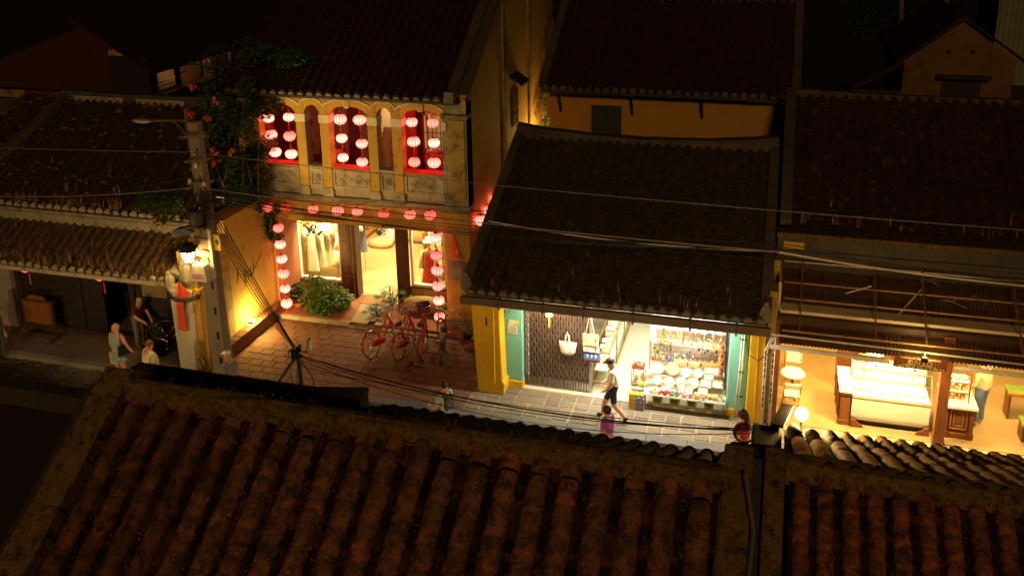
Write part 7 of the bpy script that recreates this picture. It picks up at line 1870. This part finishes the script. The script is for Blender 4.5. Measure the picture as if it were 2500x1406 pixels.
# ------------------------------------------------------------------ bicycles
def bicycle(name, lab, loc, rz, paint, lean, basket='wire', steer=.6, tyre='rubber', rack=True, guard='redpaint', group='bicycles parked before the lantern house', size=1.17):
    t = thing(name, lab, 'bicycle', loc, rz=rz, group=group, local=True)
    t.rotation_euler = (0, R_(lean), rz); t.scale = (size,) * 3
    B = lambda mb, nm, m, p=None: mb.build(nm, M[m] if isinstance(m, str) else m, p or t, smooth=True, world_co=False)
    WR = .33; WB = 1.06                                     # rear hub at origin y=0, front at y=WB ; forward +Y
    def wheel(c, ax, parent, yaw=0):
        Mx = rotz(yaw); c = Vector(c)
        P = lambda rr: [c + Mx @ Vector((0, rr * math.cos(a), rr * math.sin(a))) for a in [6.2832 * k / 36 for k in range(36)]]
        w = MB().tube(P(WR), .02, 7, closed=True).build('wheel', M[tyre], parent, smooth=True, world_co=False)
        MB().tube(P(WR - .022), .011, 5, closed=True).build('rim', M['chrome'], w, smooth=True, world_co=False)
        sp = MB()
        for k in range(20):
            a = 6.2832 * k / 20; hx = .025 * (1 if k % 2 else -1)
            sp.tube([c + Mx @ Vector((hx, .02 * math.cos(a + .6), .02 * math.sin(a + .6))), c + Mx @ Vector((0, (WR - .03) * math.cos(a), (WR - .03) * math.sin(a)))], .0025, 3, cap=False)
        sp.build('spokes', M['chrome'], w, world_co=False)
        MB().tube([c + Mx @ Vector((-.05, 0, 0)), c + Mx @ Vector((.05, 0, 0))], .022, 8).build('hub', M['chrome'], w, smooth=True, world_co=False)
        fp = [c + Mx @ Vector((0, (WR + .035) * math.cos(a), (WR + .035) * math.sin(a))) for a in [.15 + 2.6 * k / 16 + (0 if ax else .45) for k in range(17)]]
        fd = MB(); vs = []
        for p in fp:
            o = (p - c).normalized()
            vs += [p + Mx @ Vector((-.032, 0, 0)) - o * .012, p + o * .006, p + Mx @ Vector((.032, 0, 0)) - o * .012]
        fd.add(vs, [(i * 3 + k, i * 3 + k + 1, i * 3 + 4 + k, i * 3 + 3 + k) for i in range(16) for k in range(2)])
        B(fd, 'mudguard', paint)
    rear = (0, 0, WR); bb = (0, .43, .28); seat = (0, .26, .78); head0 = (0, .86, .62); head1 = (0, .82, .86)
    wheel(rear, 0, t)
    Mx = rotz(steer); hp = Vector((0, .87, 0))
    S = lambda x, y, z: hp + Mx @ (Vector((x, y, z)) - hp)
    wheel(S(0, WB, WR), 1, t, steer)
    fr_ = MB()
    fr_.tube([bb, seat], .018, 8).tube([head0, (0, .62, .42), bb], .02, 8).tube([head1, (0, .6, .6), (0, .36, .5)], .017, 8).tube([head0, head1], .022, 8)
    for s_ in (-.05, .05): fr_.tube([(s_, 0, WR), (s_ * .7, .43, .28)], .01, 6).tube([(s_, 0, WR), (s_ * .3, .27, .7)], .009, 6)
    B(fr_, 'frame', paint)
    fk = MB()
    for s_ in (-.05, .05): fk.tube([S(s_ * .6, .87, .6), S(s_, .95, .5), S(s_, WB, WR)], .011, 6)
    B(fk, 'fork', paint)
    hb = MB().tube([S(0, .82, .86), S(0, .8, 1.0)], .014, 6)
    hb.tube([S(-.3, .58, 1.0), S(-.27, .72, 1.06), S(-.12, .84, 1.03), S(0, .82, 1.0), S(.12, .84, 1.03), S(.27, .72, 1.06), S(.3, .58, 1.0)], .011, 7)
    h = B(hb, 'handlebar', 'chrome')
    for s_ in (-1, 1): B(MB().tube([S(s_ * .27, .68, 1.045), S(s_ * .3, .55, .99)], .017, 7), 'grip', 'saddle', h)
    sd = MB().blob((0, .2, .86), (.1, .15, .045), 14, 8); sd.blob((0, .33, .86), (.045, .1, .035), 10, 6)
    B(sd, 'saddle', 'saddle'); B(MB().tube([seat, (0, .24, .84)], .013, 6), 'seat_post', 'chrome')
    cr = MB().tube([(-.06, .43, .28), (.06, .43, .28)], .02, 8).tube([(.06, .43, .28), (.06, .5, .14)], .01, 5).tube([(-.06, .43, .28), (-.06, .36, .42)], .01, 5)
    cr.bx(.06, .15, .46, .54, .125, .15).bx(-.15, -.06, .32, .4, .41, .435); B(cr, 'crank', 'chrome')
    g_ = MB().prism([(.045, -.02, .36), (.045, .1, .42), (.045, .45, .36), (.045, .52, .28), (.045, .45, .2), (.045, .1, .26), (.045, -.02, .3)], (.014, 0, 0)); B(g_, 'chain_guard', guard)
    if rack:
        rk_ = MB()
        for x in (-.06, 0, .06): rk_.tube([(x, -.24, .73), (x, .2, .74)], .007, 5)
        for y in (-.24, -.05, .15): rk_.tube([(-.065, y, .73), (.065, y, .74)], .007, 5)
        for s_ in (-.06, .06): rk_.tube([(s_, -.12, .73), (s_, 0, WR)], .006, 5)
        B(rk_, 'rack', 'chrome')
    B(MB().tube([(-.06, .05, .3), (-.17, -.02, .0)], .009, 5), 'kickstand', 'chrome')
    if basket:
        bm = 'wirewhite' if basket == 'wire' else 'wicker'
        bk_ = MB(); c = lambda x, y, z: S(x, .98 + y, .84 + z)
        for z, k in ((0, .8), (.08, .88), (.16, .95), (.23, 1.0)):
            bk_.tube([c(-.17 * k, -.12 * k, z), c(.17 * k, -.12 * k, z), c(.17 * k, .12 * k, z), c(-.17 * k, .12 * k, z)], .005, 4, closed=True)
        for i in range(9):
            x = -.17 + .0425 * i
            for y in (-.12, .12): bk_.tube([c(x * .8, y * .8, 0), c(x, y, .23)], .0035, 4)
        for i in range(6):
            y = -.12 + .048 * i
            for x in (-.17, .17): bk_.tube([c(x * .8, y * .8, 0), c(x, y, .23)], .0035, 4)
        for i in range(5): bk_.tube([c(-.13, -.09 + .045 * i, 0), c(.13, -.09 + .045 * i, 0)], .0035, 4)
        b = B(bk_, 'basket', bm)
        if basket != 'wire':
            sh_ = MB(); sh_.add([c(-.14, -.1, .0), c(.14, -.1, 0), c(.14, .1, 0), c(-.14, .1, 0), c(-.168, -.118, .22), c(.168, -.118, .22), c(.168, .118, .22), c(-.168, .118, .22)], [(0, 3, 2, 1), (0, 1, 5, 4), (1, 2, 6, 5), (2, 3, 7, 6), (3, 0, 4, 7)])
            sh_.build('basket_wall', M['wicker'], b, world_co=False)
    B(MB().tube([(-.01, -.005, WR), (-.02, -.33, .52)], .004, 4).blob((0, -.36, .5), (.03, .015, .03), 8, 5), 'rear_reflector', 'redpaint')
    return t
bicycle('bicycle', 'red bicycle with white wire basket, the one nearest the bench wall', (-10.75, .62, 0), R_(-14), 'redpaint', -10, steer=.75, tyre='tyretan')
bicycle('bicycle', 'red bicycle with white wire basket, second from the bench wall', (-9.95, .72, 0), R_(-2), 'redpaint', -7, steer=.8, tyre='tyretan')
bicycle('bicycle', 'red bicycle with brown basket and pale chain guard beside the black bicycle', (-9.3, .85, 0), R_(14), 'redpaint', -3, basket='wicker', steer=.3, guard='white')
bicycle('bicycle', 'black bicycle closest to the porch pier', (-8.72, .75, 0), R_(16), 'iron', 6, basket=None, steer=.4, guard='iron', rack=True)
ks = thing('bicycle_stand', 'steel double-leg stand under the red bicycle with brown basket', 'stand', (-9.3, .6, 0))
MB().tube([(-9.42, .5, .0), (-9.38, .78, .34)], .01).tube([(-9.16, .5, .0), (-9.22, .78, .34)], .01).tube([(-9.42, .5, .012), (-9.16, .5, .012)], .01).build('legs', M['chrome'], ks)
bicycle('bicycle', 'silver bicycle pushed by the man in maroon', (-17.38, -.42, 0), R_(-97), 'chrome', 2, basket=None, steer=-.2, tyre='rubber', guard='chrome', group='bicycles by the timber house', size=1.08)
# odds and ends on the forecourt
_props(MB().tube([(-8.28, 2.35, .05), (-8.2, 2.28, .14)], .05, 10).build('paper_cup', G['white'], smooth=True), 'crumpled pink-white cup lying by the porch pier plinth', 'cup')
_props(MB().blob((-8.12, 1.85, .05), (.28, .16, .07), 14, 6, .06, seed=2).build('flat_stone', M['platform'], smooth=True), 'flat reddish stone lying by the porch pier', 'stone')
_props(MB().tube([(-15.0, -1.55, .1), (-14.85, -1.7, .4), (-14.95, -1.72, .65)], .05, 7).build('broom', M['straw']), 'old straw broom leaning between the whitewashed pier and the pole', 'broom')
_props(MB().blob((-15.05, -1.75, .12), (.13, .11, .12), 10, 7, .1, seed=5).build('straw_bundle', M['orangewood']), 'small orange bundle at the foot of the pole', 'bundle')
# ------------------------------------------------------------------ people: one skinned body each, clothing by body region
def person(lab, loc, rz, h=1.68, top='shirt', colors=None, J=None, hair='hairdark', cap=None, skirt=None, extras=None, shoulder=1.0, belly=0.0, sleeves='short', legs='long'):
    k = h / 1.7
    d = {'pelvis': (0, 0, .96), 'waist': (0, 0, 1.1), 'chest': (0, .0, 1.3), 'neck': (0, 0, 1.46), 'head0': (0, .015, 1.55), 'head': (0, .02, 1.62)}
    for s_, n_ in ((-1, 'L'), (1, 'R')):
        d.update({'sh' + n_: (s_ * .185 * shoulder, 0, 1.4), 'el' + n_: (s_ * .235, -.02, 1.12), 'wr' + n_: (s_ * .245, .05, .88), 'ha' + n_: (s_ * .245, .07, .81),
                  'hip' + n_: (s_ * .09, 0, .92), 'kn' + n_: (s_ * .095, .02, .5), 'an' + n_: (s_ * .095, -.02, .09), 'to' + n_: (s_ * .1, .13, .035)})
    if J: d.update(J)
    rad = {'pelvis': (.155, .12), 'waist': (.15 + belly * .5, .125 + belly), 'chest': (.17, .135), 'neck': (.055, .055), 'head0': (.07, .08), 'head': (.078, .098),
           'sh': (.062, .062), 'el': (.045, .045), 'wr': (.031, .031), 'ha': (.034, .02), 'hip': (.09, .09), 'kn': (.062, .062), 'an': (.042, .042), 'to': (.038, .03)}
    names = list(d); V = [Vector(d[n]) * k for n in names]; idx = {n: i for i, n in enumerate(names)}
    E = [('pelvis', 'waist'), ('waist', 'chest'), ('chest', 'neck'), ('neck', 'head0'), ('head0', 'head')]
    for n_ in 'LR': E += [('chest', 'sh' + n_), ('sh' + n_, 'el' + n_), ('el' + n_, 'wr' + n_), ('wr' + n_, 'ha' + n_), ('pelvis', 'hip' + n_), ('hip' + n_, 'kn' + n_), ('kn' + n_, 'an' + n_), ('an' + n_, 'to' + n_)]
    edges = [(idx[a], idx[b]) for a, b in E]; radii = [rad.get(n, rad.get(n[:-1])) for n in names]
    for n_, s_ in (('L', -1), ('R', 1)):                       # fingers and thumb
        hv = V[idx['ha' + n_]]; dr = (hv - V[idx['wr' + n_]]).normalized(); sd = dr.cross(Vector((0, 0, 1)))
        sd = (sd if sd.length > .1 else Vector((0, 1, 0))).normalized(); nrm = sd.cross(dr)
        for f in range(5):
            o = (f - 1.5) * .018 if f < 4 else -.034
            ln = (.055, .066, .062, .05, .04)[f]
            b0 = hv + sd * o + dr * (.012 if f < 4 else -.02); dd = dr if f < 4 else (dr * .6 - sd * .8).normalized()
            b1 = b0 + dd * ln * .6; b2 = b1 + (dd + nrm * .5).normalized() * ln * .5
            i0 = len(V); V += [b0, b1, b2]; radii += [(.0095, .0095), (.009, .009), (.0075, .0075)]
            edges += [(idx['ha' + n_], i0), (i0, i0 + 1), (i0 + 1, i0 + 2)]
    me = bpy.data.meshes.new('tmp'); me.from_pydata(V, edges, [])
    ob = bpy.data.objects.new('tmp', me); COL.objects.link(ob)
    bpy.context.view_layer.objects.active = ob
    sk = ob.modifiers.new('skin', 'SKIN'); sk.use_smooth_shade = True
    if not me.skin_vertices: me.attributes and None
    lay = me.skin_vertices[0].data if me.skin_vertices else None
    if lay is None:
        bm = bmesh.new(); bm.from_mesh(me); bm.verts.layers.skin.verify(); bm.to_mesh(me); bm.free(); lay = me.skin_vertices[0].data
    for i, v in enumerate(lay):
        v.radius = (radii[i][0] * k * 1.28, radii[i][1] * k * 1.28); v.use_root = (i == 0)
    sb = ob.modifiers.new('sub', 'SUBSURF'); sb.levels = 2; sb.render_levels = 2
    dg = bpy.context.evaluated_depsgraph_get(); dg.update()
    bm2 = bpy.data.meshes.new_from_object(ob.evaluated_get(dg))
    bpy.data.objects.remove(ob); bpy.data.meshes.remove(me)
    C_ = dict(skin=M['skin'], top=M['white'], bottom=M['black'], shoe=M['black'], hair=M['hairdark']); C_.update(colors or {})
    bm2.materials.clear(); order = ['skin', 'top', 'bottom', 'shoe']
    for c in order: bm2.materials.append(C_[c])
    def region(p):
        best = None
        for a, b in E:
            A, B = V[idx[a]], V[idx[b]]; ab = B - A; t = max(0, min(1, (p - A).dot(ab) / max(1e-6, ab.length_squared)))
            ds = (p - A - ab * t).length / (rad.get(a, rad.get(a[:-1]))[0] + .02)
            if best is None or ds < best[0]: best = (ds, a, b, t)
        _, a, b, t = best
        if b.startswith('to'): return 3
        if b.startswith('an'): return 2 if (legs == 'long' and t < .92) else (3 if t > .93 else 0)
        if b.startswith('kn'): return 2 if (legs in ('long',) or (legs == 'shorts' and t < .85) or (legs == 'bare' and t < .1)) else 0
        if b.startswith('hip'): return 2
        if b.startswith('el'): return 1 if (sleeves == 'long' or (sleeves == 'short' and t < .72)) else 0
        if b.startswith('wr'): return 1 if sleeves == 'long' and t < .9 else 0
        if b.startswith('ha'): return 0
        if b.startswith('sh'): return 1 if (sleeves != 'none' or t < .75) else 0
        if a == 'chest' and b == 'neck': return 1 if t < .62 else 0
        if a in ('neck', 'head0'): return 0
        if a == 'pelvis' and b == 'waist': return 1 if t > -.05 and (p.z > V[idx['pelvis']].z - .02) else 2
        return 1
    bm2.polygons.foreach_set('material_index', [region(p.center) for p in bm2.polygons])
    bm2.polygons.foreach_set('use_smooth', [True] * len(bm2.polygons)); bm2.update(); bm2.name = 'body'
    t = thing('person', lab, 'person', loc, rz=rz, local=True)
    link('body', bm2, None, t)
    hd = V[idx['head']]; nk = V[idx['neck']]; hu = (hd - nk).normalized()
    q_ = Vector((0, 0, 1)).rotation_difference(hu).to_matrix()
    H = lambda x, y, z: hd + q_ @ (Vector((x, y, z)) * k)
    if hair:
        hm_ = MB()
        Mq = q_
        lo = {'short': -.1, 'bob': -.75, 'long': -1.0}.get(colors.get('cut', 'short') if colors else 'short', -.1)
        vs = []; nu, nv = 16, 8
        for j in range(nv + 1):
            th = math.pi * (.0 + (.58 if lo > -.5 else .66) * j / nv)
            for i in range(nu):
                a = 6.2832 * i / nu
                back = max(0, -math.sin(a)); front = max(0, math.sin(a))
                thj = th * (1 - .38 * front) * (1 + .12 * back)
                z = .115 * math.cos(thj); rr = 1.0 + (.12 if lo < -.5 and thj > 1.2 else 0)
                vs.append(H(.092 * rr * math.sin(thj) * math.cos(a), .108 * rr * math.sin(thj) * math.sin(a) - .006, z + .028 + (lo * .05 if j == nv and lo < -.5 else 0)))
        hm_.add(vs, [(j * nu + i, j * nu + (i + 1) % nu, (j + 1) * nu + (i + 1) % nu, (j + 1) * nu + i) for j in range(nv) for i in range(nu)])
        if colors and colors.get('cut') == 'long':
            hm_.blob(H(0, -.1, -.14), (.085 * k, .05 * k, .2 * k), 12, 8)
        hm_.build('hair', M[hair], t, smooth=True, world_co=False)
    fc_ = MB()
    fc_.blob(H(0, .1, -.005), (.014 * k, .022 * k, .026 * k), 8, 6)
    for s_ in (-1, 1): fc_.blob(H(s_ * .078, 0, 0), (.013 * k, .024 * k, .032 * k), 8, 6)
    fc_.build('nose_and_ears', C_['skin'], t, smooth=True, world_co=False)
    ey = MB()
    for s_ in (-1, 1): ey.blob(H(s_ * .032, .088, .02), (.013 * k, .008 * k, .008 * k), 8, 5)
    ey.blob(H(0, .092, -.05), (.024 * k, .006 * k, .006 * k), 8, 5)
    ey.build('eyes_and_mouth', M['rib'], t, smooth=True, world_co=False)
    if cap:
        cm = MB(); vs = []
        nu, nv = 16, 6
        for j in range(nv + 1):
            th = 1.5 * j / nv
            for i in range(nu):
                a = 6.2832 * i / nu; vs.append(H(.1 * math.sin(th) * math.cos(a), .118 * math.sin(th) * math.sin(a), .05 + .085 * math.cos(th)))
        cm.add(vs, [(j * nu + i, j * nu + (i + 1) % nu, (j + 1) * nu + (i + 1) % nu, (j + 1) * nu + i) for j in range(nv) for i in range(nu)])
        cm.prism([H(-.08, .08, .05), H(.08, .08, .05), H(.065, .17, .04), H(0, .195, .038), H(-.065, .17, .04)], q_ @ Vector((0, 0, .012)))
        cm.build('cap', cap, t, smooth=False, world_co=False)
    if skirt:
        m_, z0, z1, w0, w1 = skirt; pv_ = V[idx['pelvis']]; sm_ = MB(); n = 20; vs = []
        for j in range(6):
            u_ = j / 5; w = w0 + (w1 - w0) * u_
            for i in range(n):
                a = 6.2832 * i / n; f_ = 1 + .06 * u_ * math.sin(7 * a)
                vs.append((pv_.x * (1 - u_) + w * math.cos(a) * f_, pv_.y * (1 - u_) + w * .75 * math.sin(a) * f_, (z1 + (z0 - z1) * u_) * k))
        sm_.add(vs, [(j * n + (i + 1) % n, j * n + i, (j + 1) * n + i, (j + 1) * n + (i + 1) % n) for j in range(5) for i in range(n)])
        sm_.build('skirt', m_, t, smooth=True, world_co=False)
    if extras: extras(t, k, H)
    return t
cl_ = lambda n, c, **kw: cloth('cloth_' + n, c, **kw)
navy = cl_('navy', (.02, .025, .06)); whitec = cl_('white', (.7, .67, .6), var=.08); cream = cl_('cream', (.66, .56, .38), var=.1); maroon = cl_('maroon', (.1, .012, .014)); greyt = cl_('grey', (.17, .16, .13))
purple = cl_('purple', (.26, .05, .3)); wine = cl_('wine', (.3, .03, .05)); paleblue = cl_('pale_blue', (.42, .5, .55)); denim = cl_('denim', (.13, .19, .34)); dkgrey = cl_('dark_grey', (.06, .065, .055))
bluedress = cloth('blue_patterned_dress', (.26, .36, .42), var=.5, scale=22); beige = cl_('beige', (.62, .5, .3))
# walking man in white
person('man in white T-shirt, navy shorts and black cap walking past the shop', (-3.42, -.95, 0), R_(88), 1.72,
       J={'anL': (-.08, -.36, .16), 'knL': (-.09, -.04, .5), 'toL': (-.08, -.28, .04), 'anR': (.09, .3, .08), 'knR': (.095, .22, .5), 'toR': (.1, .45, .04), 'head': (0, .09, 1.6), 'head0': (0, .06, 1.54), 'neck': (0, .03, 1.46),
          'elR': (.25, .02, 1.14), 'wrR': (.2, .2, .98), 'haR': (.18, .27, .95), 'elL': (-.25, .0, 1.12), 'wrL': (-.22, .16, .93), 'haL': (-.2, .22, .9)},
       colors=dict(top=whitec, bottom=navy, shoe=M['black']), cap=M['black'], legs='shorts', belly=.01)
person('woman in purple dress walking on the street before the shop', (-3.25, -2.75, -.12), R_(70), 1.58, colors=dict(top=purple, bottom=M['skin'], shoe=M['black'], cut='bob'), skirt=(purple, .48, 1.02, .15, .24), sleeves='short', legs='bare')
person('woman in long dark red dress by the yellow pillar, partly behind the cable coil', (-.2, -2.3, -.12), R_(60), 1.68, colors=dict(top=wine, bottom=M['skin'], shoe=M['black'], cut='long'), skirt=(wine, .12, 1.02, .15, .3), sleeves='short', legs='bare')
def pack(t, k, H):
    MB().box((0, -.17, 1.25), (.28, .13, .38)).build('backpack', dkgrey, t, bevel=.04, world_co=False)
    for s_ in (-1, 1): MB().tube([(s_ * .11, -.1, 1.42), (s_ * .12, .02, 1.47), (s_ * .12, .12, 1.38), (s_ * .12, .1, 1.15)], .018, 6).build('strap', dkgrey, t, world_co=False)
person('person in pale blue shirt with dark backpack walking by the forecourt', (-7.25, -2.85, -.12), R_(62), 1.7, colors=dict(top=paleblue, bottom=denim, shoe=M['black']), extras=pack,
       J={'wrL': (-.2, .28, 1.0), 'haL': (-.18, .36, 1.02), 'elL': (-.25, .06, 1.1), 'wrR': (.2, .26, .98), 'haR': (.18, .34, 1.0), 'elR': (.25, .04, 1.1)})
def tote(t, k, H):
    MB().prism([(.2, -.2, .82), (.26, .16, .82), (.27, .17, 1.14), (.2, -.19, 1.14)], (.05, -.02, 0)).build('tote_bag', M['black'], t, bevel=.01, world_co=False)
    for y in (-.1, .08): MB().tube([(.24, y, 1.12), (.2, y * .5, 1.44), (.17, y * .3 - .02, 1.46)], .01, 5).build('strap', M['black'], t, world_co=False)
    MB().bx(-.36, -.16, -.02, .1, .42, .78).build('paper_bag', G['tan'], t, world_co=False)
person('blond woman in blue patterned sleeveless dress with black tote bag', (-17.3, -2.1, -.12), R_(-8), 1.66, colors=dict(top=bluedress, bottom=M['skin'], shoe=M['tyretan'], cut='bob'), hair='hairblond', skirt=(bluedress, .62, 1.06, .15, .235), sleeves='none', legs='bare', extras=tote,
       J={'elR': (.27, .04, 1.15), 'wrR': (.33, .14, .93), 'haR': (.35, .18, .87)})
person('grey-haired man in maroon T-shirt pushing a silver bicycle', (-17.88, -.5, 0), R_(-100), 1.66, colors=dict(top=maroon, bottom=greyt, shoe=M['brownwood']), hair='hairgrey', belly=.03,
       J={'chest': (0, .09, 1.28), 'waist': (0, .04, 1.1), 'neck': (0, .14, 1.43), 'head0': (0, .18, 1.51), 'head': (0, .21, 1.57), 'shL': (-.185, .1, 1.37), 'shR': (.185, .1, 1.37), 'elL': (-.24, .22, 1.12), 'elR': (.22, .2, 1.12), 'wrL': (-.14, .44, .98), 'haL': (-.11, .5, .93), 'wrR': (.12, .42, .98), 'haR': (.1, .48, .92)})
def sling(t, k, H):
    MB().tube([(-.12, .1, 1.4), (-.13, 0, 1.485), (-.1, -.1, 1.42), (0, -.14, 1.25), (.1, -.15, 1.08)], .016, 6).build('sling_strap', M['black'], t, world_co=False)
person('bald-cropped man in cream T-shirt with dark sling strap', (-15.68, -2.8, -.12), R_(-28), 1.7, colors=dict(top=cream, bottom=dkgrey, shoe=M['black']), hair='brownwood', shoulder=1.1, belly=.06, extras=sling)
person('man in grey shirt and white cap by the utility pole', (-13.3, -2.75, -.12), R_(80), 1.68, colors=dict(top=cl_('olive_grey', (.22, .21, .17)), bottom=dkgrey, shoe=M['black']), cap=whitec, hair='hairgrey', belly=.03)
person('man in beige shirt and blue trousers standing at the pastry cabinet', (5.42, 1.1, .03), R_(48), 1.74, colors=dict(top=beige, bottom=denim, shoe=whitec), J={'wrL': (-.2, .3, 1.0), 'haL': (-.18, .38, 1.02), 'elL': (-.26, .05, 1.1)}, sleeves='long', belly=.02)
person('shop assistant in blue apron behind the glass counter', (2.95, 1.62, .03), R_(180), 1.62, colors=dict(top=denim, bottom=dkgrey, shoe=M['black']))
person('dark-clothed passer-by cut off at the left edge', (-21.4, -2.2, -.12), R_(-80), 1.7, colors=dict(top=dkgrey, bottom=dkgrey, shoe=M['black']))
person('passer-by whose dark hair shows above the wet black roof', (-16.98, -4.9, -.12), R_(-60), 1.66, colors=dict(top=dkgrey, bottom=dkgrey, shoe=M['black']))
